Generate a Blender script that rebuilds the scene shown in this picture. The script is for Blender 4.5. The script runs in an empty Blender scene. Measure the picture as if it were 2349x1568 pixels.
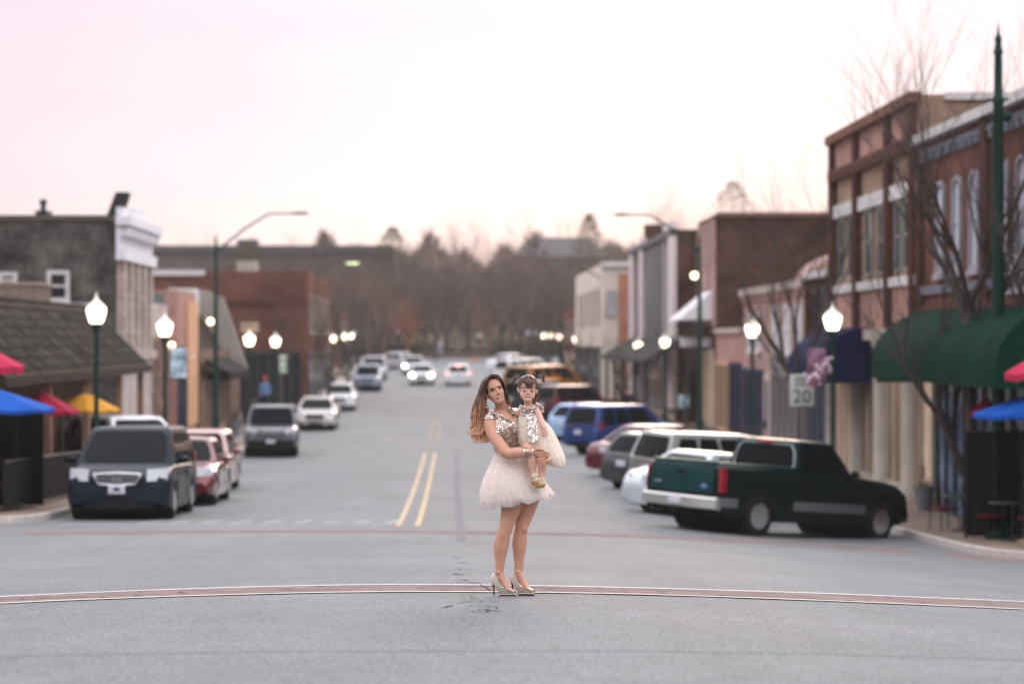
import bpy, bmesh, math, random
import numpy as np
from mathutils import Vector, Matrix, noise
R = math.radians
scene = bpy.context.scene
COL = scene.collection

# ---------------------------------------------------------------- camera
FPX = 5547.0            # focal length in pixels of a 2349 px wide frame
VX, VY = 1040.0, 780.0  # where the street and the horizon vanish in that frame
CAMZ = 2.0
cam_d = bpy.data.cameras.new("camera")
cam = bpy.data.objects.new("camera", cam_d); COL.objects.link(cam)
cam.location = (0, 0, CAMZ); cam.rotation_euler = (R(90), 0, 0)
cam_d.sensor_width = 36; cam_d.lens = FPX / 2349 * 36
cam_d.shift_x = (1174.5 - VX) / 2349; cam_d.shift_y = (VY - 784) / 2349
cam_d.clip_start = 0.5; cam_d.clip_end = 4000
cam_d.dof.use_dof = True; cam_d.dof.focus_distance = 19.05; cam_d.dof.aperture_fstop = 1.5
cam_d.dof.aperture_blades = 0
scene.camera = cam

# ---------------------------------------------------------------- sky
world = bpy.data.worlds.new("World"); scene.world = world; world.use_nodes = True
nt = world.node_tree; N = nt.nodes; L = nt.links
bg = N['Background']
SUN_EL, SUN_AZ = R(7), R(8)        # low sun behind the street, slightly to the right
sky = N.new('ShaderNodeTexSky'); sky.sky_type = 'NISHITA'; sky.sun_disc = False
sky.sun_elevation = SUN_EL; sky.sun_rotation = SUN_AZ
tc = N.new('ShaderNodeTexCoord'); sp = N.new('ShaderNodeSeparateXYZ'); L.new(tc.outputs['Generated'], sp.inputs[0])
def ramp(stops, nodes):
    r = nodes.new('ShaderNodeValToRGB'); e = r.color_ramp.elements
    while len(e) < len(stops): e.new(0.5)
    for i, (p, c) in enumerate(stops): e[i].position = p; e[i].color = (*c, 1)
    return r
veil = ramp([(0.0, (1.0, .82, .78)), (.02, (1.0, .85, .85)), (.055, (.97, .85, .94)), (.10, (.93, .82, .935)),
             (.16, (.90, .80, .92)), (.35, (.97, .93, 1.0)), (1.0, (.96, .95, 1.0))], N)
L.new(sp.outputs['Z'], veil.inputs[0])
bright = ramp([(0.0, (.47,)*3), (.10, (.47,)*3), (.17, (.52,)*3), (.5, (1.0,)*3), (1.0, (1.0,)*3)], N)
L.new(sp.outputs['Z'], bright.inputs[0])
mpw = N.new('ShaderNodeMapping'); mpw.inputs['Scale'].default_value = (2.2, 2.2, 9); mpw.inputs['Rotation'].default_value = (0.15, 0.3, 0)
cl = N.new('ShaderNodeTexNoise'); cl.inputs['Scale'].default_value = 2.0; cl.inputs['Detail'].default_value = 3
L.new(tc.outputs['Generated'], mpw.inputs[0]); L.new(mpw.outputs[0], cl.inputs['Vector'])
clr = ramp([(.3, (.93, .92, .945)), (.7, (1.04, 1.035, 1.03))], N); L.new(cl.outputs['Fac'], clr.inputs[0])
glow = N.new('ShaderNodeMapRange'); glow.inputs[1].default_value = -.2; glow.inputs[2].default_value = .04
glow.inputs[3].default_value = .90; glow.inputs[4].default_value = 1.03; glow.clamp = True
L.new(sp.outputs['X'], glow.inputs[0])
def vmul(a, b):
    m = N.new('ShaderNodeVectorMath'); m.operation = 'MULTIPLY'; L.new(a, m.inputs[0]); L.new(b, m.inputs[1]); return m.outputs[0]
c1 = vmul(veil.outputs[0], bright.outputs[0]); c1 = vmul(c1, clr.outputs[0]); c1 = vmul(c1, glow.outputs[0])
# after sunset the low sky behind the camera is much darker than the zenith
dk1 = N.new('ShaderNodeMapRange'); dk1.inputs[1].default_value = -.75; dk1.inputs[2].default_value = .35; dk1.inputs[3].default_value = .58; dk1.inputs[4].default_value = 0.0; dk1.interpolation_type = 'SMOOTHSTEP'; L.new(sp.outputs['Y'], dk1.inputs[0])
dk2 = N.new('ShaderNodeMapRange'); dk2.inputs[1].default_value = .12; dk2.inputs[2].default_value = .62; dk2.inputs[3].default_value = 1.0; dk2.inputs[4].default_value = .1; dk2.interpolation_type = 'SMOOTHSTEP'; L.new(sp.outputs['Z'], dk2.inputs[0])
dk3 = N.new('ShaderNodeMath'); dk3.operation = 'MULTIPLY'; L.new(dk1.outputs[0], dk3.inputs[0]); L.new(dk2.outputs[0], dk3.inputs[1])
dk4 = N.new('ShaderNodeMath'); dk4.operation = 'SUBTRACT'; dk4.inputs[0].default_value = 1.0; L.new(dk3.outputs[0], dk4.inputs[1]); c1 = vmul(c1, dk4.outputs[0])
sc = N.new('ShaderNodeVectorMath'); sc.operation = 'SCALE'; sc.inputs['Scale'].default_value = 2.2; L.new(c1, sc.inputs[0])
zen = N.new('ShaderNodeMapRange'); zen.inputs[1].default_value = .2; zen.inputs[2].default_value = .55; zen.inputs[3].default_value = 2.1; zen.inputs[4].default_value = 2.75; L.new(sp.outputs['Z'], zen.inputs[0]); L.new(zen.outputs[0], sc.inputs['Scale'])
ns = N.new('ShaderNodeVectorMath'); ns.operation = 'SCALE'; ns.inputs['Scale'].default_value = 0.008; L.new(sky.outputs[0], ns.inputs[0])
ad = N.new('ShaderNodeVectorMath'); ad.operation = 'ADD'; L.new(sc.outputs[0], ad.inputs[0]); L.new(ns.outputs[0], ad.inputs[1])
L.new(ad.outputs[0], bg.inputs['Color']); bg.inputs['Strength'].default_value = 1.0
sun_d = bpy.data.lights.new("sun", 'SUN'); sun_d.energy = 0.9; sun_d.angle = R(12); sun_d.color = (1, .78, .60)
sun = bpy.data.objects.new("sun", sun_d); COL.objects.link(sun); sun.rotation_euler = (-(R(90) - R(13)), 0, -SUN_AZ)
scene.view_settings.view_transform = 'Standard'; scene.view_settings.look = 'None'
scene.view_settings.exposure = 0.0; scene.view_settings.gamma = 1.0
scene.render.resolution_x = 1024; scene.render.resolution_y = 683

# ---------------------------------------------------------------- helpers: where things stand
GP = [(-80, 2.6), (0, -.95), (11, -1.58), (19, -2.0), (30, -2.62), (44.7, -3.35), (55, -3.62), (66, -3.8), (82, -3.97), (102, -4.05),
      (132, -3.8), (163, -3.35), (190, -2.8), (220, -2.15), (250, -1.5), (300, .5), (360, 3.5), (500, 8), (900, 10), (3000, 10)]
_gy = np.arange(-100, 1200, 1.0); _gz = np.interp(_gy, [p[0] for p in GP], [p[1] for p in GP])
_k = np.hanning(13); _k /= _k.sum(); _gz = np.convolve(np.pad(_gz, 6, mode='edge'), _k, 'valid')
def sstep(a, b, x):
    t = min(1, max(0, (x - a) / (b - a))); return t * t * (3 - 2 * t)
def G(x, y):
    """height of the road surface"""
    z = float(np.interp(y, _gy, _gz)) + CAMZ
    z -= 0.55 * sstep(.5, 9.0, x) * (1 - sstep(52, 76, y)) * sstep(2, 42, y)**.5
    z -= 0.10 * sstep(-.5, -6, x) * (1 - sstep(28, 40, y))
    return z
def PX(px, D): return (px - VX) * D / FPX
def PZ(py, D): return (VY - py) * D / FPX + CAMZ
def unproj(px, py):
    """point of the road seen at a picture position"""
    lo, hi = 6.0, 300.0
    f = lambda D: PZ(py, D) - G(PX(px, D), D)
    for _ in range(40):
        m = (lo + hi) / 2
        if f(m) > 0: lo = m
        else: hi = m
    return PX(px, lo), lo

# ---------------------------------------------------------------- helpers: materials
MATS = {}
def mat(name, col, rough=.7, metal=0.0, var=0.0, vscale=3.0, bump=0.0, bscale=20.0, emit=None, estr=0.0, coat=0.0, spec=None, ior=None, col2=None, stretch=None):
    if name in MATS: return MATS[name]
    m = bpy.data.materials.new(name); m.use_nodes = True; t = m.node_tree; b = t.nodes['Principled BSDF']
    b.inputs['Base Color'].default_value = (*col, 1); b.inputs['Roughness'].default_value = rough
    b.inputs['Metallic'].default_value = metal; b.inputs['Coat Weight'].default_value = coat
    b.inputs['Specular IOR Level'].default_value = spec if spec is not None else (.5 if metal > .4 else (.10 if rough >= .6 else .3))
    if ior: b.inputs['IOR'].default_value = ior; b.inputs['Coat IOR'].default_value = ior
    elif rough >= .6 and not metal: b.inputs['IOR'].default_value = 1.25
    co = t.nodes.new('ShaderNodeTexCoord'); mp = t.nodes.new('ShaderNodeMapping'); t.links.new(co.outputs['Object'], mp.inputs[0])
    if stretch: mp.inputs['Scale'].default_value = stretch
    if var or col2:
        n = t.nodes.new('ShaderNodeTexNoise'); n.inputs['Scale'].default_value = vscale; n.inputs['Detail'].default_value = 6
        n.inputs['Roughness'].default_value = .65
        t.links.new(mp.outputs[0], n.inputs['Vector'])
        a = tuple(max(0, c * (1 - var)) for c in col); d = tuple(min(1, c * (1 + var)) for c in (col2 or col))
        r = ramp([(.33, a), (.67, d)], t.nodes); t.links.new(n.outputs['Fac'], r.inputs[0]); t.links.new(r.outputs[0], b.inputs['Base Color'])
    if bump:
        n2 = t.nodes.new('ShaderNodeTexNoise'); n2.inputs['Scale'].default_value = bscale; n2.inputs['Detail'].default_value = 4
        t.links.new(mp.outputs[0], n2.inputs['Vector'])
        bp = t.nodes.new('ShaderNodeBump'); bp.inputs['Strength'].default_value = bump; bp.inputs['Distance'].default_value = .02
        t.links.new(n2.outputs['Fac'], bp.inputs['Height']); t.links.new(bp.outputs[0], b.inputs['Normal'])
    if emit:
        b.inputs['Emission Color'].default_value = (*emit, 1); b.inputs['Emission Strength'].default_value = estr
    MATS[name] = m; return m
def masonry(name, c1, c2, mortar, w=.22, h=.075, rough=.9, patch=.35, msize=.012, distort=0.0, squash=1.0, pscale=.9):
    if name in MATS: return MATS[name]
    m = bpy.data.materials.new(name); m.use_nodes = True; t = m.node_tree; b = t.nodes['Principled BSDF']
    b.inputs['Roughness'].default_value = rough; b.inputs['IOR'].default_value = 1.2; b.inputs['Specular IOR Level'].default_value = .1
    co = t.nodes.new('ShaderNodeTexCoord'); s = t.nodes.new('ShaderNodeSeparateXYZ'); t.links.new(co.outputs['Object'], s.inputs[0])
    a = t.nodes.new('ShaderNodeMath'); t.links.new(s.outputs[0], a.inputs[0]); t.links.new(s.outputs[1], a.inputs[1])
    c = t.nodes.new('ShaderNodeCombineXYZ'); t.links.new(a.outputs[0], c.inputs[0]); t.links.new(s.outputs[2], c.inputs[1])
    vec = c.outputs[0]
    if distort:
        dn = t.nodes.new('ShaderNodeTexNoise'); dn.inputs['Scale'].default_value = 2.5; t.links.new(vec, dn.inputs['Vector'])
        vs = t.nodes.new('ShaderNodeVectorMath'); vs.operation = 'SCALE'; vs.inputs['Scale'].default_value = distort; t.links.new(dn.outputs['Color'], vs.inputs[0])
        va = t.nodes.new('ShaderNodeVectorMath'); t.links.new(vec, va.inputs[0]); t.links.new(vs.outputs[0], va.inputs[1]); vec = va.outputs[0]
    br = t.nodes.new('ShaderNodeTexBrick'); t.links.new(vec, br.inputs['Vector'])
    br.inputs['Scale'].default_value = 1; br.inputs['Brick Width'].default_value = w; br.inputs['Row Height'].default_value = h
    br.inputs['Mortar Size'].default_value = msize; br.inputs['Color1'].default_value = (*c1, 1); br.inputs['Color2'].default_value = (*c2, 1)
    br.inputs['Mortar'].default_value = (*mortar, 1); br.squash = squash
    n = t.nodes.new('ShaderNodeTexNoise'); n.inputs['Scale'].default_value = pscale; n.inputs['Detail'].default_value = 8; n.inputs['Roughness'].default_value = .7
    t.links.new(co.outputs['Object'], n.inputs['Vector'])
    r = ramp([(.38, (1 - patch,)*3), (.62, (1 + patch * .5,)*3)], t.nodes); t.links.new(n.outputs['Fac'], r.inputs[0])
    v = t.nodes.new('ShaderNodeVectorMath'); v.operation = 'MULTIPLY'; t.links.new(br.outputs['Color'], v.inputs[0]); t.links.new(r.outputs[0], v.inputs[1])
    t.links.new(v.outputs[0], b.inputs['Base Color'])
    bp = t.nodes.new('ShaderNodeBump'); bp.inputs['Strength'].default_value = .5; bp.inputs['Distance'].default_value = .01
    t.links.new(br.outputs['Fac'], bp.inputs['Height']); bp.invert = True; t.links.new(bp.outputs[0], b.inputs['Normal'])
    MATS[name] = m; return m

# ---------------------------------------------------------------- helpers: meshes
ORG = {}    # world origin each thing was modelled about
def tag(o, label=None, cat=None, group=None, kind=None):
    if label: o['label'] = label
    if cat: o['category'] = cat
    if group: o['group'] = group
    if kind: o['kind'] = kind
    return o
def thing(name, label, cat, loc=(0, 0, 0), group=None):
    o = bpy.data.objects.new(name, None); COL.objects.link(o); o.location = loc; o.empty_display_size = .3
    ORG[o.name] = Vector(loc); return tag(o, label, cat, group)
class MB:
    def __init__(s): s.v = []; s.f = []; s.m = []
    def add(s, vs, fs, mi=0):
        b = len(s.v); s.v += [tuple(v) for v in vs]; s.f += [tuple(i + b for i in f) for f in fs]; s.m += [mi] * len(fs); return s
    def box(s, x0, x1, y0, y1, z0, z1, mi=0):
        return s.add([(x0,y0,z0),(x1,y0,z0),(x1,y1,z0),(x0,y1,z0),(x0,y0,z1),(x1,y0,z1),(x1,y1,z1),(x0,y1,z1)],
                     [(0,3,2,1),(4,5,6,7),(0,1,5,4),(1,2,6,5),(2,3,7,6),(3,0,4,7)], mi)
    def loft(s, rings, cap=True, closed=True, mi=0):
        n = len(rings[0]); vs = [p for r in rings for p in r]; fs = []
        for i in range(len(rings) - 1):
            for j in range(n if closed else n - 1):
                k = (j + 1) % n; fs.append((i*n+j, i*n+k, (i+1)*n+k, (i+1)*n+j))
        if cap and closed: fs.append(tuple(range(n))[::-1]); fs.append(tuple((len(rings)-1)*n + j for j in range(n)))
        return s.add(vs, fs, mi)
    def tube(s, pts, rad, n=8, flat=None, mi=0, up=None):
        pts = [Vector(p) for p in pts]; rings = []
        if not hasattr(rad, '__len__'): rad = [rad] * len(pts)
        ref = Vector(up) if up else None
        for i, p in enumerate(pts):
            d = (pts[min(i+1, len(pts)-1)] - pts[max(i-1, 0)]).normalized()
            if ref is None: ref = d.orthogonal()
            a = (ref - d * ref.dot(d));  a = a.normalized() if a.length > 1e-6 else d.orthogonal().normalized()
            ref = a; b = d.cross(a); r = rad[i]; ra, rb = (r if hasattr(r, '__len__') else (r, r * (flat or 1)))
            rings.append([p + a * math.cos(2*math.pi*k/n) * ra + b * math.sin(2*math.pi*k/n) * rb for k in range(n)])
        return s.loft(rings, mi=mi)
    def lathe(s, prof, n=16, c=(0, 0, 0), mi=0, axis='z', sx=1.0):
        rings = []
        for r, h in prof:
            ring = []
            for k in range(n):
                a = 2*math.pi*k/n; x, y = r*math.cos(a)*sx, r*math.sin(a)
                p = (x, y, h) if axis == 'z' else ((h, x, y) if axis == 'x' else (x, h, y))
                ring.append((p[0]+c[0], p[1]+c[1], p[2]+c[2]))
            rings.append(ring)
        return s.loft(rings, mi=mi)
    def ball(s, c, r, n=12, m=8, mi=0):
        rx, ry, rz = r if hasattr(r, '__len__') else (r, r, r)
        rings = []
        for i in range(m + 1):
            t = math.pi * (i + .02) / (m + .04); rr = math.sin(t)
            rings.append([(c[0]+rx*rr*math.cos(2*math.pi*k/n), c[1]+ry*rr*math.sin(2*math.pi*k/n), c[2]-rz*math.cos(t)) for k in range(n)])
        return s.loft(rings, mi=mi)
    def prism(s, poly, axis, a, b, mi=0):
        def P(u, v, w): return {'x': (w, u, v), 'y': (u, w, v), 'z': (u, v, w)}[axis]
        return s.loft([[P(u, v, a) for u, v in poly], [P(u, v, b) for u, v in poly]], mi=mi)
    def build(s, name, m, parent=None, smooth=True, bevel=0, seg=2, angle=38, org=None, xf=None):
        me = bpy.data.meshes.new(name)
        o0 = Vector(org) if org is not None else (ORG.get(parent.name, Vector()) if parent else Vector())
        V = [Vector(v) for v in s.v]
        if xf is not None: V = [xf @ v for v in V]
        me.from_pydata([v - o0 for v in V], [], s.f)
        ms = m if isinstance(m, (list, tuple)) else [m]
        for q in ms: me.materials.append(q)
        for p, i in zip(me.polygons, s.m): p.material_index = i
        bm = bmesh.new(); bm.from_mesh(me)
        bmesh.ops.recalc_face_normals(bm, faces=bm.faces)
        if bevel: bmesh.ops.bevel(bm, geom=list(bm.edges), offset=bevel, segments=seg, affect='EDGES', profile=.6, clamp_overlap=True)
        bm.to_mesh(me); bm.free()
        if smooth:
            me.shade_smooth(); me.set_sharp_from_angle(angle=R(angle))
        o = bpy.data.objects.new(name, me); COL.objects.link(o)
        if parent: o.parent = parent; ORG[o.name] = ORG.get(parent.name, Vector()) if org is None else o0
        elif org is not None: o.location = o0
        return o
def one(name, mb, m, label, cat, org, group=None, **k):
    return tag(mb.build(name, m, None, org=org, **k), label, cat, group)
def copy_tree(o, parent=None, name=None):
    c = o.copy(); COL.objects.link(c)
    if parent: c.parent = parent; c.matrix_parent_inverse = o.matrix_parent_inverse
    ORG[c.name] = ORG.get(o.name, Vector())
    for ch in list(o.children): copy_tree(ch, c)
    return c
def text_mb(s, size, extr=.004, font=None):
    """lettering as a mesh: x right, y up, centred"""
    cu = bpy.data.curves.new('lettering', 'FONT'); cu.body = s; cu.size = size; cu.extrude = extr; cu.align_x = 'CENTER'; cu.align_y = 'CENTER'
    cu.resolution_u = 3
    o = bpy.data.objects.new('lettering', cu); COL.objects.link(o)
    me = bpy.data.meshes.new_from_object(o.evaluated_get(bpy.context.evaluated_depsgraph_get()))
    mb = MB(); mb.add([v.co[:] for v in me.vertices], [tuple(p.vertices) for p in me.polygons])
    bpy.data.objects.remove(o); bpy.data.curves.remove(cu); bpy.data.meshes.remove(me); return mb
def on_ground(root, x, y, heading):
    """stand a vehicle on the sloping road; heading in degrees clockwise from straight up the street"""
    h = R(heading); f = Vector((math.sin(h), math.cos(h), 0)); r = Vector((math.cos(h), -math.sin(h), 0)); e = 1.3
    zf, zb = G(x+f.x*e, y+f.y*e), G(x-f.x*e, y-f.y*e); zr, zl = G(x+r.x*.8, y+r.y*.8), G(x-r.x*.8, y-r.y*.8)
    F = Vector((f.x*2*e, f.y*2*e, zf-zb)).normalized(); Rr = Vector((r.x*1.6, r.y*1.6, zr-zl)).normalized()
    U = Rr.cross(F).normalized(); Rr = F.cross(U)
    root.matrix_world = Matrix(((Rr.x, F.x, U.x, x), (Rr.y, F.y, U.y, y), (Rr.z, F.z, U.z, (zf+zb)/2), (0, 0, 0, 1)))
# ================================================================ ground, road, pavements, markings
def asphalt_mat():
    m = bpy.data.materials.new('asphalt'); m.use_nodes = True; t = m.node_tree; b = t.nodes['Principled BSDF']
    b.inputs['Roughness'].default_value = .82; b.inputs['Specular IOR Level'].default_value = .35
    co = t.nodes.new('ShaderNodeTexCoord')
    def noise_(scale, detail, rough=.6, st=None):
        n = t.nodes.new('ShaderNodeTexNoise'); n.inputs['Scale'].default_value = scale; n.inputs['Detail'].default_value = detail; n.inputs['Roughness'].default_value = rough
        if st:
            mp = t.nodes.new('ShaderNodeMapping'); mp.inputs['Scale'].default_value = st; t.links.new(co.outputs['Object'], mp.inputs[0]); t.links.new(mp.outputs[0], n.inputs['Vector'])
        else: t.links.new(co.outputs['Object'], n.inputs['Vector'])
        return n.outputs['Fac']
    def mul(a, c):
        v = t.nodes.new('ShaderNodeVectorMath'); v.operation = 'MULTIPLY'; t.links.new(a, v.inputs[0]); t.links.new(c, v.inputs[1]); return v.outputs[0]
    def rp(f, s): r = ramp(s, t.nodes); t.links.new(f, r.inputs[0]); return r.outputs[0]
    base = rp(noise_(.35, 5), [(.3, (.112, .122, .127)), (.7, (.150, .158, .164))])
    wear = rp(noise_(1.2, 6, .6, (1, .12, 1)), [(.3, (.90,)*3), (.7, (1.08,)*3)])
    grit = rp(noise_(46, 3, .8), [(.36, (.42,)*3), (.5, (1.0,)*3), (.64, (1.75,)*3)])
    blot = rp(noise_(3.0, 7, .75), [(.35, (.91, .91, .92)), (.65, (1.06,)*3)])
    c = mul(mul(mul(base, wear), grit), blot); t.links.new(c, b.inputs['Base Color'])
    bp = t.nodes.new('ShaderNodeBump'); bp.inputs['Strength'].default_value = .6; bp.inputs['Distance'].default_value = .008
    t.links.new(noise_(60, 3, .8), bp.inputs['Height']); t.links.new(bp.outputs[0], b.inputs['Normal'])
    MATS['asphalt'] = m; return m
M_ASPH = asphalt_mat()
M_LAND = mat('dry_grass_soil', (.10, .085, .05), .95, var=.4, vscale=.5, bump=.4, bscale=5)
M_PAVE = masonry('paving', (.27, .205, .165), (.33, .25, .20), (.17, .14, .12), .4, .2, patch=.3)
M_PAVE = mat('pavement_concrete', (.20, .155, .125), .85, var=.22, vscale=2.2, bump=.3, bscale=30)
M_KERB = mat('kerb_concrete', (.42, .39, .36), .85, var=.15, vscale=4)
M_BAND = mat('brick_band', (.150, .116, .110), .85, var=.3, vscale=3.2, bump=.5, bscale=24, col2=(.215, .165, .152), stretch=(.45, 2.5, 1))
M_BANDC = mat('white_edge_paint', (.62, .61, .60), .75, var=.18, vscale=9)
M_YEL = mat('yellow_paint', (.44, .34, .22), .75, var=.2, vscale=7)
M_YELF = mat('faded_yellow_paint', (.26, .215, .16), .8, var=.2, vscale=7)
M_WHT = mat('worn_white_paint', (.30, .31, .325), .8, var=.25, vscale=5)
M_CRK = mat('crack_tar', (.02, .02, .022), .8)
M_PATCH = mat('tar_seam', (.15, .15, .165), .8, var=.2, vscale=3)

def grid(xs, ys, zf, name, m, kind='structure'):
    mb = MB(); nx = len(xs)
    mb.v = [(x, y, zf(x, y)) for y in ys for x in xs]
    mb.f = [(j*nx+i, j*nx+i+1, (j+1)*nx+i+1, (j+1)*nx+i) for j in range(len(ys)-1) for i in range(nx-1)]; mb.m = [0]*len(mb.f)
    o = mb.build(name, m); return tag(o, kind=kind)
xs = sorted(set([-1500, -700, -300, -150, -90, -60, -45] + list(np.arange(-34, 35, 1.0)) + [45, 60, 90, 150, 300, 700, 1500]))
ys = sorted(set([-1200, -400, -150, -60, -30, -10] + list(np.arange(0, 110, 1.0)) + list(np.arange(110, 262, 4.0)) + [270, 285, 300, 330, 360, 400, 500, 700, 1000, 1500, 3000]))
grid(xs, ys, lambda x, y: G(x, y) - .012, 'ground', M_LAND)
# the street itself and the two side streets, one sheet
rx = list(np.arange(-34, 35, 1.0))
grid(rx, [y for y in ys if 0 <= y <= 42], G, 'road_crossing', M_ASPH)
grid([-9.5, -9, -8, -7, -6, -5, -4, -3, -2, -1, 0, 1, 2, 3, 4, 5, 6, 7, 8, 9, 10, 10.5], [y for y in ys if 42 <= y <= 228] , G, 'road', M_ASPH)
grid(list(np.arange(-34, -9, 1.0)) + [-9.5], list(np.arange(96, 109, 1.0)), G, 'side_street', M_ASPH)
grid(list(np.arange(-40, 41, 2.0)), [228, 232, 236, 240], lambda x, y: G(x, y) + .002, 'cross_road', M_ASPH)

def slab(name, xin, xout, y0, y1, h=.13, step=1.0, m=None, corner=0.0, corner1=0.0):
    """pavement beside the road: xin(y) the kerb line, xout the building side; rounded corners"""
    s = 1 if xout > xin else -1
    ysl = list(np.arange(y0, y1 + 1e-6, min(step, .5) if y1 - y0 < 80 else 1.0)); top = MB(); kerb = MB(); prev = None
    def xi(y):
        d = 0
        if corner and y < y0 + corner: t = 1 - (y - y0) / corner; d = corner * (1 - math.sqrt(max(0, 1 - t * t)))
        if corner1 and y > y1 - corner1: t = 1 - (y1 - y) / corner1; d = max(d, corner1 * (1 - math.sqrt(max(0, 1 - t * t))))
        return xin + s * d
    rows = []
    for y in ysl:
        a = xi(y); cols = [a + s * .16] + [a + s * .16 + (xout - a - s * .16) * k / 5 for k in range(1, 6)]
        rows.append((y, a, [(x, y, G(x, y) + h) for x in cols]))
    nx = 6
    top.v = [p for r in rows for p in r[2]]; top.f = [(j*nx+i, j*nx+i+1, (j+1)*nx+i+1, (j+1)*nx+i) for j in range(len(rows)-1) for i in range(nx-1)]; top.m = [0]*len(top.f)
    # near end face
    r0 = rows[0][2]; b = len(top.v); top.v += [(p[0], p[1], G(p[0], p[1]) - .05) for p in r0]
    top.f += [(i, i+1, b+i+1, b+i) for i in range(nx-1)]; top.m += [0]*(nx-1)
    rings = []
    for y, a, c in rows:
        z = G(a, y); z2 = G(a + s*.16, y)
        rings.append([(a, y, z - .06), (a + s*.015, y, z + h - .01), (a + s*.03, y, z + h + .004), (a + s*.163, y, z2 + h + .004), (a + s*.163, y, z2 - .06)])
    kerb.loft(rings, closed=True)
    tag(top.build(name, m or M_PAVE), kind='structure'); tag(kerb.build('kerb', M_KERB), kind='structure')
slab('pavement', -7.5, -11.2, 41.5, 95, corner=3.0, corner1=2.5)
slab('pavement', -8.2, -14, 109, 226, corner=2.0)
slab('pavement', 9.3, 13, 39.5, 226, corner=3.0)

def strip(name, pts, w, m, lift=.004, edge=None, kind='structure'):
    """painted line along ground points; w a width or list"""
    mb = MB(); n = len(pts); rings = []
    for i, (x, y) in enumerate(pts):
        a = Vector(pts[max(0, i-1)]); b = Vector(pts[min(n-1, i+1)]); d = (b - a).normalized(); q = Vector((-d.y, d.x)) * ((w[i] if hasattr(w, '__len__') else w) / 2)
        rings.append([(x - q.x, y - q.y, G(x - q.x, y - q.y) + lift), (x + q.x, y + q.y, G(x + q.x, y + q.y) + lift)])
    mb.loft(rings, cap=False, closed=False)
    return tag(mb.build(name, m), kind=kind)
def dense(pts, step=.5):
    out = []
    for (a, b) in zip(pts[:-1], pts[1:]):
        n = max(1, int(math.dist(a, b) / step)); out += [(a[0] + (b[0]-a[0])*k/n, a[1] + (b[1]-a[1])*k/n) for k in range(n)]
    return out + [pts[-1]]
def curve_px(pp, n=60):
    xs_ = np.linspace(pp[0][0], pp[-1][0], n); ysm = np.interp(xs_, [p[0] for p in pp], [p[1] for p in pp])
    k = np.hanning(15); k /= k.sum(); ysm = np.convolve(np.pad(ysm, 7, mode='reflect', reflect_type='odd'), k, 'valid')
    return [unproj(a, b) for a, b in zip(xs_, ysm)]
up = curve_px([(-800, 1412), (-260, 1383), (0, 1368), (450, 1350), (800, 1341), (1050, 1341), (1400, 1347), (1800, 1358), (2349, 1380), (2600, 1392), (3300, 1428)], 90)
lo = curve_px([(-800, 1430), (-260, 1400), (0, 1383), (450, 1366), (800, 1357.5), (1050, 1357), (1400, 1361), (1800, 1374), (2349, 1397.5), (2600, 1410), (3300, 1447)], 90)
def between(name, A, B, m, lift):
    mb = MB(); rings = []
    for a, b in zip(A, B): rings.append([(a[0] + (b[0]-a[0])*t, a[1] + (b[1]-a[1])*t, G(a[0] + (b[0]-a[0])*t, a[1] + (b[1]-a[1])*t) + lift) for t in (0, .33, .67, 1)])
    mb.loft(rings, cap=False, closed=False); return tag(mb.build(name, m), kind='structure')
between('brick_band', up, lo, M_BAND, .004)
strip('white_edge_line', up, .10, M_BANDC, .008); strip('white_edge_line', lo, .10, M_BANDC, .008)
up2 = curve_px([(60, 1220), (400, 1216), (900, 1214), (1400, 1222), (1800, 1240), (2349, 1281)])
lo2 = curve_px([(60, 1226), (400, 1222), (900, 1219.5), (1400, 1228), (1800, 1247), (2349, 1290)])
between('brick_band', up2, lo2, M_BAND, .004)
# centre lines, seam, stop line, parking marks
c0 = -0.80
for dx in (-.17, .17):
    strip('yellow_line', dense([(c0 + dx, 41.8), (c0 + dx - .02, 86)]), .10, M_YEL)
    strip('yellow_line', dense([(c0 + dx, 97), (c0 + dx, 120)]), .09, M_YELF)
strip('tar_seam', dense([(.12, 34), (.1, 60), (.12, 90)]), .14, M_PATCH, .003)
strip('stop_line', dense([(-6.9, 42.3), (-1.25, 41.9)]), .32, M_WHT)
strip('stop_line', dense([(-7.3, 61), (-5.0, 61)]), .1, M_WHT); strip('parking_line', dense([(-7.4, 66), (-4.9, 66)]), .3, M_WHT)
for i in range(8): strip('parking_line', dense([(4.6 + 0, 50.7 + 4.9*i), (9.2, 54.9 + 4.9*i)]), .1, M_WHT)
random.seed(5)
for k in range(9):      # worn letters of old paint before the stop line
    x = -5.6 + k*.55; strip('worn_marking', dense([(x, 43.0), (x + .22, 44.3 + random.random()*.5)]), .16, M_WHT, .005)
def crack(p0, n, seedv, w=.014, dirx=1.0, step=.09):
    rnd = random.Random(seedv); x, y = p0; pts = [(x, y)]
    for _ in range(n):
        x += dirx * step * rnd.uniform(.3, 1.3); y += rnd.uniform(-.5, .5) * step * 2.6; pts.append((x, y))
    strip('crack', pts, [w * rnd.uniform(.35, 1.2) for _ in pts], M_CRK, .006)
for i, (px, py, n, dx) in enumerate([(1040, 1255, 4, 1), (1036, 1278, 4, .9), (1048, 1290, 5, .8), (1050, 1306, 5, .9), (1040, 1316, 4, .8), (1042, 1330, 6, .9),
                                    (1046, 1336, 6, 1), (1052, 1365, 5, .9), (1062, 1373, 5, .8), (1044, 1383, 10, 1), (1060, 1378, 6, 1), (1095, 1398, 5, 1), (1075, 1390, 7, 1),
                                    (1010, 1394, 4, 1), (1080, 1404, 6, 1), (640, 1560, 20, 2), (700, 1541, 26, 2)]):
    q = unproj(px, py); crack(q, n, 11 + i, (.034 if i < 7 else .020) if i < 15 else .007, dx * (.42 if i < 15 else 1), .09)
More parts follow.
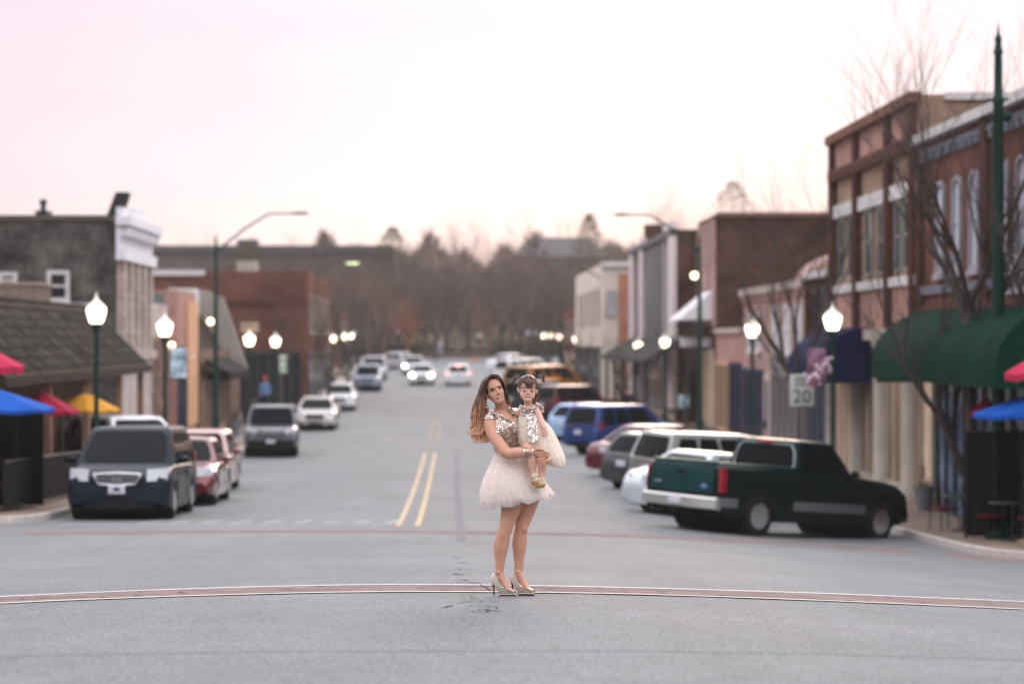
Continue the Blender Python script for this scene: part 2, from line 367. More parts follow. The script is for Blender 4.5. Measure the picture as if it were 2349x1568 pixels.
a, b = unproj(1146*1.0, 1342), unproj(1170, 1357)
q1, q2 = unproj(1102*1.0, 1342), unproj(1127, 1357); strip('crack', [q1, ((q1[0]+q2[0])/2+.01, (q1[1]+q2[1])/2), q2], .012, M_CRK, .009)

M_REPAIR = mat('asphalt_repair', (.115, .122, .128), .85, var=.35, vscale=9, bump=.5, bscale=60)
M_STAIN = mat('oil_stained_asphalt', (.095, .10, .105), .7, var=.35, vscale=14)
def blob(name, x, y, rx_, ry_, m, sd, lift=.003):
    rn_ = random.Random(sd); n = 28; ph = [rn_.uniform(0, 6.28) for _ in range(4)]; pts = []
    for k in range(n):
        a = 2*math.pi*k/n; q = 1 + .22*math.sin(2*a+ph[0]) + .14*math.sin(3*a+ph[1]) + .1*math.sin(5*a+ph[2]); pts.append((x + rx_*q*math.cos(a), y + ry_*q*math.sin(a)))
    mb = MB(); mb.add([(x, y, G(x, y)+lift)] + [(a, b, G(a, b)+lift) for a, b in pts], [(0, 1+k, 1+(k+1) % n) for k in range(n)]); tag(mb.build(name, m), kind='structure')
for i, (x, y, a, b) in enumerate([(5.6, 51.5, .4, .5), (5.2, 57, .4, .5), (4.9, 62, .35, .5)]): blob('oil_stain', x, y, a, b, M_STAIN, i)
strip('tar_seam', dense([(-9, 13.35), (-2, 13.15), (5, 13.3), (9, 13.25)], .4), .018, M_REPAIR, .0035)

M_JOINT = mat('dark_joint', (.06, .05, .05), .9)
rnj = random.Random(21)
for k in range(46):
    i = rnj.randint(16, 68); t = rnj.uniform(.15, .85); a, b = up[i], lo[i]; a2, b2 = up[i+1], lo[i+1]; f0 = rnj.random()*.5; f1 = f0 + rnj.uniform(.15, .5)
    P0 = (a[0] + (b[0]-a[0])*t, a[1] + (b[1]-a[1])*t); P1 = (a2[0] + (b2[0]-a2[0])*t, a2[1] + (b2[1]-a2[1])*t)
    strip('brick_joint', [(P0[0] + (P1[0]-P0[0])*f0, P0[1] + (P1[1]-P0[1])*f0), (P0[0] + (P1[0]-P0[0])*f1, P0[1] + (P1[1]-P0[1])*f1)], rnj.uniform(.02, .05), M_JOINT, .0065)
# ================================================================ building kit
GLASS = mat('dark_window_glass', (0.0180, 0.0210, 0.0240), .15, spec=.4, var=.3, vscale=.6)
GLASSP = mat('pale_window_glass', (.42, .44, .50), .25, spec=.8, var=.3, vscale=.5)
GLASSW = mat('curtained_window', (.62, .62, .62), .4, var=.2, vscale=.8)
WTRIM = mat('white_trim_paint', (.62, .60, .58), .7, var=.12, vscale=3)
CREAM = mat('cream_paint', (0.4000, 0.3600, 0.3040), .75, var=.14, vscale=1.5)
DARKM = mat('dark_bronze_metal', (.02, .022, .024), .5)
ROOFG = mat('flat_roof_membrane', (0.0600, 0.0600, 0.0600), .9, var=.2)
BR_TAN = masonry('tan_brick', (.42, .265, .175), (.35, .22, .14), (.33, .25, .20), patch=.25)
BR_PINK = masonry('pink_painted_brick', (.49, .27, .22), (.43, .23, .185), (.40, .26, .23), patch=.2)
BR_RED = masonry('red_brick', (0.1950, 0.0638, 0.0413), (0.1500, 0.0488, 0.0338), (0.1650, 0.1050, 0.0900), patch=.3)
BR_DARK = masonry('dark_red_brick', (0.1050, 0.0350, 0.0245), (0.0770, 0.0280, 0.0210), (0.0840, 0.0560, 0.0490), patch=.3)
BR_BROWN = masonry('brown_brick', (.115, .052, .036), (.080, .038, .028), (.075, .05, .04), patch=.7, pscale=.5)
BR_OLD = masonry('old_long_brick', (.20, .072, .048), (.165, .060, .042), (.12, .07, .055), patch=.4, pscale=.4)
STONE = masonry('grey_limestone', (.13, .12, .105), (.055, .054, .05), (.10, .095, .085), .75, .33, patch=.85, msize=.02, distort=.25, pscale=.55)
STONEP = masonry('pink_limestone', (.52, .33, .28), (.34, .225, .20), (.30, .22, .20), .6, .28, patch=.35, msize=.02, distort=.2)
STONEC = masonry('cream_limestone', (.55, .47, .42), (.45, .38, .34), (.36, .31, .28), .6, .3, patch=.2, msize=.015, distort=.1)
RUBBLE = masonry('rubble_stone', (.40, .22, .16), (.12, .08, .065), (.10, .08, .07), .35, .2, patch=.5, msize=.03, distort=.3)
SHINGLE = masonry('wood_shingle', (.055, .048, .038), (.018, .018, .017), (.008, .008, .008), .24, .24, patch=.9, msize=.03, distort=.12, pscale=1.3)
PLASTER = mat('peach_plaster', (0.1870, 0.1293, 0.0935), .8, var=.18, vscale=1.2)
GREYPL = mat('grey_beige_plaster', (0.3200, 0.2960, 0.2640), .8, var=.12, vscale=.7)
WARMGL = mat('lit_shop_window', (.42, .31, .22), .4, emit=(1, .66, .42), estr=.16, var=.4, vscale=1.5)

def building(label, x0, x1, y0, y1, ztop, m, cat='building', base=None, name='building', group=None, par=.45, z0=None):
    """walls as one shell with a parapet; heights are absolute"""
    xm, ym = (x0 + x1) / 2, (y0 + y1) / 2
    xf = x0 if x0 > 0 else x1
    zb = min(G(xf, y0), G(xf, y1)) - .4 if z0 is None else z0
    r = thing(name, label, cat, (xm, ym, zb + .4), group)
    t = .25; mb = MB()
    mb.box(x0, x1, y0, y0+t, zb, ztop); mb.box(x0, x1, y1-t, y1, zb, ztop); mb.box(x0, x0+t, y0+t, y1-t, zb, ztop); mb.box(x1-t, x1, y0+t, y1-t, zb, ztop)
    mb.build('wall', m, r, smooth=False)
    MB().box(x0+t, x1-t, y0+t, y1-t, ztop-par-.15, ztop-par).build('roof', ROOFG, r, smooth=False)
    return r
class Face:
    """a wall plane: kind 'x' (runs along the street, outward sign s) or 'y' (faces the camera)"""
    def __init__(s, root, kind, pos, sign=-1): s.r, s.k, s.p, s.s = root, kind, pos, sign
    def P(s, u, w, d): return (s.p + s.s*d, u, w) if s.k == 'x' else (u, s.p + s.s*d, w)
    def slab(s, mb, u0, u1, w0, w1, d0, d1, mi=0):
        a, b = s.P(u0, w0, d0), s.P(u1, w1, d1)
        return mb.box(min(a[0], b[0]), max(a[0], b[0]), min(a[1], b[1]), max(a[1], b[1]), w0, w1, mi)
    def part(s, name, u0, u1, w0, w1, d, m, d0=-.02, parent=None, bevel=0, label=None):
        mb = MB(); s.slab(mb, u0, u1, w0, w1, d0, d); o = mb.build(name, m, parent or s.r, bevel=bevel, smooth=False)
        if label: o['label'] = label
        return o
    def window(s, u0, u1, w0, w1, glass=GLASS, frame=WTRIM, fw=.09, mull=1, sill=True, name='window', bars=1, d=.07, head=None):
        mb = MB()
        s.slab(mb, u0, u0+fw, w0, w1, -.02, d); s.slab(mb, u1-fw, u1, w0, w1, -.02, d)
        s.slab(mb, u0+fw, u1-fw, w0, w0+fw, -.02, d); s.slab(mb, u0+fw, u1-fw, w1-fw, w1, -.02, d)
        for k in range(1, mull): c = u0 + (u1-u0)*k/mull; s.slab(mb, c-fw*.35, c+fw*.35, w0+fw, w1-fw, -.02, d*.8)
        for k in range(1, bars + 1): c = w0 + (w1-w0)*k/(bars+1); s.slab(mb, u0+fw, u1-fw, c-fw*.3, c+fw*.3, -.02, d*.75)
        f = mb.build(name, frame, s.r, smooth=False)
        g = MB(); s.slab(g, u0+fw*.9, u1-fw*.9, w0+fw*.9, w1-fw*.9, -.01, .02); g.build('pane', glass, f, smooth=False)
        if sill: sb = MB(); s.slab(sb, u0-.08, u1+.08, w0-.1, w0-.003, -.02, d+.06); sb.build('sill', frame, f, smooth=False)
        if head: hb = MB(); s.slab(hb, u0-.06, u1+.06, w1+.003, w1+.2, -.02, d+.02); hb.build('lintel', head, f, smooth=False)
        return f
    def arch_window(s, u0, u1, w0, w1, glass, frame, rise=.35, fw=.09):
        def outline(i):
            a, b = u0+i, u1-i; c = (a+b)/2; pts = [(a, w0+i), (b, w0+i)]
            for k in range(9): t = math.pi*k/8; pts.append((c + (b-a)/2*math.cos(t), w1-rise + (rise-i)*math.sin(t)))
            return pts
        o, i_ = outline(0), outline(fw); mb = MB(); n = len(o)
        rings = [[s.P(u, w, d) for u, w in q] for q, d in ((o, -.02), (o, .08), (i_, .08), (i_, -.02))]
        mb.loft(rings, cap=False); f = mb.build('window', frame, s.r, smooth=False)
        g = MB(); q = outline(fw*.9); g.loft([[s.P(u, w, -.01) for u, w in q], [s.P(u, w, .02) for u, w in q]]); g.build('pane', glass, f, smooth=False)
        b = MB(); s.slab(b, u0+fw, u1-fw, (w0+w1)/2-.03, (w0+w1)/2+.03, 0, .05); b.build('sash_bar', frame, f, smooth=False)
        sb = MB(); s.slab(sb, u0-.08, u1+.08, w0-.12, w0-.003, -.02, .12); sb.build('sill', frame, f, smooth=False)
        return f
    def door(s, u0, u1, w0, w1, m, frame=WTRIM, glass=GLASS):
        d = s.part('door', u0, u1, w0, w1, .04, m, label=None)
        g = MB(); s.slab(g, u0+.16, u1-.16, w0+.8, w1-.15, .03, .055); g.build('pane', glass, d, smooth=False)
        h = MB(); s.slab(h, u1-.13, u1-.09, w0+.95, w0+1.25, .04, .1); h.build('handle', DARKM, d, smooth=False)
        fr = MB(); s.slab(fr, u0-.1, u0, w0, w1+.1, -.02, .08); s.slab(fr, u1, u1+.1, w0, w1+.1, -.02, .08); s.slab(fr, u0, u1, w1, w1+.1, -.02, .08)
        fr.build('door_frame', frame, d, smooth=False); return d
    def shopfront(s, u0, u1, w0, w1, n, frame, glass=GLASS, bulk=.5):
        mb = MB(); s.slab(mb, u0, u1, w0, w0+bulk, -.02, .08); s.slab(mb, u0, u1, w1-.15, w1, -.02, .1)
        for k in range(n + 1): c = u0 + (u1-u0)*k/n; s.slab(mb, c-.06, c+.06, w0+bulk, w1-.15, -.02, .09)
        f = mb.build('shopfront', frame, s.r, smooth=False)
        for k in range(n):
            g = MB(); a = u0 + (u1-u0)*k/n + .06; b = u0 + (u1-u0)*(k+1)/n - .06
            s.slab(g, a, b, w0+bulk, w1-.15, -.01, .03); g.build('pane', glass, f, smooth=False)
        return f
    def dentils(s, u0, u1, w0, w1, d, m, step=.3, name='corbel'):
        mb = MB(); u = u0; q = [(u0, w1)]
        while u < u1 - .01: e = min(u + step*.55, u1); f_ = min(u + step, u1); q += [(u, w0), (e, w0), (e, w0 + (w1-w0)*.6), (f_, w0 + (w1-w0)*.6)]; u += step
        q.append((u1, w1)); mb.prism(q, s.k, min(s.p - s.s*.02, s.p + s.s*d), max(s.p - s.s*.02, s.p + s.s*d))
        return mb.build(name, m, s.r, smooth=False)
def awning(root, x, xo, y0, y1, zt, zb, m, shape='barrel', s=1):
    """cloth awning out from the wall plane x to xo between y0 and y1"""
    mb = MB(); prof = []
    if shape == 'barrel':
        for k in range(9): t = math.pi/2*k/8; prof.append((x + (xo-x)*math.sin(t), zb + .35 + (zt-zb-.35)*math.cos(t)))
        prof.append((xo, zb)); prof.append((x, zb))
    else: prof = [(x, zt), (xo, zb+.3), (xo, zb), (x, zb)]
    mb.loft([[(a, y0, b) for a, b in prof], [(a, y1, b) for a, b in prof]])
    o = mb.build('awning', m, root, angle=50)
    n = max(2, int((y1-y0)/.9))
    for k in range(n + 1):
        yy = y0 + (y1-y0)*k/n; MB().tube([(a, yy, b+.012) for a, b in prof[:-2]], .003, 5).build('awning_rib', m, o)
    return o
FX = 11.5
def zz(py, D): return PZ(py, D)

# ---------------------------------------------------------------- right side: tan and pink two-storey corner brick block (A)
A = building('tall tan brick building with pink panels, white bands and dark pilasters, above the blue awning', FX, 34, 59.6, 73, 8.05, BR_TAN)
fa = Face(A, 'x', FX, -1); zg = G(FX, 66)
fa.part('fascia', 59.6, 73, 7.05, 7.85, .06, BR_PINK, label='pink painted brick panels under the cornice')
fa.part('cornice', 59.5, 73.1, 7.85, 8.12, .28, mat('cornice_brown', (.20, .10, .075), .8, var=.3))
fa.dentils(59.6, 73, 6.72, 7.05, .22, mat('corbel_brick', (.12, .06, .045), .85, var=.3))
fa.part('stone_band', 59.6, 73, 5.62, 6.0, .13, WTRIM); fa.part('stone_band', 59.6, 73, 3.38, 3.62, .16, WTRIM)
fa.part('fascia', 59.6, 73, 2.3, 3.38, .05, BR_PINK, label='pink brick wall strip over the shopfronts')
for D in (59.62, 63.1, 68.1, 72.4):
    fa.part('pilaster', D, D + .55, 2.3, 7.87, .20, BR_DARK)
for a, b in ((60.6, 61.5), (61.9, 62.75), (64.2, 65.2), (66.1, 67.2), (69.2, 70.1), (71.0, 71.9)):
    fa.window(a, b, 3.75, 5.6, GLASS, mat('grey_window_frame', (.24, .25, .22), .6), fw=.1, sill=False, bars=1)
for D in (60.0, 64.0, 68.0, 72.3):
    mb = MB(); mb.lathe([(.30, zg-.2), (.30, zg+.25), (.24, zg+.35), (.23, 1.75), (.30, 1.9), (.34, 2.2), (.34, 2.3)], 16, (FX-.1, D+.2, 0)); mb.build('column', CREAM, A)
fa.part('beam', 59.6, 73, 2.0, 2.3, .3, CREAM)
fa.shopfront(60.6, 63.8, zg-.2, 2.0, 3, CREAM, mat('amber_shop_glass', (.22, .13, .075), .3, var=.5, vscale=1.2), .55)
fa.shopfront(64.6, 67.9, zg-.2, 2.0, 3, CREAM, mat('amber_shop_glass', (.1,)*3), .55)
fa.shopfront(68.6, 72.2, zg-.2, 2.0, 4, CREAM, WARMGL, .55)
awning(A, FX-.05, 9.9, 66.2, 71.8, 2.35, .82, mat('navy_awning_cloth', (0.0090, 0.0150, 0.0500), .8, var=.2), 'barrel')
fs = Face(A, 'y', 59.6, -1); fs.part('stone_band', FX+.6, 34, 7.92, 8.1, .1, WTRIM); fs.window(12.9, 15.6, 7.05, 7.6, GLASSP, DARKM, sill=False, mull=3, bars=0)
# (B) nearer red brick block with the green awning
B = building('red brick building with tall pale arched windows above the big green barrel awning', FX, 34, 43.6, 59.55, 6.95, BR_RED)
fb = Face(B, 'x', FX, -1)
fb.part('cornice', 43.6, 59.5, 6.78, 7.0, .24, WTRIM); fb.dentils(43.7, 59.5, 6.3, 6.6, .12, mat('blue_grey_brick', (.16, .17, .20), .8, var=.3), .5)
for D in (43.7, 47.3, 51.7, 59.0): fb.part('pilaster', D, D + .52, 2.9, 6.77, .14, BR_DARK)
for a, b in ((56.5, 57.4), (54.6, 55.5), (52.75, 53.65), (49.9, 50.8), (48.3, 49.2), (45.9, 46.8), (44.5, 45.3)):
    fb.arch_window(a, b, 3.55, 5.75, GLASSP, mat('grey_sash', (.33, .33, .35), .6))
fb.part('stone_band', 43.65, 59.5, 3.1, 3.3, .1, mat('blue_grey_brick', (.2,)*3))
GREEN = mat('green_awning_cloth', (.0015, .024, .015), .8, var=.25, vscale=.9)
awning(B, FX-.05, 9.85, 44.0, 57.0, 2.72, 1.12, GREEN, 'barrel')
DKG = mat('dark_green_shopfront', (.012, .03, .028), .5)
zb_ = G(FX, 52)
fb.shopfront(51.2, 57.2, zb_-.3, 1.5, 6, DKG, mat('blueish_shop_glass', (.012, .016, .025), .15, var=.8, vscale=1.0, col2=(.10, .14, .22)), .4)
fb.shopfront(44.0, 50.9, zb_-.3, 1.5, 5, DKG, GLASS, .5)
fb.door(57.8, 58.9, zb_-.2, 1.4, CREAM, CREAM, WARMGL)
mbx = MB(); fb.slab(mbx, 58.6, 58.66, .98, 1.42, .1, 1.25); sg = mbx.build('hanging_sign', DARKM, B, smooth=False)
# white board on the red building's wall
fb.part('sign_board', 44.6, 50.6, 2.95, 3.75, .07, mat('pale_sign_board', (.55, .56, .62), .6, var=.1))
# dark maroon narrow building
C1 = building('narrow dark maroon building with white cornice and blank dark panels', FX, 30, 73.05, 78.5, 4.1, BR_DARK)
f = Face(C1, 'x', FX, -1); f.part('cornice', 73.05, 78.5, 3.95, 4.15, .2, WTRIM)
f.part('wall_panel', 73.5, 75.6, 1.9, 3.7, .06, DARKM); f.window(76.2, 77.3, 2.3, 3.6, GLASS, DARKM); f.shopfront(73.3, 78.2, G(FX, 76)-.2, 1.3, 4, mat('slate_blue_trim', (.06, .08, .12), .6), GLASS, .5)
f.part('pilaster', 78.0, 78.5, 1.4, 3.94, .12, BR_DARK); f.part('sign_band', 73.1, 78.4, 1.35, 1.85, .12, mat('maroon_board', (.10, .02, .025), .6))
# pink stone building with arched dormer
C2 = building('pink limestone building with round arched dormer and white upstairs windows', FX, 30, 78.55, 95.8, 3.9, STONEP)
f = Face(C2, 'x', FX, -1)
for a, b in ((79.6, 81.0), (82.2, 83.9), (85.2, 87.0)): f.window(a, b, 1.55, 3.2, GLASSW, WTRIM, fw=.12)
for a in (90.2, 92.6): f.window(a, a + 1.3, 1.6, 3.0, GLASSP, WTRIM)
f.dentils(78.6, 95.7, 3.45, 3.7, .12, BR_PINK, .6); f.part('cornice', 78.6, 95.7, 3.72, 3.98, .22, STONEC)
f.shopfront(79.2, 87.0, G(FX, 84)-.2, .9, 5, mat('grey_shop_trim', (.22, .22, .21), .6), mat('brown_shop_glass', (.10, .085, .07), .2, var=.5), .5)
f.door(87.8, 88.9, G(FX, 88)-.2, .6, mat('orange_door', (.45, .14, .03), .5)); f.shopfront(89.8, 95.4, G(FX, 92)-.2, .9, 4, mat('navy_shop_trim', (.03, .045, .09), .6), GLASS, .5)
f.part('sign_band', 79, 87, .95, 1.4, .1, mat('grey_shop_trim', (.2,)*3))
mb = MB(); pr = [(FX+.1+0, 0)]
arc = [(14.6 + 1.9*math.cos(math.pi*k/12), 3.9 + 1.35*math.sin(math.pi*k/12)) for k in range(13)]
mb.prism([(12.7, 3.4)] + [] + arc[::-1] + [(16.5, 3.4)], 'y', 86.5, 90.5); dm = mb.build('dormer', STONEP, C2)
arc2 = [(14.6 + 1.45*math.cos(math.pi*k/12), 4.0 + .95*math.sin(math.pi*k/12)) for k in range(13)]
MB().prism(arc2, 'y', 86.44, 86.52).build('window', GLASS, dm, smooth=False)
# one-storey pink brick shop
C3 = building('low one storey pink brick shop with peach and navy shopfront', FX, 30, 95.85, 105.8, 2.45, BR_PINK)
f = Face(C3, 'x', FX, -1); f.part('cornice', 95.9, 105.7, 2.3, 2.5, .15, STONEC)
f.shopfront(96.4, 100.2, G(FX, 98)-.2, 1.1, 3, mat('navy_shop_trim', (.1,)*3), GLASS, .5); f.shopfront(100.6, 105.3, G(FX, 103)-.2, 1.1, 3, mat('peach_trim', (.60, .36, .22), .7), mat('brown_shop_glass', (.1,)*3), .5)
# big brown brick side wall
C4 = building('big brown brick building whose tall blank side wall rises over the low shops', FX, 28, 105.9, 113.5, 7.5, BR_BROWN)
Face(C4, 'y', 105.9, -1).part('coping', FX, 28, 7.42, 7.6, .1, mat('brown_coping', (.25, .12, .09), .8))
f = Face(C4, 'x', FX, -1); f.part('wall_panel', 105.95, 113.4, 2.6, 7.3, .08, STONEP, label='pink street front of the brown building'); f.shopfront(106.3, 113, G(FX, 110)-.2, 1.6, 4, CREAM, WARMGL, .5)
f.part('awning', 108, 112.6, 1.7, 2.1, 1.3, mat('white_canopy', (.7, .7, .72), .7), bevel=0)
MB().box(19.3, 20.4, 107, 108.2, 6.8, 8.1).build('chimney', BR_DARK, C4, smooth=False)
mb = MB(); mb.prism([(11.45, 4.2), (11.45, 2.9), (9.9, 2.9)], 'y', 106.6, 111.5); mb.build('canopy', mat('white_canopy', (.7,)*3), C4, smooth=False)
# dark grey glass front between white pilasters
C5 = building('tall building with dark slate front between white pilasters and brown side wall', 10.5, 28, 113.6, 141, 7.2, BR_BROWN)
f = Face(C5, 'x', 10.5, -1)
for a in (113.65, 118.2, 131.8, 138.8): f.part('pilaster', a, a + (2.0 if a < 114 or a > 131 else .01), -1.2, 7.6, .25, mat('pinkish_white_stone', (.72, .63, .61), .8, var=.1))
f.part('wall_panel', 116, 131.6, 2.2, 6.9, .1, mat('slate_panel', (.085, .09, .09), .5, var=.4, vscale=.4), label='dark slate front panel')
f.part('cornice', 113.6, 141, 6.95, 7.25, .3, mat('slate_panel', (.1,)*3)); f.shopfront(114, 140, G(10.5, 127)-.2, 1.4, 8, CREAM, mat('brown_shop_glass', (.1,)*3), .5)
MB().box(11, 12, 138, 139.6, 6.8, 8.6).build('chimney', BR_BROWN, C5, smooth=False)
# cream building further down
C6 = building('cream rendered building with white corner and dark shutters, farthest tall block on the right', 8.9, 24, 145, 176, 6.6, mat('cream_render', (.66, .58, .49), .85, var=.12, vscale=.6))
f = Face(C6, 'y', 145, -1); f.part('wall_panel', 9.9, 10.5, -1.4, 6.0, .05, mat('orange_brick_strip', (.42, .20, .12), .8, var=.2), label='orange brick strip')
f.part('shutter', 10.6, 12.6, 2.6, 6.0, .06, mat('slate_panel', (.1,)*3)); f.window(9.15, 9.8, 3.4, 5.0, GLASSP, CREAM, sill=False); f.part('cornice', 8.85, 24, 6.4, 6.7, .2, WTRIM)
f.part('wall_panel', 10.7, 12.4, -.9, 2.2, .07, WTRIM, label='white painted lower wall panel')
f = Face(C6, 'x', 8.9, -1)
for k in range(5): f.window(147 + 5.5*k, 149 + 5.5*k, 3, 5.2, GLASS, CREAM)
f.shopfront(146, 175, G(8.9, 160)-.3, 1.6, 8, DKG, GLASS, .5)
C7 = building('distant low brick shop beyond the cream building on the right', 9.5, 24, 180, 214, 4.6, BR_OLD)
f = Face(C7, 'x', 9.5, -1)
for k in range(5): f.window(182 + 6*k, 184.4 + 6*k, 1.8, 3.6, GLASS, CREAM)
f.shopfront(181, 213, G(9.5, 190)-.3, 1.2, 7, DKG, WARMGL, .5)
# sloping timber canopy over the pavement
cnp = thing('timber_canopy', 'dark sloping timber canopy on posts over the right pavement beyond the twin lamps', 'canopy', (10, 118, G(10, 118)))
mb = MB(); mb.prism([(10.5, 2.25), (10.5, 2.05), (8.5, .95), (8.5, 1.1)], 'y', 108.5, 140); mb.build('canopy_roof', mat('canopy_shingle', (.055, .055, .05), .9, var=.4), cnp, smooth=False)
for yy in (109, 116, 123, 130, 137): MB().box(8.62, 8.78, yy, yy+.16, G(8.7, yy), 1.1).build('post', DARKM, cnp, smooth=False)

# ---------------------------------------------------------------- left side
# stone building with white ornate front
S1 = building('old grey limestone building with a white ornate carved street front and leaning parapet', -40, -11.0, 79, 87.5, 6.0, STONE)
f = Face(S1, 'y', 79, -1); f.part('coping', -40, -10.95, 5.9, 6.08, .08, mat('dark_coping', (.10, .09, .08), .9))
for px0, px1, y0, y1 in ((108, 160, 620, 692), (-4, 40, 624, 660)):
    f.window(PX(px0, 79), PX(px1, 79), zz(y1, 79), zz(y0, 79), GLASS, WTRIM, fw=.13)
f.window(-20.5, -19.8, 2.9, 4.1, GLASS, WTRIM, fw=.13)
f.part('stone_band', PX(0, 79), PX(232, 79), zz(704, 79), zz(695, 79), .2, WTRIM)
mb = MB(); mb.box(PX(86, 80), PX(114, 80), 79.6, 80.6, 5.7, zz(484, 80)); mb.lathe([(.09, 6.2), (.09, 6.5), (.13, 6.52), (.13, 6.62), (.02, 6.68)], 10, (PX(98, 80), 80.1, 0)); mb.build('chimney', DARKM, S1, smooth=False)
fx = Face(S1, 'x', -11.0, 1)
fx.part('wall_panel', 79.02, 87.4, G(-11, 83)-.2, 4.6, .04, STONEC, label='cream dressed stone street front')
for k in range(5): fx.part('pilaster', 79.3+1.75*k, 79.85+1.75*k, 1.7, 4.6, .22, STONEC)
for k in range(4): fx.window(80.15+1.75*k, 80.85+1.75*k, 2.0, 4.3, GLASS, CREAM, sill=False, d=.06)
fx.part('stone_band', 79, 87.4, 1.35, 1.65, .3, STONEC)
W2 = mat('white_carved_stone', (.74, .74, .76), .7, var=.1)
fx.part('cornice', 78.9, 87.5, 4.62, 5.0, .28, W2); fx.part('parapet', 78.95, 87.45, 5.0, 5.75, .12, W2); fx.part('cornice', 78.85, 87.55, 5.75, 6.05, .5, W2)
fx.dentils(79, 87.4, 5.42, 5.72, .4, W2, .7); fx.part('finial', 82, 84.2, 6.05, 6.45, .3, W2); fx.part('parapet', 79, 80.2, 6.05, 6.35, .2, W2)
mb = MB(); mb.prism([(-11.35, 6.05), (-10.92, 6.05), (-10.66, 6.84), (-11.05, 6.84)], 'y', 79.1, 80.0)
lt = mb.build('parapet_sign', mat('dark_board', (.03, .035, .035), .6), S1, smooth=False)
fx.shopfront(79.4, 87.1, G(-11, 83)-.2, 1.3, 5, W2, mat('slate_glass', (.06, .08, .09), .2), .5)
# shingle roofed restaurant
T1 = thing('restaurant', 'low peach walled restaurant under a long dark wood shingle roof behind the umbrellas', 'building', (-14, 60, G(-11, 60)))
zgl = G(-11, 60)
MB().box(-26, -11.0, 52, 75, zgl-.8, 2.9).build('wall', PLASTER, T1, smooth=False)
mb = MB(); mb.loft([[(-9.35, y, 1.22), (-11.2, y, 3.08), (-26, y, 3.08), (-26, y, 2.9), (-11.2, y, 2.9), (-9.35, y, 1.10)] for y in (50.5, 74.6)])
mb.build('roof', SHINGLE, T1, smooth=False)
mb = MB(); mb.loft([[(-9.3, y, 1.02), (-9.3, y, 1.24), (-9.44, y, 1.27), (-9.44, y, 1.02)] for y in (50.4, 74.7)]); mb.build('fascia', mat('dark_wood', (.045, .035, .028), .8), T1, smooth=False)
MB().box(-10.98, -9.45, 50.6, 74.5, 1.0, 1.05).build('soffit', mat('dark_wood', (.1,)*3), T1, smooth=False)
ft = Face(T1, 'x', -11.0, 1)
for a in (55.5, 58.5, 61.5, 64.5, 67.5): ft.window(a, a+1.5, zgl+.6, zgl+2.0, GLASS, mat('brown_frame', (.10, .07, .05), .7), bars=1, mull=2)
ft.door(70.6, 71.6, zgl, zgl+2.05, mat('brown_frame', (.1,)*3)); ft.door(53.2, 54.2, zgl, zgl+2.05, mat('brown_frame', (.1,)*3))
for a in (51, 57.2, 63.2, 69.4, 74.2): MB().box(-9.7, -9.52, a, a+.18, zgl-.2, 1.02).build('post', mat('peach_post', (.36, .23, .16), .8), T1, smooth=False)
MB().box(PX(-60, 76), PX(98, 76), 75.1, 77.5, zz(692, 76), zz(655, 76)).build('roof_deck', mat('brown_deck', (.24, .18, .15), .85, var=.4, vscale=5, stretch=(8, 1, 1)), T1, smooth=False)
mb = MB(); mb.box(PX(-60, 76)-.05, PX(100, 76)+.05, 75.05, 77.55, zz(655, 76), zz(649, 76)); mb.build('rail', mat('pale_deck_edge', (.42, .33, .28), .8), T1, smooth=False)
# dark timber patio wall nearer the camera, left
for (xa, xb, lab, ya, yb) in ((-26, -10.9, 'dark timber patio building behind the left umbrellas', 44.4, 51.9), ):
    dk = thing('patio_building', lab, 'building', (-14, 48, G(-11, 48)))
    z0 = G(-11, 48)
    MB().box(xa, xb, ya, yb, z0-.6, 1.9).build('wall', mat('black_timber', (.018, .014, .012), .8, var=.4), dk, smooth=False)
    MB().box(xa, xb+.9, ya-.4, yb-.1, 1.9, 2.02).build('roof', mat('dark_wood', (.1,)*3), dk, smooth=False)
    fd = Face(dk, 'x', xb, 1)
    for a in (45.2, 48.4): fd.window(a, a+2.2, z0+.7, z0+2.1, GLASS, mat('brown_frame', (.1,)*3), mull=3)
# cream stone and small shops beyond the stone building
L1 = building('small cream stone shop with a grey metal roof box and rubble stone doorway', -30, -10.9, 87.6, 92.5, zz(697, 90), STONEC)
f = Face(L1, 'x', -10.9, 1); f.part('wall_panel', 87.8, 92.3, G(-11, 90)-.2, zz(775, 90), .06, RUBBLE, label='rubble stone lower wall'); 
f.window(89.0, 91.0, -1.5, .6, GLASS, DARKM)
MB().box(-12.6, -11.0, 88.2, 92.0, 3.2, zz(672, 90)).build('roof_box', mat('slate_box', (.10, .12, .125), .6, var=.15), L1, smooth=False)
L2 = building('pink brick shop front with peach painted pier on the left side', -30, -10.6, 92.55, 99.5, zz(668, 95), BR_PINK)
f = Face(L2, 'x', -10.6, 1); f.part('pilaster', 95.6, 99.3, -1.4, zz(690, 95), .12, mat('peach_paint', (.62, .36, .21), .7, var=.1)); f.window(96.5, 97.9, 1.4, 2.9, GLASSP, WTRIM)
f.shopfront(92.8, 95.4, -2.0, 1.0, 2, mat('navy_shop_trim', (.1,)*3), GLASS)
L2['label'] = 'pink brick shop front with peach painted pier before the dark mansard'
L3 = building('shop with dark brown mansard front, black awning and sloping grey parapet wall', -30, -10.4, 99.55, 117.9, 1.6, PLASTER)
mb = MB(); mb.prism([(-12.2, 4.0), (-10.35, 1.0), (-9.7, .6), (-12.2, .6)], 'y', 99.6, 112); mb.build('mansard_roof', mat('brown_mansard', (0.0360, 0.0270, 0.0210), .9, var=.4), L3, smooth=False)
f = Face(L3, 'x', -10.4, 1); f.shopfront(100, 112, G(-10.4, 106)-.2, .5, 7, mat('peach_pier', (.40, .25, .18), .7), mat('brown_shop_glass', (.1,)*3), .5)
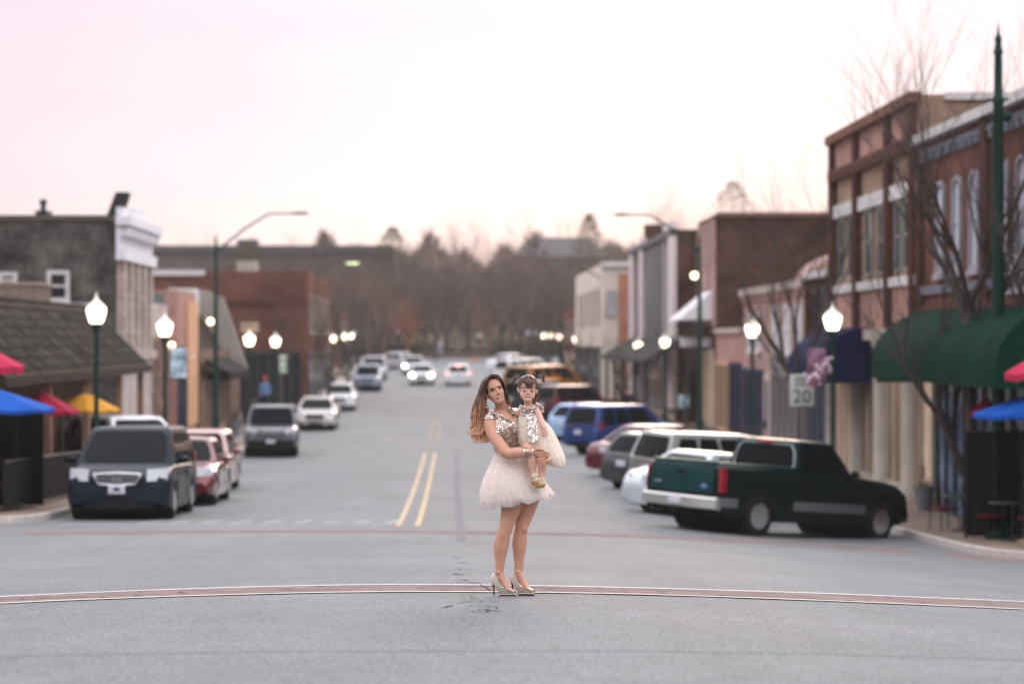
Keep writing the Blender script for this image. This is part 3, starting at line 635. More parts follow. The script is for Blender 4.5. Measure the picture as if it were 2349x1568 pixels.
awning(L3, -10.4, -9.3, 101, 111, 1.2, .35, mat('black_awning', (.012, .013, .016), .8), 'slope')
zt = lambda py: zz(py, 112)
mb = MB(); mb.prism([(PX(470, 112), zt(665)), (PX(510, 112), zt(682)), (PX(568, 112), zt(850)), (PX(470, 112), zt(850)), (-16, zt(850)), (-16, zt(665))], 'y', 112.05, 112.6)
mb.build('parapet_wall', GREYPL, L3, smooth=False)
MB().box(PX(395, 101), PX(452, 101), 99.7, 101.8, 3.0, zz(662, 101)).build('roof_unit', WTRIM, L3, smooth=False)
# long red brick block across the side street
L4 = building('long low red brick block across the side street with white coping', -44, PX(705, 126), 126, 150, zz(622, 126), BR_OLD)
f = Face(L4, 'y', 126, -1); f.part('coping', -44, PX(470, 126), zz(632, 126), zz(619, 126), .15, WTRIM)
f.part('wall_panel', -44, PX(640, 126), zz(700, 126), zz(690, 126), .1, BR_DARK, label='projecting course of darker brick')
f.window(PX(548, 126), PX(598, 126), zz(765, 126), zz(735, 126), WARMGL, mat('brown_frame', (.1,)*3), sill=False); f.shopfront(PX(470, 126), PX(690, 126), G(-9, 126)-.2, 1.4, 9, DKG, GLASS, .5)
f = Face(L4, 'x', PX(705, 126), 1)
for k in range(5): f.window(128 + 4.4*k, 130 + 4.4*k, 2.4, 4.4, GLASS, CREAM)
f.shopfront(126.5, 149.5, G(-9, 138)-.3, 1.4, 8, DKG, mat('brown_shop_glass', (.1,)*3), .5)
L5 = building('wide brown building with a grey flat roof rising behind the red brick block', -42, PX(905, 264), 264, 290, zz(566, 264), mat('brown_render', (0.1200, 0.0960, 0.0896), .9, var=.25, vscale=.4), z0=-2)
f = Face(L5, 'y', 264, -1); f.part('coping', -42, PX(905, 264), zz(580, 264), zz(563, 264), .4, mat('grey_roof_edge', (.075, .075, .08), .7))
for k in range(9): f.window(-34 + 3.1*k, -32.8 + 3.1*k, 7.6, 9.4, GLASS, CREAM)
MB().box(PX(545, 266), PX(590, 266), 265, 269, zz(566, 266)-.5, zz(550, 266)).build('roof_unit', mat('grey_roof_edge', (.1,)*3), L5, smooth=False)
MB().box(PX(548, 152), PX(590, 152), 150.5, 153, zz(650, 152), zz(600, 152)).build('roof_unit', CREAM, L5, smooth=False)
L6 = building('distant brick shop row on the left before the park', -26, -9.6, 206, 224, 4.4, BR_OLD)
f = Face(L6, 'x', -9.6, 1)
for k in range(4): f.window(207 + 4*k, 209 + 4*k, 1.9, 3.6, GLASS, CREAM)
f.shopfront(206.5, 223.5, G(-9.6, 215)-.3, 1.4, 5, DKG, GLASS, .5)
L7 = building('narrow pinkish two storey shop on the left pavement beyond the side lane', -22, -9.9, 151, 175, 5.4, STONEP)
f = Face(L7, 'x', -9.9, 1)
for k in range(5): f.window(152.5 + 4.4*k, 154.3 + 4.4*k, 2.6, 4.6, GLASS, CREAM)
f.shopfront(151.5, 174.5, G(-9.9, 163)-.3, 1.6, 7, DKG, mat('brown_shop_glass', (.1,)*3), .5)
# large house on the hill behind the trees
H = thing('hill_house', 'big hazy brown house with a hipped grey roof on the hill behind the trees', 'house', (PX(1290, 300), 306, G(8, 306)))
hx0, hx1 = PX(1180, 300), PX(1388, 300)
MB().box(hx0, hx1, 300, 312, -1, zz(590, 300)).build('wall', mat('mauve_brick', (.17, .125, .12), .9, var=.2), H, smooth=False)
zr = zz(590, 300); mb = MB(); mb.add([(hx0-.4, 299.6, zr), (hx1+.4, 299.6, zr), (hx1+.4, 312.4, zr), (hx0-.4, 312.4, zr), (hx0+2, 306, zz(540, 300)), (hx1-1.5, 306, zz(540, 300))], [(0, 1, 5, 4), (1, 2, 5), (2, 3, 4, 5), (3, 0, 4), (0, 3, 2, 1)])
mb.build('roof', mat('grey_slate', (.10, .095, .095), .9), H, smooth=False)
fh = Face(H, 'y', 300, -1)
for k in range(4): fh.window(hx0+1.2+2.6*k, hx0+2.4+2.6*k, zz(650, 300), zz(615, 300), GLASS, CREAM)
# park wall at the end of the street
pw = thing('park_wall', 'low brown brick wall along the park at the end of the street', 'wall', (0, 241, G(0, 241)))
MB().box(PX(970, 241), PX(1120, 241), 241, 241.4, -.8, zz(812, 241)).build('wall', BR_OLD, pw, smooth=False)
MB().box(PX(968, 241), PX(1122, 241), 240.9, 241.5, zz(812, 241), zz(810, 241)).build('coping', CREAM, pw, smooth=False)

def wall_lamp(root, px, py, D, r_=.16):
    x, z = PX(px, D), PZ(py, D); l_ = MB().ball((x, D, z), (r_, r_, r_), 12, 8).build('wall_lamp', mat('warm_wall_lamp', (.9, .8, .6), .5, emit=(1, .74, .48), estr=5.0), root)
wall_lamp(C4, 1593, 632, 105.6); wall_lamp(L2, 394, 792, 91.9, .13); wall_lamp(L3, 483, 737, 99.3, .14)
# ================================================================ street furniture
GRN = mat('dark_green_metal', (.007, .036, .026), .5, ior=1.25); GLOBE_ON = mat('lit_lamp_globe', (.9, .85, .75), .5, emit=(1, .86, .64), estr=5.0)
GLOBE_PINK = mat('lit_lamp_globe_pink', (.9, .8, .75), .5, emit=(1, .70, .58), estr=5.5); GLOBE_OFF = mat('unlit_lamp_globe', (.62, .64, .66), .4)
def lamp(px, X, label, state='on', zc=None, sc=1.0):
    D = FPX * X / (px - VX); g = G(X, D) + .13; zc = zc if zc is not None else g + 4.2
    r = thing('street_lamp', label, 'street lamp', (X, D, g), group='globe lamps along both pavements')
    h = zc - g - .30*sc
    mb = MB(); mb.lathe([(.19, -.05), (.19, .18), (.15, .24), (.13, .55), (.09, .66), (.062, .75), (.05, h-.28), (.075, h-.25), (.06, h-.2), (.11, h-.06), (.13, h)], 14)
    mb.build('post', GRN, r, org=(0, 0, 0))
    mb = MB(); s = sc; mb.lathe([(.12*s, h+.004), (.155*s, h+.04*s), (.215*s, h+.24*s), (.225*s, h+.33*s), (.20*s, h+.375*s), (.0, h+.376*s)], 16)
    mb.build('globe', {'on': GLOBE_ON, 'pink': GLOBE_PINK, 'off': GLOBE_OFF}[state], r, org=(0, 0, 0))
    mb = MB(); mb.lathe([(.215*s, h+.379*s), (.19*s, h+.42*s), (.11*s, h+.49*s), (.06*s, h+.53*s), (.045*s, h+.57*s), (.012, h+.66*s), (.003, h+.74*s)], 12); mb.build('cap', GLOBE_OFF if state == 'off' else mat('glowing_cap', (.7, .68, .62), .5, emit=(1, .88, .68), estr=.55), r, org=(0, 0, 0))
    return r, D, g, h
lampsL = [(221, -8.2, 712, 'nearest left street lamp, lit, standing before the dark shingle roof', 'on'), (378, -8.2, 747, 'second left street lamp, lit, with a blue banner beneath', 'on'),
          (572, -8.2, 776, 'lit street lamp left of its twin, near the seated figure', 'on'), (632, -8.2, 780, 'lit street lamp with a green and white banner, in front of the red brick block', 'on'),
          (732, -8.2, 777, 'far left lit street lamp beside the bare tree', 'on'), (790, -8.3, 770, 'smallest lit street lamp on the far left pavement', 'on')]
LP = {}
for px, X, py, lab, st in lampsL:
    D = FPX*X/(px-VX); LP[px] = lamp(px, X, lab, st, PZ(py, D))
lampsR = [(1910, 9.5, 730, 'nearest right street lamp, lit, before the blue awning', 'on'), (1726, 9.5, 752, 'right street lamp, lit, before the pink stone building', 'pink'),
          (1525, 9.5, 782, 'lit right street lamp at the near end of the dark canopy', 'on'), (1464, 9.5, 790, 'lit right street lamp rising over the dark canopy roof', 'on'),
          (1348, 9.3, 776, 'right hand one of the two close pinkish lamps far down the street', 'pink'), (1320, 9.3, 776, 'left hand one of the two close pinkish lamps far down the street', 'pink'),
          (1283, 8.3, 770, 'small pinkish lamp far down the right pavement', 'pink'), (1264, 8.3, 768, 'farthest small amber lamp on the right pavement', 'on')]
for px, X, py, lab, st in lampsR:
    D = FPX*X/(px-VX); LP[px] = lamp(px, X, lab, st, PZ(py, D))
for px, X, py, lab in [(815, -8.8, 762, 'unlit white globe lamp left of a close pair at the far left'), (842, -8.8, 762, 'unlit white globe lamp right of a close pair at the far left'),
                       (913, -5.6, 760, 'unlit white globe lamp alone before the dark park trees'), (1010, -1.32, 788, 'unlit globe lamp with a grey box at the end of the street'),
                       (1100, 2.64, 769, 'unlit white globe lamp on a thick dark post in the park'), (1212, 7.6, 764, 'pale unlit globe lamp left of a pair before the park trees'), (1228, 8.3, 764, 'pale unlit globe lamp right of a pair before the park trees'),
                       (888, -6.68, 816, 'low white globe lamp at the left kerb where the street ends')]:
    D = FPX*X/(px-VX); LP[px] = lamp(px, X, lab, 'off', PZ(py, D), .9)

for px, X, py, lab, st in [(765, -8.25, 774, 'small warm lamp between the bare trees far down the left pavement', 'on'), (806, -8.35, 768, 'tiny warm lamp beyond the smallest left street lamp', 'on'), (1395, 9.3, 786, 'small pinkish lamp right of the close far pair, by the cream building', 'pink'), (1248, 8.3, 768, 'tiny amber lamp at the very end of the right pavement', 'on')]:
    D = FPX*X/(px-VX); LP[px] = lamp(px, X, lab, st, PZ(py, D))

def mast(px, D, pytop, pyarm, pxlamp, label, lit=False):
    X = PX(px, D); g = G(X, D) + .1; sd = 1 if pxlamp > px else -1; zt = PZ(pytop, D) - g; za = PZ(pyarm, D) - g; xl = PX(pxlamp, D) - X
    r = thing('tall_street_light', label, 'street light', (X, D, g), group='tall green mast lights over the road')
    mb = MB(); mb.lathe([(.24, -.05), (.24, .1), (.17, .14), (.15, .9), (.12, 1.0), (.085, zt*.6), (.065, zt-.45), (.10, zt-.42), (.06, zt-.36), (.04, zt-.2), (.055, zt-.15), (.004, zt+.15)], 14); mb.build('post', GRN, r, org=(0, 0, 0))
    mb = MB(); mb.tube([(0, 0, zt-.55), (xl*.35, 0, zt-.55 + (za-zt+.55)*.62), (xl*.62, 0, za-.03), (xl*.86, 0, za)], [.045, .04, .035, .03], 8); a = mb.build('arm', GRN, r, org=(0, 0, 0))
    mb = MB(); mb.loft([[(xl*(.84+.26*t) , w*math.cos(q)*(.12+.0)*f_, za + .06*math.sin(q)*f_) for q in [2*math.pi*k/10 for k in range(10)] for w in (1,)] for t, f_ in ((0, .35), (.25, .8), (.6, 1.1), (.9, .8), (1, .2))])
    mb.build('lamp_head', mat('mast_head_green', (.05, .10, .05), .5) if not lit else mat('mast_head_lit', (.5, .6, .4), .5, emit=(.85, 1, .5), estr=1.6), r, org=(0, 0, 0))
    return r
mast(495, 93.4, 545, 489, 690, 'tall green mast light on the left with its long arm over the road')
mast(690, 146, 630, 604, 812, 'second tall green mast light on the left, its lamp lit', True)
mast(1605, 91, 545, 492, 1425, 'tall green mast light on the right with its arm over the parked cars')
mast(1392, 146, 626, 608, 1275, 'second tall green mast light on the right, before the cream building')
mast(1290, 207, 690, 668, 1225, 'farthest tall green mast light on the right')
# tall near mast at the right edge
D = 46.5; X = PX(2290, D); g = G(X, D) + .1; zt = PZ(60, D) - g
r = thing('tall_mast', 'very tall thick dark green pole with pointed finial at the right edge', 'pole', (X, D, g))
mb = MB(); mb.lathe([(.26, -.05), (.26, .2), (.18, .3), (.135, 1.2), (.11, zt*.7), (.095, zt-1.5), (.12, zt-1.46), (.12, zt-1.40), (.085, zt-1.34), (.075, zt-.55), (.10, zt-.5), (.07, zt-.42), (.06, zt-.3), (.075, zt-.25), (.03, zt-.15), (.004, zt+.05)], 16); mb.build('post', GRN, r, org=(0, 0, 0))
mb = MB(); mb.box(-.20, .20, -.02, .02, zt-1.43, zt-1.39); mb.ball((.17, 0, zt-1.75), .10); mb.build('bracket', GRN, r, org=(0, 0, 0))

# banners on lamps
def banner(X, D, z0, z1, w, m, label, side=1, cross=None):
    r = thing('street_banner', label, 'banner', (X, D, z0), group='cloth banners hung on lamp posts')
    a, b = (.10, .10+w) if side > 0 else (-.10-w, -.10)
    mb = MB(); n = 8
    mb.loft([[(a, -.012 + .02*math.sin(4*k/n*3), (z1-z0)*k/n), (b, -.012 + .02*math.sin(4*k/n*3+1), (z1-z0)*k/n), (b, .0 + .02*math.sin(4*k/n*3+1), (z1-z0)*k/n), (a, .0 + .02*math.sin(4*k/n*3), (z1-z0)*k/n)] for k in range(n+1)])
    mb.build('cloth', m, r, org=(0, 0, 0))
    for zb in (-.03, z1-z0+.03): MB().tube([(0, 0, zb), (b if side > 0 else a, 0, zb)], .018, 6).build('rod', GRN, r, org=(0, 0, 0))
    return r
BLU = mat('blue_banner', (.10, .28, .42), .8, var=.5, vscale=3, col2=(.50, .62, .68)); PNK = mat('pink_red_banner', (.22, .012, .035), .8, var=.6, vscale=2.2, col2=(.32, .20, .28))
def ban(px0, px1, py0, py1, D, m, lab, side):
    X = PX(px0 if side > 0 else px1, D) - .1*side; return banner(X, D, PZ(py1, D), PZ(py0, D), abs(PX(px1, D)-PX(px0, D)), m, lab, side)
ban(391, 428, 798, 866, LP[378][1]+.0, BLU, 'light blue banner with pale shapes under the second left lamp', 1)
ban(641, 658, 814, 855, LP[632][1], mat('green_white_banner', (.16, .35, .16), .8, var=.4, vscale=3, col2=(.6, .65, .6)), 'green and white banner under the fourth left lamp', 1)
ban(664, 690, 812, 848, 140, BLU, 'small sky blue banner left of the second tall mast', -1)
ban(1852, 1896, 798, 872, LP[1910][1], PNK, 'lavender and crimson banner beside the nearest right lamp', -1)
ban(1555, 1580, 905, 935, 102, BLU, 'small blue banner near the tall mast light on the right', -1)
ban(1208, 1222, 826, 850, 215, mat('pale_pink_banner', (.5, .3, .35), .8), 'tiny pale pink banner far down the right side', 1)
ban(1330, 1346, 838, 858, 150, BLU, 'tiny light blue banner before the far right shops', -1)
# flower cluster hanging at the near right lamp
fl = thing('flower_basket', 'cluster of white and pink blossoms hanging below the crimson banner', 'flowers', (PX(1880, 60), 59.6, PZ(880, 60)))
rnd = random.Random(3); mb = MB(); mb2 = MB()
for k in range(70):
    t = rnd.random(); px = 1848 + 55*t + rnd.uniform(-8, 8); py = 868 - 38*max(0, t-.35)*1.5 + rnd.uniform(-14, 18)
    c = (PX(px, 59.6), 59.6 + rnd.uniform(-.15, .15), PZ(py, 59.6)); (mb if k % 3 else mb2).ball(c, (.05, .05, .045), 6, 4)
mb.build('blossoms', mat('white_petals', (.66, .56, .62), .7), fl); mb2.build('leaves', mat('pinkish_leaves', (.35, .10, .16), .8), fl)
MB().tube([(PX(1908, 60), 60.3, PZ(850, 60)), (PX(1880, 60), 59.7, PZ(846, 60))], .02, 6).build('bracket', GRN, fl)

def plain_sign(name, label, cat, px0, px1, py0, py1, D, board, lines=(), tcol=None, pole=True, thick=.012):
    x0, x1, z0, z1 = PX(px0, D), PX(px1, D), PZ(py1, D), PZ(py0, D); xm = (x0+x1)/2; g = G(xm, D) + .1
    r = thing(name, label, cat, (xm, D, g)); w = x1 - x0
    MB().box(x0, x1, D-thick, D, z0, z1).build('board', board, r, bevel=.008)
    if pole: MB().box(xm-.03, xm+.03, D+.004, D+.05, g-.1, z1-.05).build('post', mat('galvanised_post', (.25, .26, .26), .5, .6), r)
    for s, rx_, rz, sz in lines:
        t = text_mb(s, sz); t.build('lettering', tcol, r, smooth=False, xf=Matrix.Translation((xm + rx_*w, D-thick-.006, z0 + rz*(z1-z0))) @ Matrix.Rotation(R(90), 4, 'X'))
    return r
INK = mat('black_ink', (.03, .04, .04), .7)
sgn = plain_sign('speed_limit_sign', 'white speed limit sign reading 20 above the dark pickup cab', 'sign', 1812, 1867, 858, 931, 61.6, mat('sign_white', (.56, .60, .57), .5), [('SPEED', 0, .85, .15), ('LIMIT', 0, .68, .165), ('20', 0, .29, .48)], INK)
mb = MB(); 
plain_sign('street_name_sign', 'small green street name sign on the second tall left mast', 'sign', 688, 706, 806, 820, 145.5, mat('street_sign_green', (.02, .28, .14), .5), pole=False)
plain_sign('street_name_sign', 'tiny teal street name plate on its own post left of the second mast', 'sign', 668, 686, 816, 822, 144.8, mat('street_sign_green', (.02,)*3))
plain_sign('shop_sign', 'upright white notice board on the right pavement under the canopy', 'sign', 1452, 1474, 862, 912, 124, WTRIM)
plain_sign('shop_sign', 'small lavender board hanging near the canopy on the right', 'sign', 1486, 1510, 822, 840, 113.5, mat('lavender_board', (.42, .30, .36), .7))
plain_sign('shop_sign', 'small orange and white board under the lavender one', 'sign', 1487, 1510, 848, 868, 113, mat('orange_white_board', (.45, .18, .08), .7, var=.5, col2=(.7, .65, .6), vscale=4))
plain_sign('notice_board', 'grey information box below the unlit lamp at the end of the street', 'sign', 998, 1016, 792, 830, 243.4, mat('grey_box_paint', (.28, .29, .34), .6))
plain_sign('meter_cabinet', 'pale green metal cabinet on the far left pavement', 'cabinet', 897, 911, 808, 830, 242, mat('pale_green_metal', (.30, .38, .34), .6), pole=False, thick=.3)
plain_sign('flag_pole', 'thin grey flag pole standing in the park beyond the road end', 'pole', 1048, 1052, 770, 826, 242.6, mat('galvanised_post', (.25,)*3), pole=False, thick=.1)

def barrier(px0, px1, py0, py1, D, label, legs=3):
    x0, x1, z0, z1 = PX(px0, D), PX(px1, D), PZ(py1, D), PZ(py0, D); xm = (x0+x1)/2; g = G(xm, D)
    r = thing('road_barrier', label, 'barrier', (xm, D, g), group='orange road works barriers'); OR = mat('barrier_orange', (.72, .26, .02), .6, var=.2)
    h = (z1 - z0)
    MB().box(x0, x1, D-.05, D+.05, z1-h*.32, z1).build('rail', OR, r, bevel=.01); MB().box(x0, x1, D-.05, D+.05, z0, z0+h*.32).build('rail', OR, r, bevel=.01)
    for k in range(legs): c = x0 + .1 + (x1-x0-.2)*k/(legs-1); MB().box(c-.06, c+.06, D+.055, D+.15, g, z1+.1).build('leg', OR, r)
    return r
barrier(1250, 1286, 866, 883, 133, 'orange road works barrier nearest, right of the toddler pigtails', 3)
barrier(1240, 1262, 838, 848, 168, 'small orange barrier piece farther back', 2)
barrier(1080, 1100, 822, 832, 228, 'yellow orange barrier at the end of the street', 2)

# umbrellas and patio
def umbrella(X, D, zedge, rad, rise, m, label, n=8, folded=False, valance=0, name='patio_umbrella'):
    g = G(X, D) + .13
    r = thing(name, label, 'umbrella', (X, D, g), group='patio umbrellas outside the restaurants'); h = zedge - g
    top = h + rise
    MB().lathe([(.24, 0), (.24, .06), (.06, .1), (.024, .12), (.022, top+.05), (.03, top+.06), (.035, top+.1), (.004, top+.14)], 10).build('pole', mat('umbrella_pole', (.25, .18, .12), .6), r, org=(0, 0, 0))
    mb = MB()
    if folded:
        rings = []
        for t, q in ((0, .03), (.12, .07), (.35, .11), (.7, .15), (.95, .19), (1, .17)):
            rings.append([(q*(1 + .25*math.cos(n*a))*math.cos(a), q*(1 + .25*math.cos(n*a))*math.sin(a), top - t*1.25) for a in [2*math.pi*k/32 for k in range(32)]])
        mb.loft(rings)
    else:
        rings = []
        for t in np.linspace(0.02, 1, 9):
            ring = []
            for k in range(n*6):
                a = 2*math.pi*k/(n*6) + .2; u = (a-.2) / (2*math.pi/n) % 1; rib = math.cos(math.pi/n) / math.cos((u-.5)*2*math.pi/n); sag = .05*math.sin(math.pi*u)*t
                ring.append((rad*t*rib*math.cos(a), rad*t*rib*math.sin(a), top - rise*(t**1.12) - sag*.6))
            rings.append(ring)
        low = [(p[0], p[1], p[2]-.07-(valance*(.75+.25*math.cos(k*math.pi/2.0)))) for k, p in enumerate(rings[-1])]
        rings.append(low); rings += [[(p[0]*.985, p[1]*.985, p[2]) for p in low]] + [[(p[0]*.985, p[1]*.985, p[2]-.012) for p in q] for q in rings[-2::-1]]
        mb.loft(rings, cap=False)
    c = mb.build('canopy', m, r, org=(0, 0, 0), angle=30)
    if not folded:
        rb = MB()
        for k in range(n): a = 2*math.pi*k/n + .2; rb.tube([(.02, 0, top-.1), (rad*.97*math.cos(a), rad*.97*math.sin(a), h-.03)], .008, 4)
        rb.build('ribs', DARKM, r, org=(0, 0, 0))
    return r
UB = mat('blue_umbrella_cloth', (.010, .075, .34), .75, var=.15); UR = mat('crimson_umbrella_cloth', (.26, .012, .04), .75, var=.15); UY = mat('yellow_umbrella_cloth', (.52, .25, .035), .75, var=.15)
UT = mat('teal_umbrella_cloth', (.02, .14, .13), .8, var=.3, vscale=6, stretch=(4, 4, 1)); UP = mat('pink_umbrella_cloth', (.40, .03, .07), .75, var=.15)
def umb(pxc, pyedge, D, rpx, risepx, m, label, **k):
    umbrella(PX(pxc, D), D, PZ(pyedge, D), rpx*D/FPX, risepx*D/FPX, m, label, **k)
umb(-14, 936, 46.5, 139, 46, UB, 'big blue patio umbrella at the left edge')
umb(92, 942, 56, 90, 47, UR, 'crimson patio umbrella between the blue and yellow ones on the left')
umb(195, 938, 61, 80, 37, UY, 'yellow orange patio umbrella beside the first left lamp')
umb(-30, 838, 43.5, 84, 42, UP, 'high pink umbrella with a fringed edge at the left edge, above the blue one', valance=.07)
umb(62, 952, 50.5, 20, 8, UT, 'folded teal umbrella under the blue one on the left', folded=True, name='folded_umbrella')
umb(2362, 949, 44.5, 136, 44, UB, 'big blue patio umbrella at the right edge')
umb(2262, 946, 48.5, 40, 36, UR, 'crimson patio umbrella peeking from behind the right blue one')
umb(2372, 855, 42.8, 70, 38, UP, 'high pink umbrella with a fringed edge at the right edge, above the blue one', valance=.07)
umb(2286, 952, 47, 20, 8, UT, 'folded teal umbrella under the right blue one', folded=True, name='folded_umbrella')
IRON = mat('black_iron', (.015, .015, .017), .5); REDCH = mat('red_seat', (.10, .012, .012), .6)
def chair():
    r = thing('patio_chair', 'x', 'chair', (0, 0, 0), 'iron patio chairs with red seats')
    MB().box(-.22, .22, -.22, .22, .43, .47).build('seat', REDCH, r, bevel=.012)
    mb = MB(); mb.tube([(-.21, .21, .4), (-.21, .26, .95), (.21, .26, .95), (.21, .21, .4)], .014, 6)
    for k in range(4): x = -.13 + .087*k; mb.tube([(x, .215, .45), (x, .258, .93)], .008, 5)
    mb.build('backrest', IRON, r)
    for sx in (-1, 1):
        for sy in (-1, 1): MB().tube([(.2*sx, .2*sy, .44), (.22*sx, .23*sy, 0)], .014, 6).build('leg', IRON, r)
    return r
def table():
    r = thing('patio_table', 'x', 'table', (0, 0, 0), 'round iron patio tables')
    MB().lathe([(.0, .70), (.44, .70), (.46, .72), (.44, .74), (.0, .74)], 24).build('table_top', IRON, r)
    MB().lathe([(.035, 0), (.03, .3), (.03, .7)], 8).build('pedestal', IRON, r); MB().lathe([(.26, 0), (.24, .03), (.04, .06)], 14).build('base', IRON, r)
    return r
ch0, tb0 = chair(), table(); uc = ut = False
def put(proto, used, x, y, rz, label):
    o = proto if not used else copy_tree(proto); o.location = (x, y, G(x, y) + .13); o.rotation_euler = (0, 0, R(rz)); o['label'] = label; return o
TS = [(-9.0, 48.2, 'round black patio table under the left blue umbrella', 'left table under the blue umbrella'), (-9.4, 52.0, 'round black patio table behind the folded teal umbrella on the left', 'left table by the teal umbrella'),
      (-9.6, 57.6, 'round black patio table under the left crimson umbrella', 'left table under the crimson umbrella'), (10.55, 45.6, 'round black patio table under the right blue umbrella', 'right table under the blue umbrella'),
      (10.4, 49.3, 'round black patio table behind the right crimson umbrella', 'right table by the crimson umbrella')]
for i, (x, y, lab, lc) in enumerate(TS):
    put(tb0, i > 0, x, y, 0, lab)
    for j, (a, wd) in enumerate(((20, 'far side'), (200, 'near side'))):
        q = R(a + 90); put(ch0, (i, j) != (0, 0), x + .72*math.cos(q), y + .72*math.sin(q), a, 'iron chair, %s of the %s' % (wd, lc))
DARKFILL = mat('patio_dark_fill', (.008, .008, .009), .85, var=.4, vscale=4)
def screen(x0, x1, D, h, label):  # added black panels standing in for the dark mass of the patio
    g = G((x0+x1)/2, D) + .13; r = thing('dark_filler_screen', label, 'screen', ((x0+x1)/2, D, g), 'added black screens filling the patio dark'); n = 3
    for k in range(n):
        a, b = x0 + (x1-x0)*k/n, x0 + (x1-x0)*(k+1)/n; ya, yb = (D, D+.18) if k % 2 else (D+.18, D); mb = MB()
        mb.loft([[(a+.02, ya, g+.05), (a+.02, ya+.03, g+.05), (a+.02, ya+.03, g+h), (a+.02, ya, g+h)], [(b-.02, yb, g+.05), (b-.02, yb+.03, g+.05), (b-.02, yb+.03, g+h), (b-.02, yb, g+h)]]); mb.build('panel', DARKFILL, r, bevel=.01)
        MB().tube([(a, ya+.015, g), (a, ya+.015, g+h+.05)], .025, 8).build('post', IRON, r)
    return r
screen(-9.75, -8.05, 47.6, 1.95, 'added black screen filling the dark patio behind the folded teal umbrella on the left')
screen(10.5, 12.6, 44.3, 1.9, 'added black screen filling the dark patio at the right edge below the blue umbrella')
screen(9.85, 11.4, 46.3, 2.05, 'added black screen filling the dark patio behind the folded teal umbrella on the right')
# railings, planters
def railing(x, y0, y1, label):
    g = G(x, (y0+y1)/2) + .13; r = thing('patio_fence', label, 'fence', (x, (y0+y1)/2, g)); z = lambda y: G(x, y) + .13
    MB().tube([(x, y0, z(y0)+.95), (x, y1, z(y1)+.95)], .025, 6).build('rail', IRON, r); MB().tube([(x, y0, z(y0)+.12), (x, y1, z(y1)+.12)], .018, 6).build('rail', IRON, r)
    n = int((y1-y0)/.14); mb = MB()
    for k in range(n + 1): y = y0 + (y1-y0)*k/n; mb.tube([(x, y, z(y)+.12), (x, y, z(y)+.95)], .010 if k % 10 else .028, 5)
    tag(mb.build('pickets', IRON, r), kind='stuff')
    pc = MB(); pc.loft([[(x+.03, y, z(y)+.1), (x+.04, y, z(y)+.1), (x+.04, y, z(y)+.92), (x+.03, y, z(y)+.92)] for y in (y0, (y0+y1)/2, y1)]); pc.build('dark_infill', DARKFILL, r)  # solid black infill added to darken the area behind the railing
railing(-8.35, 45.0, 56.5, 'black iron railing round the left patio')
railing(-9.6, 112.5, 124, 'black railing in front of the side lane beyond the mansard shop')
def planter(x, y, s, m, label):
    g = G(x, y) + .13; r = thing('planter', label, 'planter', (x, y, g)); MB().lathe([(.16*s, 0), (.24*s, .5*s), (.27*s, .52*s), (.27*s, .58*s), (.22*s, .58*s), (.2*s, .5*s), (0, .5*s)], 16).build('pot', m, r, org=(0, 0, 0))
    rn = random.Random(int(x*10)); mb = MB()
    for k in range(40):
        a = rn.uniform(0, 6.28); q = rn.uniform(.05, .22)*s; mb.tube([(q*.4*math.cos(a), q*.4*math.sin(a), .5*s), (q*math.cos(a), q*math.sin(a), (.55+rn.uniform(.05, .3))*s)], [.012, .002], 3)
    mb.build('plant', mat('dry_plant', (.09, .08, .04), .9), r, org=(0, 0, 0))
planter(PX(2120, 57), 57, 1.0, mat('grey_pot', (.16, .17, .17), .8), 'grey tapered pot on the pavement by the cream column')
planter(PX(8, 47), 44.6, .8, mat('stone_pot', (.30, .27, .22), .9), 'pale stone pot at the left street corner')
planter(PX(540, 99), 98, 1.2, mat('grey_pot', (.16,)*3), 'grey pot on the left pavement near the side lane')
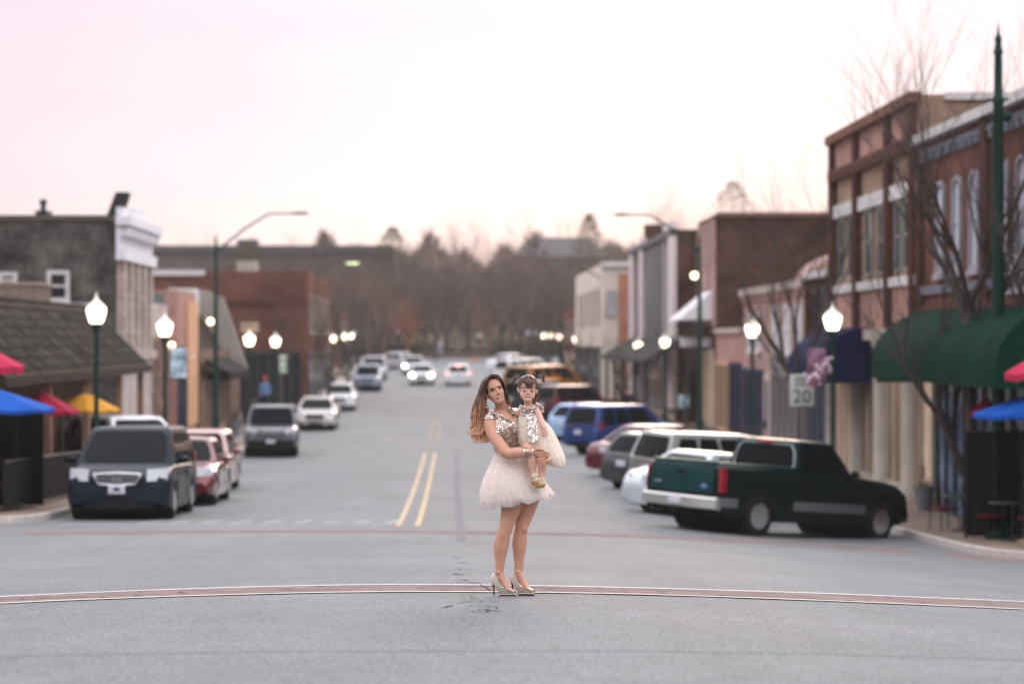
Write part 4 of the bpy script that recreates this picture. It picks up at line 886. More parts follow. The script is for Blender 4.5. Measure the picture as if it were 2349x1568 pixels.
# seated figure sculpture on the corner left
def small_person(x, y, z, label, shirt, hat, pants, hh=1.0, sit=False, rz=0):
    r = thing('person', label, 'person', (x, y, z)); r.rotation_euler = (0, 0, R(rz)); s = hh; SK = mat('skin_far', (.42, .24, .17), .6)
    V = [(0, 0, .95), (0, 0, 1.15), (0, 0, 1.40), (0, 0, 1.50), (0, -.02, 1.62), (0, -.02, 1.72), (.19, 0, 1.40), (.25, -.02, 1.12), (.22, -.2, .95), (-.19, 0, 1.40), (-.25, -.02, 1.12), (-.22, -.2, .95)]
    E = [(0, 1), (1, 2), (2, 3), (3, 4), (4, 5), (2, 6), (6, 7), (7, 8), (2, 9), (9, 10), (10, 11)]; RR = [.15, .13, .14, .055, .10, .075, .06, .045, .035, .06, .045, .035]
    if sit: V += [(.10, -.08, .92), (.11, -.48, .90), (.11, -.50, .45), (.11, -.60, .42), (-.10, -.08, .92), (-.11, -.48, .90), (-.11, -.50, .45), (-.11, -.60, .42)]
    else: V += [(.09, 0, .88), (.10, -.02, .48), (.10, .02, .08), (.11, -.12, .04), (-.09, 0, .88), (-.10, .05, .48), (-.10, .12, .1), (-.11, -.02, .04)]
    E += [(0, 12), (12, 13), (13, 14), (14, 15), (0, 16), (16, 17), (17, 18), (18, 19)]; RR += [.095, .07, .045, .035]*2
    off = -.45 if sit else 0
    body = skin_mesh('body', [(a*s, b*s, (c+off)*s) for a, b, c in V], E, [q*s for q in RR], r, SK)
    c = [p.center.copy() for p in body.data.polygons]
    body.data.materials.append(shirt); body.data.materials.append(pants)
    for p in body.data.polygons:
        zc = p.center.z/s - off
        if zc < .98: p.material_index = 2
        elif zc < 1.48 and not (abs(p.center.x) > .2*s and zc < 1.05): p.material_index = 1
    MB().lathe([(.0, 1.835), (.05, 1.83), (.09, 1.80), (.112, 1.75), (.118, 1.70), (.0, 1.70)], 14, (0, -.02, 0)).build('hat', hat, r, org=(0, 0, 0), xf=Matrix.Translation((0, 0, off*s)) @ Matrix.Scale(s, 4))
    return r
def skin_mesh(name, V, E, RR, parent, m, sub=2):
    me = bpy.data.meshes.new(name); me.from_pydata(V, E, []); o = bpy.data.objects.new(name, me); COL.objects.link(o)
    md = o.modifiers.new('s', 'SKIN'); md.use_smooth_shade = True
    for v, q in zip(me.skin_vertices[0].data, RR): v.radius = q if hasattr(q, '__len__') else (q, q)
    me.skin_vertices[0].data[0].use_root = True
    sb = o.modifiers.new('u', 'SUBSURF'); sb.levels = sb.render_levels = sub
    bpy.context.view_layer.update()
    m2 = bpy.data.meshes.new_from_object(o.evaluated_get(bpy.context.evaluated_depsgraph_get())); bpy.data.objects.remove(o)
    m2.materials.clear(); m2.materials.append(m); m2.shade_smooth(); o2 = bpy.data.objects.new(name, m2); COL.objects.link(o2); o2.parent = parent
    return o2
D = 112; X = PX(607, D); g = G(X, D) + .1
pl = thing('flower_box', 'dark green raised flower box on the left street corner under the seated figure', 'planter', (X, D+.2, g))
MB().box(X-1.0, X+1.2, D-.5, D+.9, g-.2, g+.75).build('box', mat('dark_teal_box', (.02, .06, .06), .7), pl, bevel=.03); MB().box(X-1.05, X+1.25, D-.55, D+.95, g+.75, g+.83).build('rim', DARKM, pl, bevel=.01)
small_person(X, D+.25, g+.85, 'distant figure in a light blue top and red hat sitting on the dark flower box', mat('light_blue_shirt', (.14, .24, .45), .8), mat('red_hat', (.45, .04, .06), .8), mat('navy_trousers', (.02, .03, .06), .8), 1.0, True)
small_person(PX(1440, 108), 108, G(8.9, 108)+.13, 'distant pedestrian in dark clothes on the right pavement', mat('dark_coat', (.02, .02, .025), .8), mat('dark_cap', (.03, .03, .035), .8), mat('navy_trousers', (.02,)*3))

# ================================================================ trees
BARK = mat('grey_bark', (.075, .062, .055), .95, var=.3, vscale=6, stretch=(3, 3, .6)); BARKF = mat('brown_twigs', (.17, .115, .088), .95, var=.3, vscale=.3)
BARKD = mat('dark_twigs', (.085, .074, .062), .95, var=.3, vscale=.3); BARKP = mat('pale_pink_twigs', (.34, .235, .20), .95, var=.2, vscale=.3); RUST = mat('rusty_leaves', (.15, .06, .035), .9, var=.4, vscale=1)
def grow(mb, p, d, ln, r, lev, rnd, spread, up, n, twig_flat, ends=None, kids=(3, 4)):
    pts = [p]; dd = d.copy(); seg = 4 if lev > 1 else 3
    for k in range(seg):
        dd = (dd + Vector((rnd.uniform(-1, 1), rnd.uniform(-1, 1), rnd.uniform(-.5, 1)*up)) * .16).normalized(); pts.append(pts[-1] + dd*ln/seg)
    rad = [r*(1 - .55*k/seg) for k in range(seg+1)]
    if lev <= 0 and twig_flat: mb.tube(pts, [q for q in rad], 3)
    else: mb.tube(pts, rad, n if lev > 1 else max(3, n-2))
    if ends is not None and lev <= 0: ends.append(pts[-1]); ends.append(pts[-2])
    if lev <= 0: return
    for k in range(rnd.randint(*kids)):
        t = rnd.uniform(.35, 1.0) if k else 1.0; i = min(seg, int(t*seg)); b = pts[i]
        ax = Vector((rnd.uniform(-1, 1), rnd.uniform(-1, 1), rnd.uniform(-.3, .5))); nd = (dd*1.0 + ax.normalized()*spread + Vector((0, 0, .25*up))).normalized()
        grow(mb, b, nd, ln*rnd.uniform(.55, .82), rad[i]*.68, lev-1, rnd, spread, up, n, twig_flat, ends, kids)
def bare_tree(x, y, h, label, seed, levels=5, spread=.75, r=.11, trunk=.3, barkm=BARK, lean=(0, 0), g=None, name='bare_tree', kids=(2, 4), group='bare street trees', limbs=4):
    rnd = random.Random(seed); z = G(x, y)+.1 if g is None else g
    root = thing(name, label, 'tree', (x, y, z), group); th = h*trunk
    mb = MB(); top = Vector((lean[0]*trunk, lean[1]*trunk, th)); mb.tube([(0, 0, -.3), (.02, 0, .2), tuple(top*.5), tuple(top)], [r*1.5, r*1.1, r, r*.9], 9); mb.build('trunk', barkm, root, org=(0, 0, 0))
    cb = MB()
    for k in range(limbs):
        a = 6.28*k/limbs + rnd.uniform(-.5, .5); d = Vector((math.cos(a)*spread*.6, math.sin(a)*spread*.6, 1)) + Vector((*lean, 0))*.15
        grow(cb, top*(.78 + .22*k/max(1, limbs-1)), d.normalized(), h*.30, r*.62, levels-1, rnd, spread*.62, 1.0, 5, True, kids=kids)
    cb.build('crown', barkm, root, org=(0, 0, 0), angle=60)
    return root
bare_tree(PX(2228, 48.5), 48.6, 9.3, 'large bare tree at the right, before the red brick building and green awning', 7, 6, .95, .115, .50, limbs=6)
bare_tree(PX(2262, 50.5), 50.5, 6.6, 'low leaning bare tree whose branches sweep left across the green awning', 33, 6, 1.0, .09, .38, lean=(-2.6, 0))
bare_tree(PX(1838, 67), 67, 10.0, 'bare tree with upright branches behind the 20 sign', 21, 6, .66, .115, .24, limbs=6)
bare_tree(PX(1572, 99), 99, 6.4, 'small bare tree left of the tall right mast', 4, 5, .7, .06, .3)
bare_tree(PX(1738, 92), 84, 5.5, 'bare tree in front of the pink stone building', 14, 5, .7, .06, .3)
bare_tree(PX(2420, 45), 46.0, 8.4, 'bare tree whose branches reach in from the right edge', 9, 6, .8, .085, .35)
for i, (px, D, h, lab) in enumerate([(752, 118, 7.0, 'bare tree at the far left behind the second mast'), (715, 132, 7.0, 'bare tree just left of the second tall left mast'), (800, 160, 7.5, 'bare tree beside the smallest left lamp'),
                                     (1300, 150, 6.0, 'bare tree far down the right pavement'), (1340, 128, 5.5, 'bare tree before the cream building'), (1255, 190, 6.5, 'farthest bare tree on the right pavement'), (1425, 112, 4.6, 'small bare tree at the far end of the canopy'), (860, 195, 7.5, 'farthest bare tree on the left pavement'), (645, 124, 8.6, 'tall bare tree in front of the long red brick block'), (678, 137, 9.4, 'tall bare tree close to the second left mast'), (725, 156, 10, 'tall bare tree before the pinkish left shop'), (778, 186, 10, 'tall dense bare tree near the smallest left lamp'), (822, 214, 10.5, 'tall bare tree at the far end of the left pavement'), (1262, 226, 9.5, 'tall bare tree at the far end of the right pavement')]):
    bare_tree(PX(px, D), D, h, lab, 40+i, 5, .8, .10, .28)
# park and hillside trees: a few models, copied
def far_model(seed, h, m, levels, kids, spread, rad, dense_=1.0):
    rnd = random.Random(seed); mb = MB(); tr = MB(); th = h*.22
    tr.tube([(0, 0, -1), (0, 0, th*.5), (rnd.uniform(-.2, .2), 0, th)], [rad*1.4, rad, rad*.85], 7)
    for k in range(5):
        a = 6.28*k/5 + rnd.uniform(-.4, .4); grow(mb, Vector((0, 0, th*(.8+.06*k))), Vector((math.cos(a)*spread, math.sin(a)*spread, 1)).normalized(), h*.30, rad*.6, levels, rnd, spread, .9, 4, True, kids=kids)
    return tr, mb
def far_tree_proto(name, label, seed, h, m, levels, kids, spread, rad):
    tr, mb = far_model(seed, h, m, levels, kids, spread, rad); r = thing(name, label, 'tree', (0, 0, 0), 'bare trees in the park and on the hill')
    mb.v = [v for v in mb.v]
    tr.build('trunk', m, r, smooth=False); mb.build('crown', m, r, smooth=False); return r
protos = {'rust': [far_tree_proto('bare_tree', 'x', 131, 9, mat('rusty_twigs', (.26, .11, .06), .95, var=.3, vscale=.5), 5, (3, 5), .85, .2)], 'brown': [far_tree_proto('bare_tree', 'x', 100+k, 11, BARKF, 5, (3, 4), .75, .2) for k in range(2)],
          'dark': [far_tree_proto('bare_tree', 'x', 110+k, 11, BARKD, 5, (3, 4), .75, .24) for k in range(2)],
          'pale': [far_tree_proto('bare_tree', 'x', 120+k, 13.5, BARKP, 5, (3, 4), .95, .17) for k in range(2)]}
used = set()
def far_tree(kind, k, px, D, sc, label, rz):
    p = protos[kind][k]; o = p if (kind, k) not in used else copy_tree(p); used.add((kind, k))
    x = PX(px, D); o.location = (x, D, G(x, D)-.2); o.scale = (sc,)*3; o.rotation_euler = (0, 0, rz); o['label'] = label
rnd = random.Random(77)
L1_ = [('dark', 590, 236, 1.0), ('brown', 640, 252, 1.0), ('dark', 930, 246, 1.0), ('dark', 975, 243, 1.05), ('dark', 1025, 250, 1.1), ('brown', 900, 250, .8), ('dark', 1075, 252, 1.0), ('brown', 1120, 244, .85), ('dark', 1150, 250, 1.1), ('dark', 1195, 246, 1.0), ('brown', 1235, 250, .9),
       ('dark', 1270, 244, .95), ('dark', 1310, 250, 1.05), ('brown', 1355, 246, .95), ('dark', 1400, 252, 1.0), ('brown', 855, 244, .95), ('dark', 815, 252, 1.0), ('brown', 770, 250, 1.1),
       ('brown', 1000, 280, 1.05), ('brown', 1060, 290, 1.1), ('brown', 1100, 275, 1.0), ('dark', 1175, 285, 1.05), ('brown', 1420, 290, 1.1), ('brown', 940, 290, 1.0), ('dark', 880, 285, 1.0), ('brown', 1350, 322, 1.1), ('brown', 700, 262, 1.1)]
L1_ += [('dark', 575, 258, 1.15), ('brown', 655, 244, 1.15), ('dark', 715, 256, 1.2), ('brown', 760, 238, 1.1), ('dark', 835, 256, 1.2), ('brown', 880, 240, 1.15), ('dark', 915, 257, 1.2), ('brown', 960, 262, 1.2), ('dark', 1000, 236, 1.0), ('brown', 1170, 262, 1.15), ('dark', 1225, 270, 1.2), ('brown', 1290, 262, 1.1), ('dark', 1340, 266, 1.15), ('brown', 1385, 262, 1.2), ('brown', 735, 240, .8), ('dark', 690, 246, .95), ('brown', 845, 238, .7), ('dark', 790, 262, 1.1), ('brown', 620, 262, 1.1)]
ORD = ['first', 'second', 'third', 'fourth', 'fifth', 'sixth', 'seventh', 'eighth', 'ninth', 'tenth', 'eleventh', 'twelfth', 'thirteenth', 'fourteenth', 'fifteenth', 'sixteenth', 'seventeenth', 'eighteenth', 'nineteenth', 'twentieth']
cnt = {}
for i, (kd, px, D, sc) in enumerate(sorted(L1_, key=lambda q: q[1])):
    row = 'front park' if D < 256 else 'hillside'; j = cnt.get((kd, row), 0); cnt[(kd, row)] = j + 1
    far_tree(kd, i % 2, px, D, sc, '%s %s bare tree from the left in the %s row beyond the street' % (ORD[j], {'dark': 'greyish dark', 'brown': 'brown'}[kd], row), rnd.uniform(0, 6))
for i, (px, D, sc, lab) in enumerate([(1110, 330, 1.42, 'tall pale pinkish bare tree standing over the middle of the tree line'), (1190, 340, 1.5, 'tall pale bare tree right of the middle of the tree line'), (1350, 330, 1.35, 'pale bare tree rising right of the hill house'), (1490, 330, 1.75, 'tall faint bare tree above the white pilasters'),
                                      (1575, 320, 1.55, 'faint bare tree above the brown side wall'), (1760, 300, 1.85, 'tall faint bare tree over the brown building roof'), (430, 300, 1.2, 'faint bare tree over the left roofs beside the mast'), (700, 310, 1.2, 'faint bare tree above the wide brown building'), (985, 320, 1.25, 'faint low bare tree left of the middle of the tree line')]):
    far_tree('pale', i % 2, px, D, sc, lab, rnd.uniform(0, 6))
far_tree('rust', 0, 935, 237, .85, 'rust coloured tree still holding brown leaves beyond the left kerb end', 1.0)
def conifer(px, D, pytop, w, label, seed):
    x = PX(px, D); g = G(x, D); h = PZ(pytop, D) - g; rn = random.Random(seed); r = thing('conifer', label, 'tree', (x, D, g), 'evergreens behind the roofs')
    MB().tube([(0, 0, -.5), (0, 0, h*.97)], [.22, .03], 7).build('trunk', BARK, r, org=(0, 0, 0)); mb = MB()
    for k in range(4200):
        t = rn.random()**.7; z = h*(.12 + .88*t); q = w*1.4*(1-t)**.75*rn.uniform(.4, 1.15) + .15; a = rn.uniform(0, 6.28); c = Vector((q*math.cos(a), q*math.sin(a), z - q*.25)); s = .35
        u = Vector((rn.uniform(-1, 1), rn.uniform(-1, 1), rn.uniform(-.4, .4)))*s; v = Vector((rn.uniform(-1, 1), rn.uniform(-1, 1), rn.uniform(-.6, .2)))*s*.6
        mb.add([c, c+u, c+u*.5+v], [(0, 1, 2)])
    mb.build('foliage', mat('olive_needles', (.12, .105, .05), .9, var=.4, vscale=1), r, org=(0, 0, 0), smooth=False)
conifer(1682, 260, 415, 7.5, 'olive pointed evergreen rising above the brown side wall', 1); conifer(900, 262, 520, 5, 'small olive evergreen at the right end of the wide brown roof', 2); conifer(1352, 285, 490, 3.5, 'dark narrow evergreen right of the hill house', 3); conifer(570, 262, 550, 5, 'round dark evergreen top behind the wide brown roof', 4)
def hedge(px0, px1, D, zt, label, m, seed):
    rn = random.Random(seed); x0, x1 = PX(px0, D), PX(px1, D); mb = MB(); g = G(0, D)
    for k in range(int((x1-x0)*160)):
        c = Vector((rn.uniform(x0, x1), D + rn.uniform(-.6, .6), g + rn.uniform(0, 1)*(zt-g)*(1-.15*rn.random()))); s = .22
        mb.add([c + Vector((rn.uniform(-s, s), rn.uniform(-s, s), rn.uniform(-s, s))) for _ in range(3)], [(0, 1, 2)])
    one('hedge', mb, m, label, 'hedge', ((x0+x1)/2, D, g), smooth=False)
HD = mat('dark_hedge_leaf', (.045, .055, .04), .9, var=.4, vscale=1)
hedge(800, 1000, 243.5, PZ(790, 243), 'dark clipped hedge left of the park wall', HD, 1); hedge(1125, 1400, 244, PZ(780, 244), 'dark hedge right of the park wall', HD, 2); hedge(990, 1130, 245, PZ(800, 245), 'dark hedge behind the low park wall', HD, 3)
# far wood that reads as one mass
rn = random.Random(9); mb = MB()
for k in range(15000):
    px = rn.uniform(560, 1480); D = rn.uniform(262, 420); x = PX(px, D); g = G(x, D)
    hmax = (9.4 + 1.6*math.sin(px/37.) + 1.2*math.sin(px/13.+1)) * (1.0 if px < 1450 else .8); c = Vector((x, D, g + hmax*rn.random()**.8)); ln = rn.uniform(.8, 2.2); d = Vector((rn.uniform(-.6, .6), rn.uniform(-.6, .6), 1)).normalized()*ln; w = Vector((rn.choice((-1, 1))*rn.uniform(.07, .16), rn.uniform(-.08, .08), 0))
    mb.add([c-w, c+w, c+d], [(0, 1, 2)])
tag(mb.build('wood', mat('winter_wood', (.14, .10, .085), .95, var=.45, vscale=.06), smooth=False), 'brown winter wood on the hillside beyond the park', 'wood', kind='stuff')
# ================================================================ vehicles
CGLASS = mat('car_glass', (.002, .005, .006), .05, spec=.5, ior=1.13); TYRE = mat('tyre_rubber', (.018, .018, .02), .85, bump=.2, bscale=40); RIM = mat('alloy_rim', (.62, .63, .65), .25, .9)
CHROME = mat('chrome', (.55, .56, .58), .18, 1.0); PLAST = mat('black_plastic', (.010, .011, .012), .55, ior=1.2); HLENS = mat('headlight_lens', (.50, .53, .56), .15, spec=.8)
HLON = mat('headlight_on', (.9, .9, .8), .3, emit=(1, .93, .72), estr=14); TLENS = mat('tail_light_lens', (.30, .012, .02), .2, spec=.7); TLON = mat('tail_light_on', (.8, .1, .1), .3, emit=(1, .30, .22), estr=7)
AMB = mat('amber_lens', (.5, .18, .03), .25); PLATE = mat('number_plate', (.55, .56, .60), .5)
def paint(name, c, metal=.25, rough=.32): dark = max(c) < .06; return mat(name, c, rough, .1 if dark else metal, coat=.12 if dark else .5, var=.06, vscale=2, spec=.4 if dark else .5, ior=1.2 if dark else 1.4)
KIND = {
 # length, width, height, belt, wheelbase, wheel radius, lower body top line [(y fraction, z)], greenhouse (front base, front top, rear top, rear base) as y fractions, roof inset
 'sedan': dict(L=4.7, W=1.80, H=1.45, wb=2.75, wr=.33, top=[(0, .62), (.015, .80), (.05, .92), (.16, .96), (.3, .95), (.5, .93), (.68, .92), (.78, .88), (.9, .79), (.97, .68), (1, .5)], gh=(.74, .58, .30, .13), belt=.90, tin=.22),
 'coupe': dict(L=4.6, W=1.80, H=1.40, wb=2.65, wr=.33, top=[(0, .66), (.015, .84), (.05, .95), (.14, .98), (.3, .95), (.5, .92), (.68, .90), (.78, .86), (.9, .76), (.97, .64), (1, .48)], gh=(.72, .55, .34, .10), belt=.90, tin=.24),
 'van': dict(L=5.1, W=1.95, H=1.74, wb=3.0, wr=.345, top=[(0, .70), (.01, .95), (.04, 1.03), (.3, 1.04), (.55, 1.04), (.74, 1.05), (.83, 1.02), (.92, .93), (.975, .80), (1, .52)], gh=(.80, .62, .06, .015), belt=1.02, tin=.17),
 'suv': dict(L=4.6, W=1.84, H=1.74, wb=2.65, wr=.36, top=[(0, .72), (.01, .98), (.04, 1.04), (.3, 1.05), (.6, 1.05), (.70, 1.06), (.82, 1.04), (.93, .98), (.985, .86), (1, .55)], gh=(.70, .59, .07, .02), belt=1.03, tin=.14),
 'hatch': dict(L=4.2, W=1.76, H=1.50, wb=2.55, wr=.32, top=[(0, .66), (.015, .86), (.05, .93), (.3, .95), (.6, .94), (.74, .92), (.84, .88), (.93, .78), (.98, .66), (1, .48)], gh=(.78, .62, .14, .03), belt=.91, tin=.18),
 'truck': dict(L=5.65, W=2.0, H=1.90, wb=3.6, wr=.385, top=[(0, 1.22), (.006, 1.30), (.35, 1.30), (.42, 1.30), (.5, 1.28), (.64, 1.27), (.70, 1.24), (.85, 1.19), (.94, 1.12), (.985, 1.0), (1, .7)], gh=(.685, .585, .415, .395), belt=1.22, tin=.13, bed=True),
}
def vehicle(kind, label, pm, roofm=None, on=None, detail=1, cat='car', name='parked_car', plate=True, low=None, arches=True, rack=False, group='cars parked along the kerbs'):
    K = KIND[kind]; L_, W, H, wb, wr = K['L'], K['W'], K['H'], K['wb'], K['wr']; hw = W/2
    r = thing(name, label, cat, (0, 0, 0), group)
    tx = [p[0] for p in K['top']]; tz = [p[1] for p in K['top']]
    ax_f = L_*.5 - (.19 if kind != 'truck' else .155)*L_; ax_r = ax_f - wb
    st = sorted(set([-L_/2 + L_*f for f in tx] + [-L_/2 + L_*k/44 for k in range(45)] + [ax_r + wr*1.14*math.cos(math.pi*k/8) for k in range(9)] + [ax_f + wr*1.14*math.cos(math.pi*k/8) for k in range(9)]))
    clr = .20 if kind not in ('suv', 'truck') else .30
    rings = []; strip_z = []
    for y in st:
        f = (y + L_/2)/L_; zt = float(np.interp(f, tx, tz)); e = min(f, 1-f)*L_; sq = .045 if kind != 'truck' else .02
        w = hw * (1 - (.14 if kind != 'truck' else .05)*max(0, 1 - e/.42)**2); ww = w
        zb = clr + max(0, .10*(1-e/.6)) * (1 if f > .5 else .8)
        for a in (ax_f, ax_r):
            d = abs(y - a); ra = wr*1.14
            if d < ra: zb = max(zb, wr + math.sqrt(ra*ra - d*d) - .03)
        zs = zt - .05; zm = zb + (zs - zb)*.55
        zb_i = clr + .06
        half = [(w*.55, zt + .018), (w*.84, zt + .004), (w*.945, zs - .015), (w*.985, max(zs-.14, zb+.04)), (w, max(zm, zb+.03)), (w*.99, max(zb + (zs-zb)*.22, zb+.02)), (w*.965, zb), (w*.80, zb + .01 if zb < clr+.15 else zb), (w*.74, zb_i)]
        if K.get('bed') and f < .395:
            pass
        ring = [(0, y, zt + .022)] + [(x, y, z) for x, z in half] + [(0, y, zb_i)] + [(-x, y, z) for x, z in half[::-1]]
        rings.append(ring)
    mb = MB(); mb.loft(rings); body = mb.build('body', pm, r, angle=33)
    # inner arches, dark underbody
    mb = MB(); mb.box(-hw*.80, hw*.80, -L_/2+.25, L_/2-.25, clr-.02, clr+.20)
    for a in (ax_f, ax_r): mb.lathe([(wr*1.12, -hw*.93), (wr*1.12, hw*.93)], 20, (0, a, wr), axis='x')
    mb.build('underbody', PLAST, r)
    # greenhouse
    yA, yB, yC, yD = [-L_/2 + L_*q for q in K['gh']]; zb, zt = K['belt'], H; wbt, wtp = hw*.93, hw*.93 - K['tin']
    def sidept(u, v, s):   # u along 0 rear..1 front, v up
        yb = yD + (yA-yD)*u; yt = yC + (yB-yC)*u; zr = zb + (zt-.05-zb)*v; bow = .02*math.sin(math.pi*v)
        return Vector((s*(wbt + (wtp-wbt)*v**1.15 + bow), yb + (yt-yb)*v, zr))
    gh = MB(); R_ = []
    for v in np.linspace(0, 1, 7):
        ring = [sidept(u, v, 1) for u in np.linspace(0, 1, 9)]; fr = []
        pF, pR = sidept(1, v, 1), sidept(0, v, 1)
        for t in np.linspace(0, 1, 7)[1:-1]: x = pF.x*(1-2*t); fr.append(Vector((x, pF.y + (.10 + .05*(1-v))*(1-(2*t-1)**2)*1.0, pF.z)))
        lf = [sidept(u, v, -1) for u in np.linspace(1, 0, 9)]; bk = []
        for t in np.linspace(0, 1, 7)[1:-1]: x = -pR.x*(1-2*t); bk.append(Vector((x, pR.y - .06*(1-(2*t-1)**2), pR.z)))
        R_.append(ring + fr + lf + bk)
    base = R_[-1]; c = sum(base, Vector())/len(base)
    for q, dz in ((.93, .028), (.80, .042), (.5, .052), (.15, .056)): R_.append([Vector((c.x + (p.x-c.x)*q, c.y + (p.y-c.y)*q, p.z + dz)) for p in base])
    gh.loft(R_); gh.build('cabin', roofm or pm, r, angle=32)
    def pane(nm, P, nu, nv, u0, u1, v0, v1, off, m=CGLASS, skew=(0, 0)):
        g = MB(); pts = []
        for j in range(nv+1):
            v = v0 + (v1-v0)*j/nv
            rc = 1 - math.sqrt(max(0, 1 - abs(2*j/nv - 1)**5)); ui0, ui1 = (.045*rc, 1-.045*rc)
            for i in range(nu+1):
                i = (ui0 + (ui1-ui0)*i/nu)*nu; u = u0 + skew[0]*(v-v0) + ((u1 + skew[1]*(v-v0)) - (u0 + skew[0]*(v-v0)))*i/nu; p = P(u, v); e = .001
                n = (P(u+e, v) - P(u-e, v)).cross(P(u, v+e) - P(u, v-e)).normalized(); 
                if n.dot(p - Vector((0, (yA+yD)/2, (zb+zt)/2 - .2))) < 0: n = -n
                pts.append(p + n*off)
        g.v = [tuple(p) for p in pts]; g.f = [(j*(nu+1)+i, j*(nu+1)+i+1, (j+1)*(nu+1)+i+1, (j+1)*(nu+1)+i) for j in range(nv) for i in range(nu)]; g.m = [0]*len(g.f)
        return g.build(nm, m, r)
    def frontP(u, v): p = sidept(1, v, 1); t = u; return Vector((p.x*(1-2*t), p.y + (.10+.05*(1-v))*(1-(2*t-1)**2), p.z))
    def rearP(u, v): p = sidept(0, v, 1); t = u; return Vector((-p.x*(1-2*t), p.y - .06*(1-(2*t-1)**2), p.z))
    pane('windshield', frontP, 10, 10, .06, .94, .07, .93, .008); 
    if kind == 'truck':
        pane('window_surround', rearP, 8, 4, .045, .955, .06, .95, .006, mat('pale_window_seal', (.22, .27, .27), .4)); pane('rear_window', rearP, 8, 4, .075, .925, .12, .90, .012)
    else: pane('rear_window', rearP, 8, 10, .08, .92, .12 if kind not in ('suv', 'van') else .06, .90, .008)
    for s in (1, -1):
        S = lambda u, v, s=s: sidept(u, v, s)
        if kind == 'truck': pane('side_window', S, 6, 4, .12, .88, .06, .88, .008)
        else:
            pane('side_window', S, 5, 8, .53, .90, .07, .88, .008); pane('side_window', S, 5, 8, (.30 if kind in ('van', 'suv') else .14), .50, .07, .88, .008)
            if kind in ('van', 'suv'): pane('side_window', S, 3, 4, .07, .27, .07, .86, .008)
    # wheels
    for a in (ax_f, ax_r):
        for s in (1, -1):
            x0 = s*(hw - .015); t = MB(); wd = .22; prof = [(wr*.62, 0), (wr*.90, 0), (wr*.985, .03), (wr, .06), (wr, wd-.04), (wr*.95, wd), (wr*.62, wd)]
            t.lathe([(q, -s*h) for q, h in prof], 28, (x0, a, wr), axis='x'); w = MB()
            w_ = t.build('wheel', TYRE, r)
            m_ = MB(); m_.lathe([(wr*.66, -s*.015), (wr*.63, -s*.005), (wr*.60, -s*.05), (.03, -s*.06), (.0, -s*.06)], 24, (x0, a, wr), axis='x')
            m_.build('rim', mat('rim_well', (.16, .16, .17), .4, .8), w_)
            sp_ = MB(); ns_ = 5 if kind != 'truck' else 6
            for k in range(ns_):
                q = 2*math.pi*k/ns_ + .3; d = Vector((0, math.cos(q), math.sin(q))); n = Vector((0, -math.sin(q), math.cos(q)))
                b0 = Vector((x0 - s*.02, a, wr)); wd0, wd1 = .045, .07
                pts = [b0 + d*.02 - n*wd0, b0 + d*.02 + n*wd0, b0 + d*wr*.62 + n*wd1*.5, b0 + d*wr*.62 - n*wd1*.5]
                sp_.loft([pts, [p - Vector((s*.04, 0, 0)) for p in pts]])
            sp_.lathe([(.0, s*.003), (.05, s*.0), (.055, -s*.03), (.0, -s*.03)], 14, (x0, a, wr), axis='x'); sp_.lathe([(wr*.66, s*.002), (wr*.60, s*.002), (wr*.60, -s*.03), (wr*.66, -s*.03)], 24, (x0, a, wr), axis='x')
            sp_.build('hub', RIM, w_)
    # front face
    def front(nm, x0, x1, z0, z1, m, out=.02, yb=None, bevel=.02, parent=None, dz=0, slope=0):
        g = MB(); ym = L_/2 + out; d = .10
        xa, xb = min(x0, x1), max(x0, x1)
        cv = lambda x: -.30*(abs(x)/hw)**3
        n = 6; R2 = []
        for i in range(n+1):
            x = xa + (xb-xa)*i/n; y = ym + cv(x) ; sl = slope*(abs(x)/hw)
            R2.append([(x, y-d-.12, z0+sl), (x, y, z0+sl), (x, y - .25*(z1-z0), z1+sl), (x, y-d-.14, z1+sl)])
        g.loft(R2); return g.build(nm, m, parent or r, bevel=0)
    def rear(nm, x0, x1, z0, z1, m, out=.02, d=.10, parent=None, curve=.26):
        g = MB(); xa, xb = min(x0, x1), max(x0, x1); R2 = []
        for i in range(7):
            x = xa + (xb-xa)*i/6; y = -L_/2 - out + curve*(abs(x)/hw)**3
            R2.append([(x, y+d, z0), (x, y, z0), (x, y+.06*(z1-z0), z1), (x, y+d, z1)])
        g.loft(R2); return g.build(nm, m, parent or r)
    hz = {'sedan': .60, 'coupe': .60, 'hatch': .62, 'van': .70, 'suv': .78, 'truck': .82}[kind]
    lm = HLON if on == 'head' else HLENS
    for s in (1, -1):
        front('headlight', s*hw*.56, s*hw*.93, hz, hz + (.17 if kind != 'van' else .22), lm, .025, slope=.05)
        front('fog_light', s*hw*.62, s*hw*.78, .36+clr-.2, .46+clr-.2, mat('fog_lens', (.25, .26, .28), .2), .03)
        mm = MB(); c0 = sidept(.93, .04, s); mm.ball((c0.x + s*.17, c0.y, c0.z + .06), (.11, .055, .075), 10, 8); mm.tube([c0, c0 + Vector((s*.15, 0, .03))], .02, 6); mm.build('side_mirror', pm if kind != 'truck' else PLAST, r)
    gr = front('grille', -hw*.46, hw*.46, hz-.02, hz+.15, PLAST, .03)
    gg = MB(); yg = L_/2 + .035
    for k in range(3): z = hz + .0 + .055*k; gg.box(-hw*.40, hw*.40, yg-.02, yg+.005, z, z+.022)
    gg.build('grille_bar', CHROME, gr)
    front('lower_grille', -hw*.60, hw*.60, clr+.08, clr+.24, PLAST, .028)
    fp = front('front_bumper', -hw*.90, hw*.90, clr+.02, clr+.08, PLAST, .035)
    tz0 = {'sedan': .66, 'coupe': .70, 'hatch': .68, 'van': .86, 'suv': .82, 'truck': .80}[kind]
    th = {'sedan': .17, 'coupe': .15, 'hatch': .24, 'van': .36, 'suv': .34, 'truck': .44}[kind]
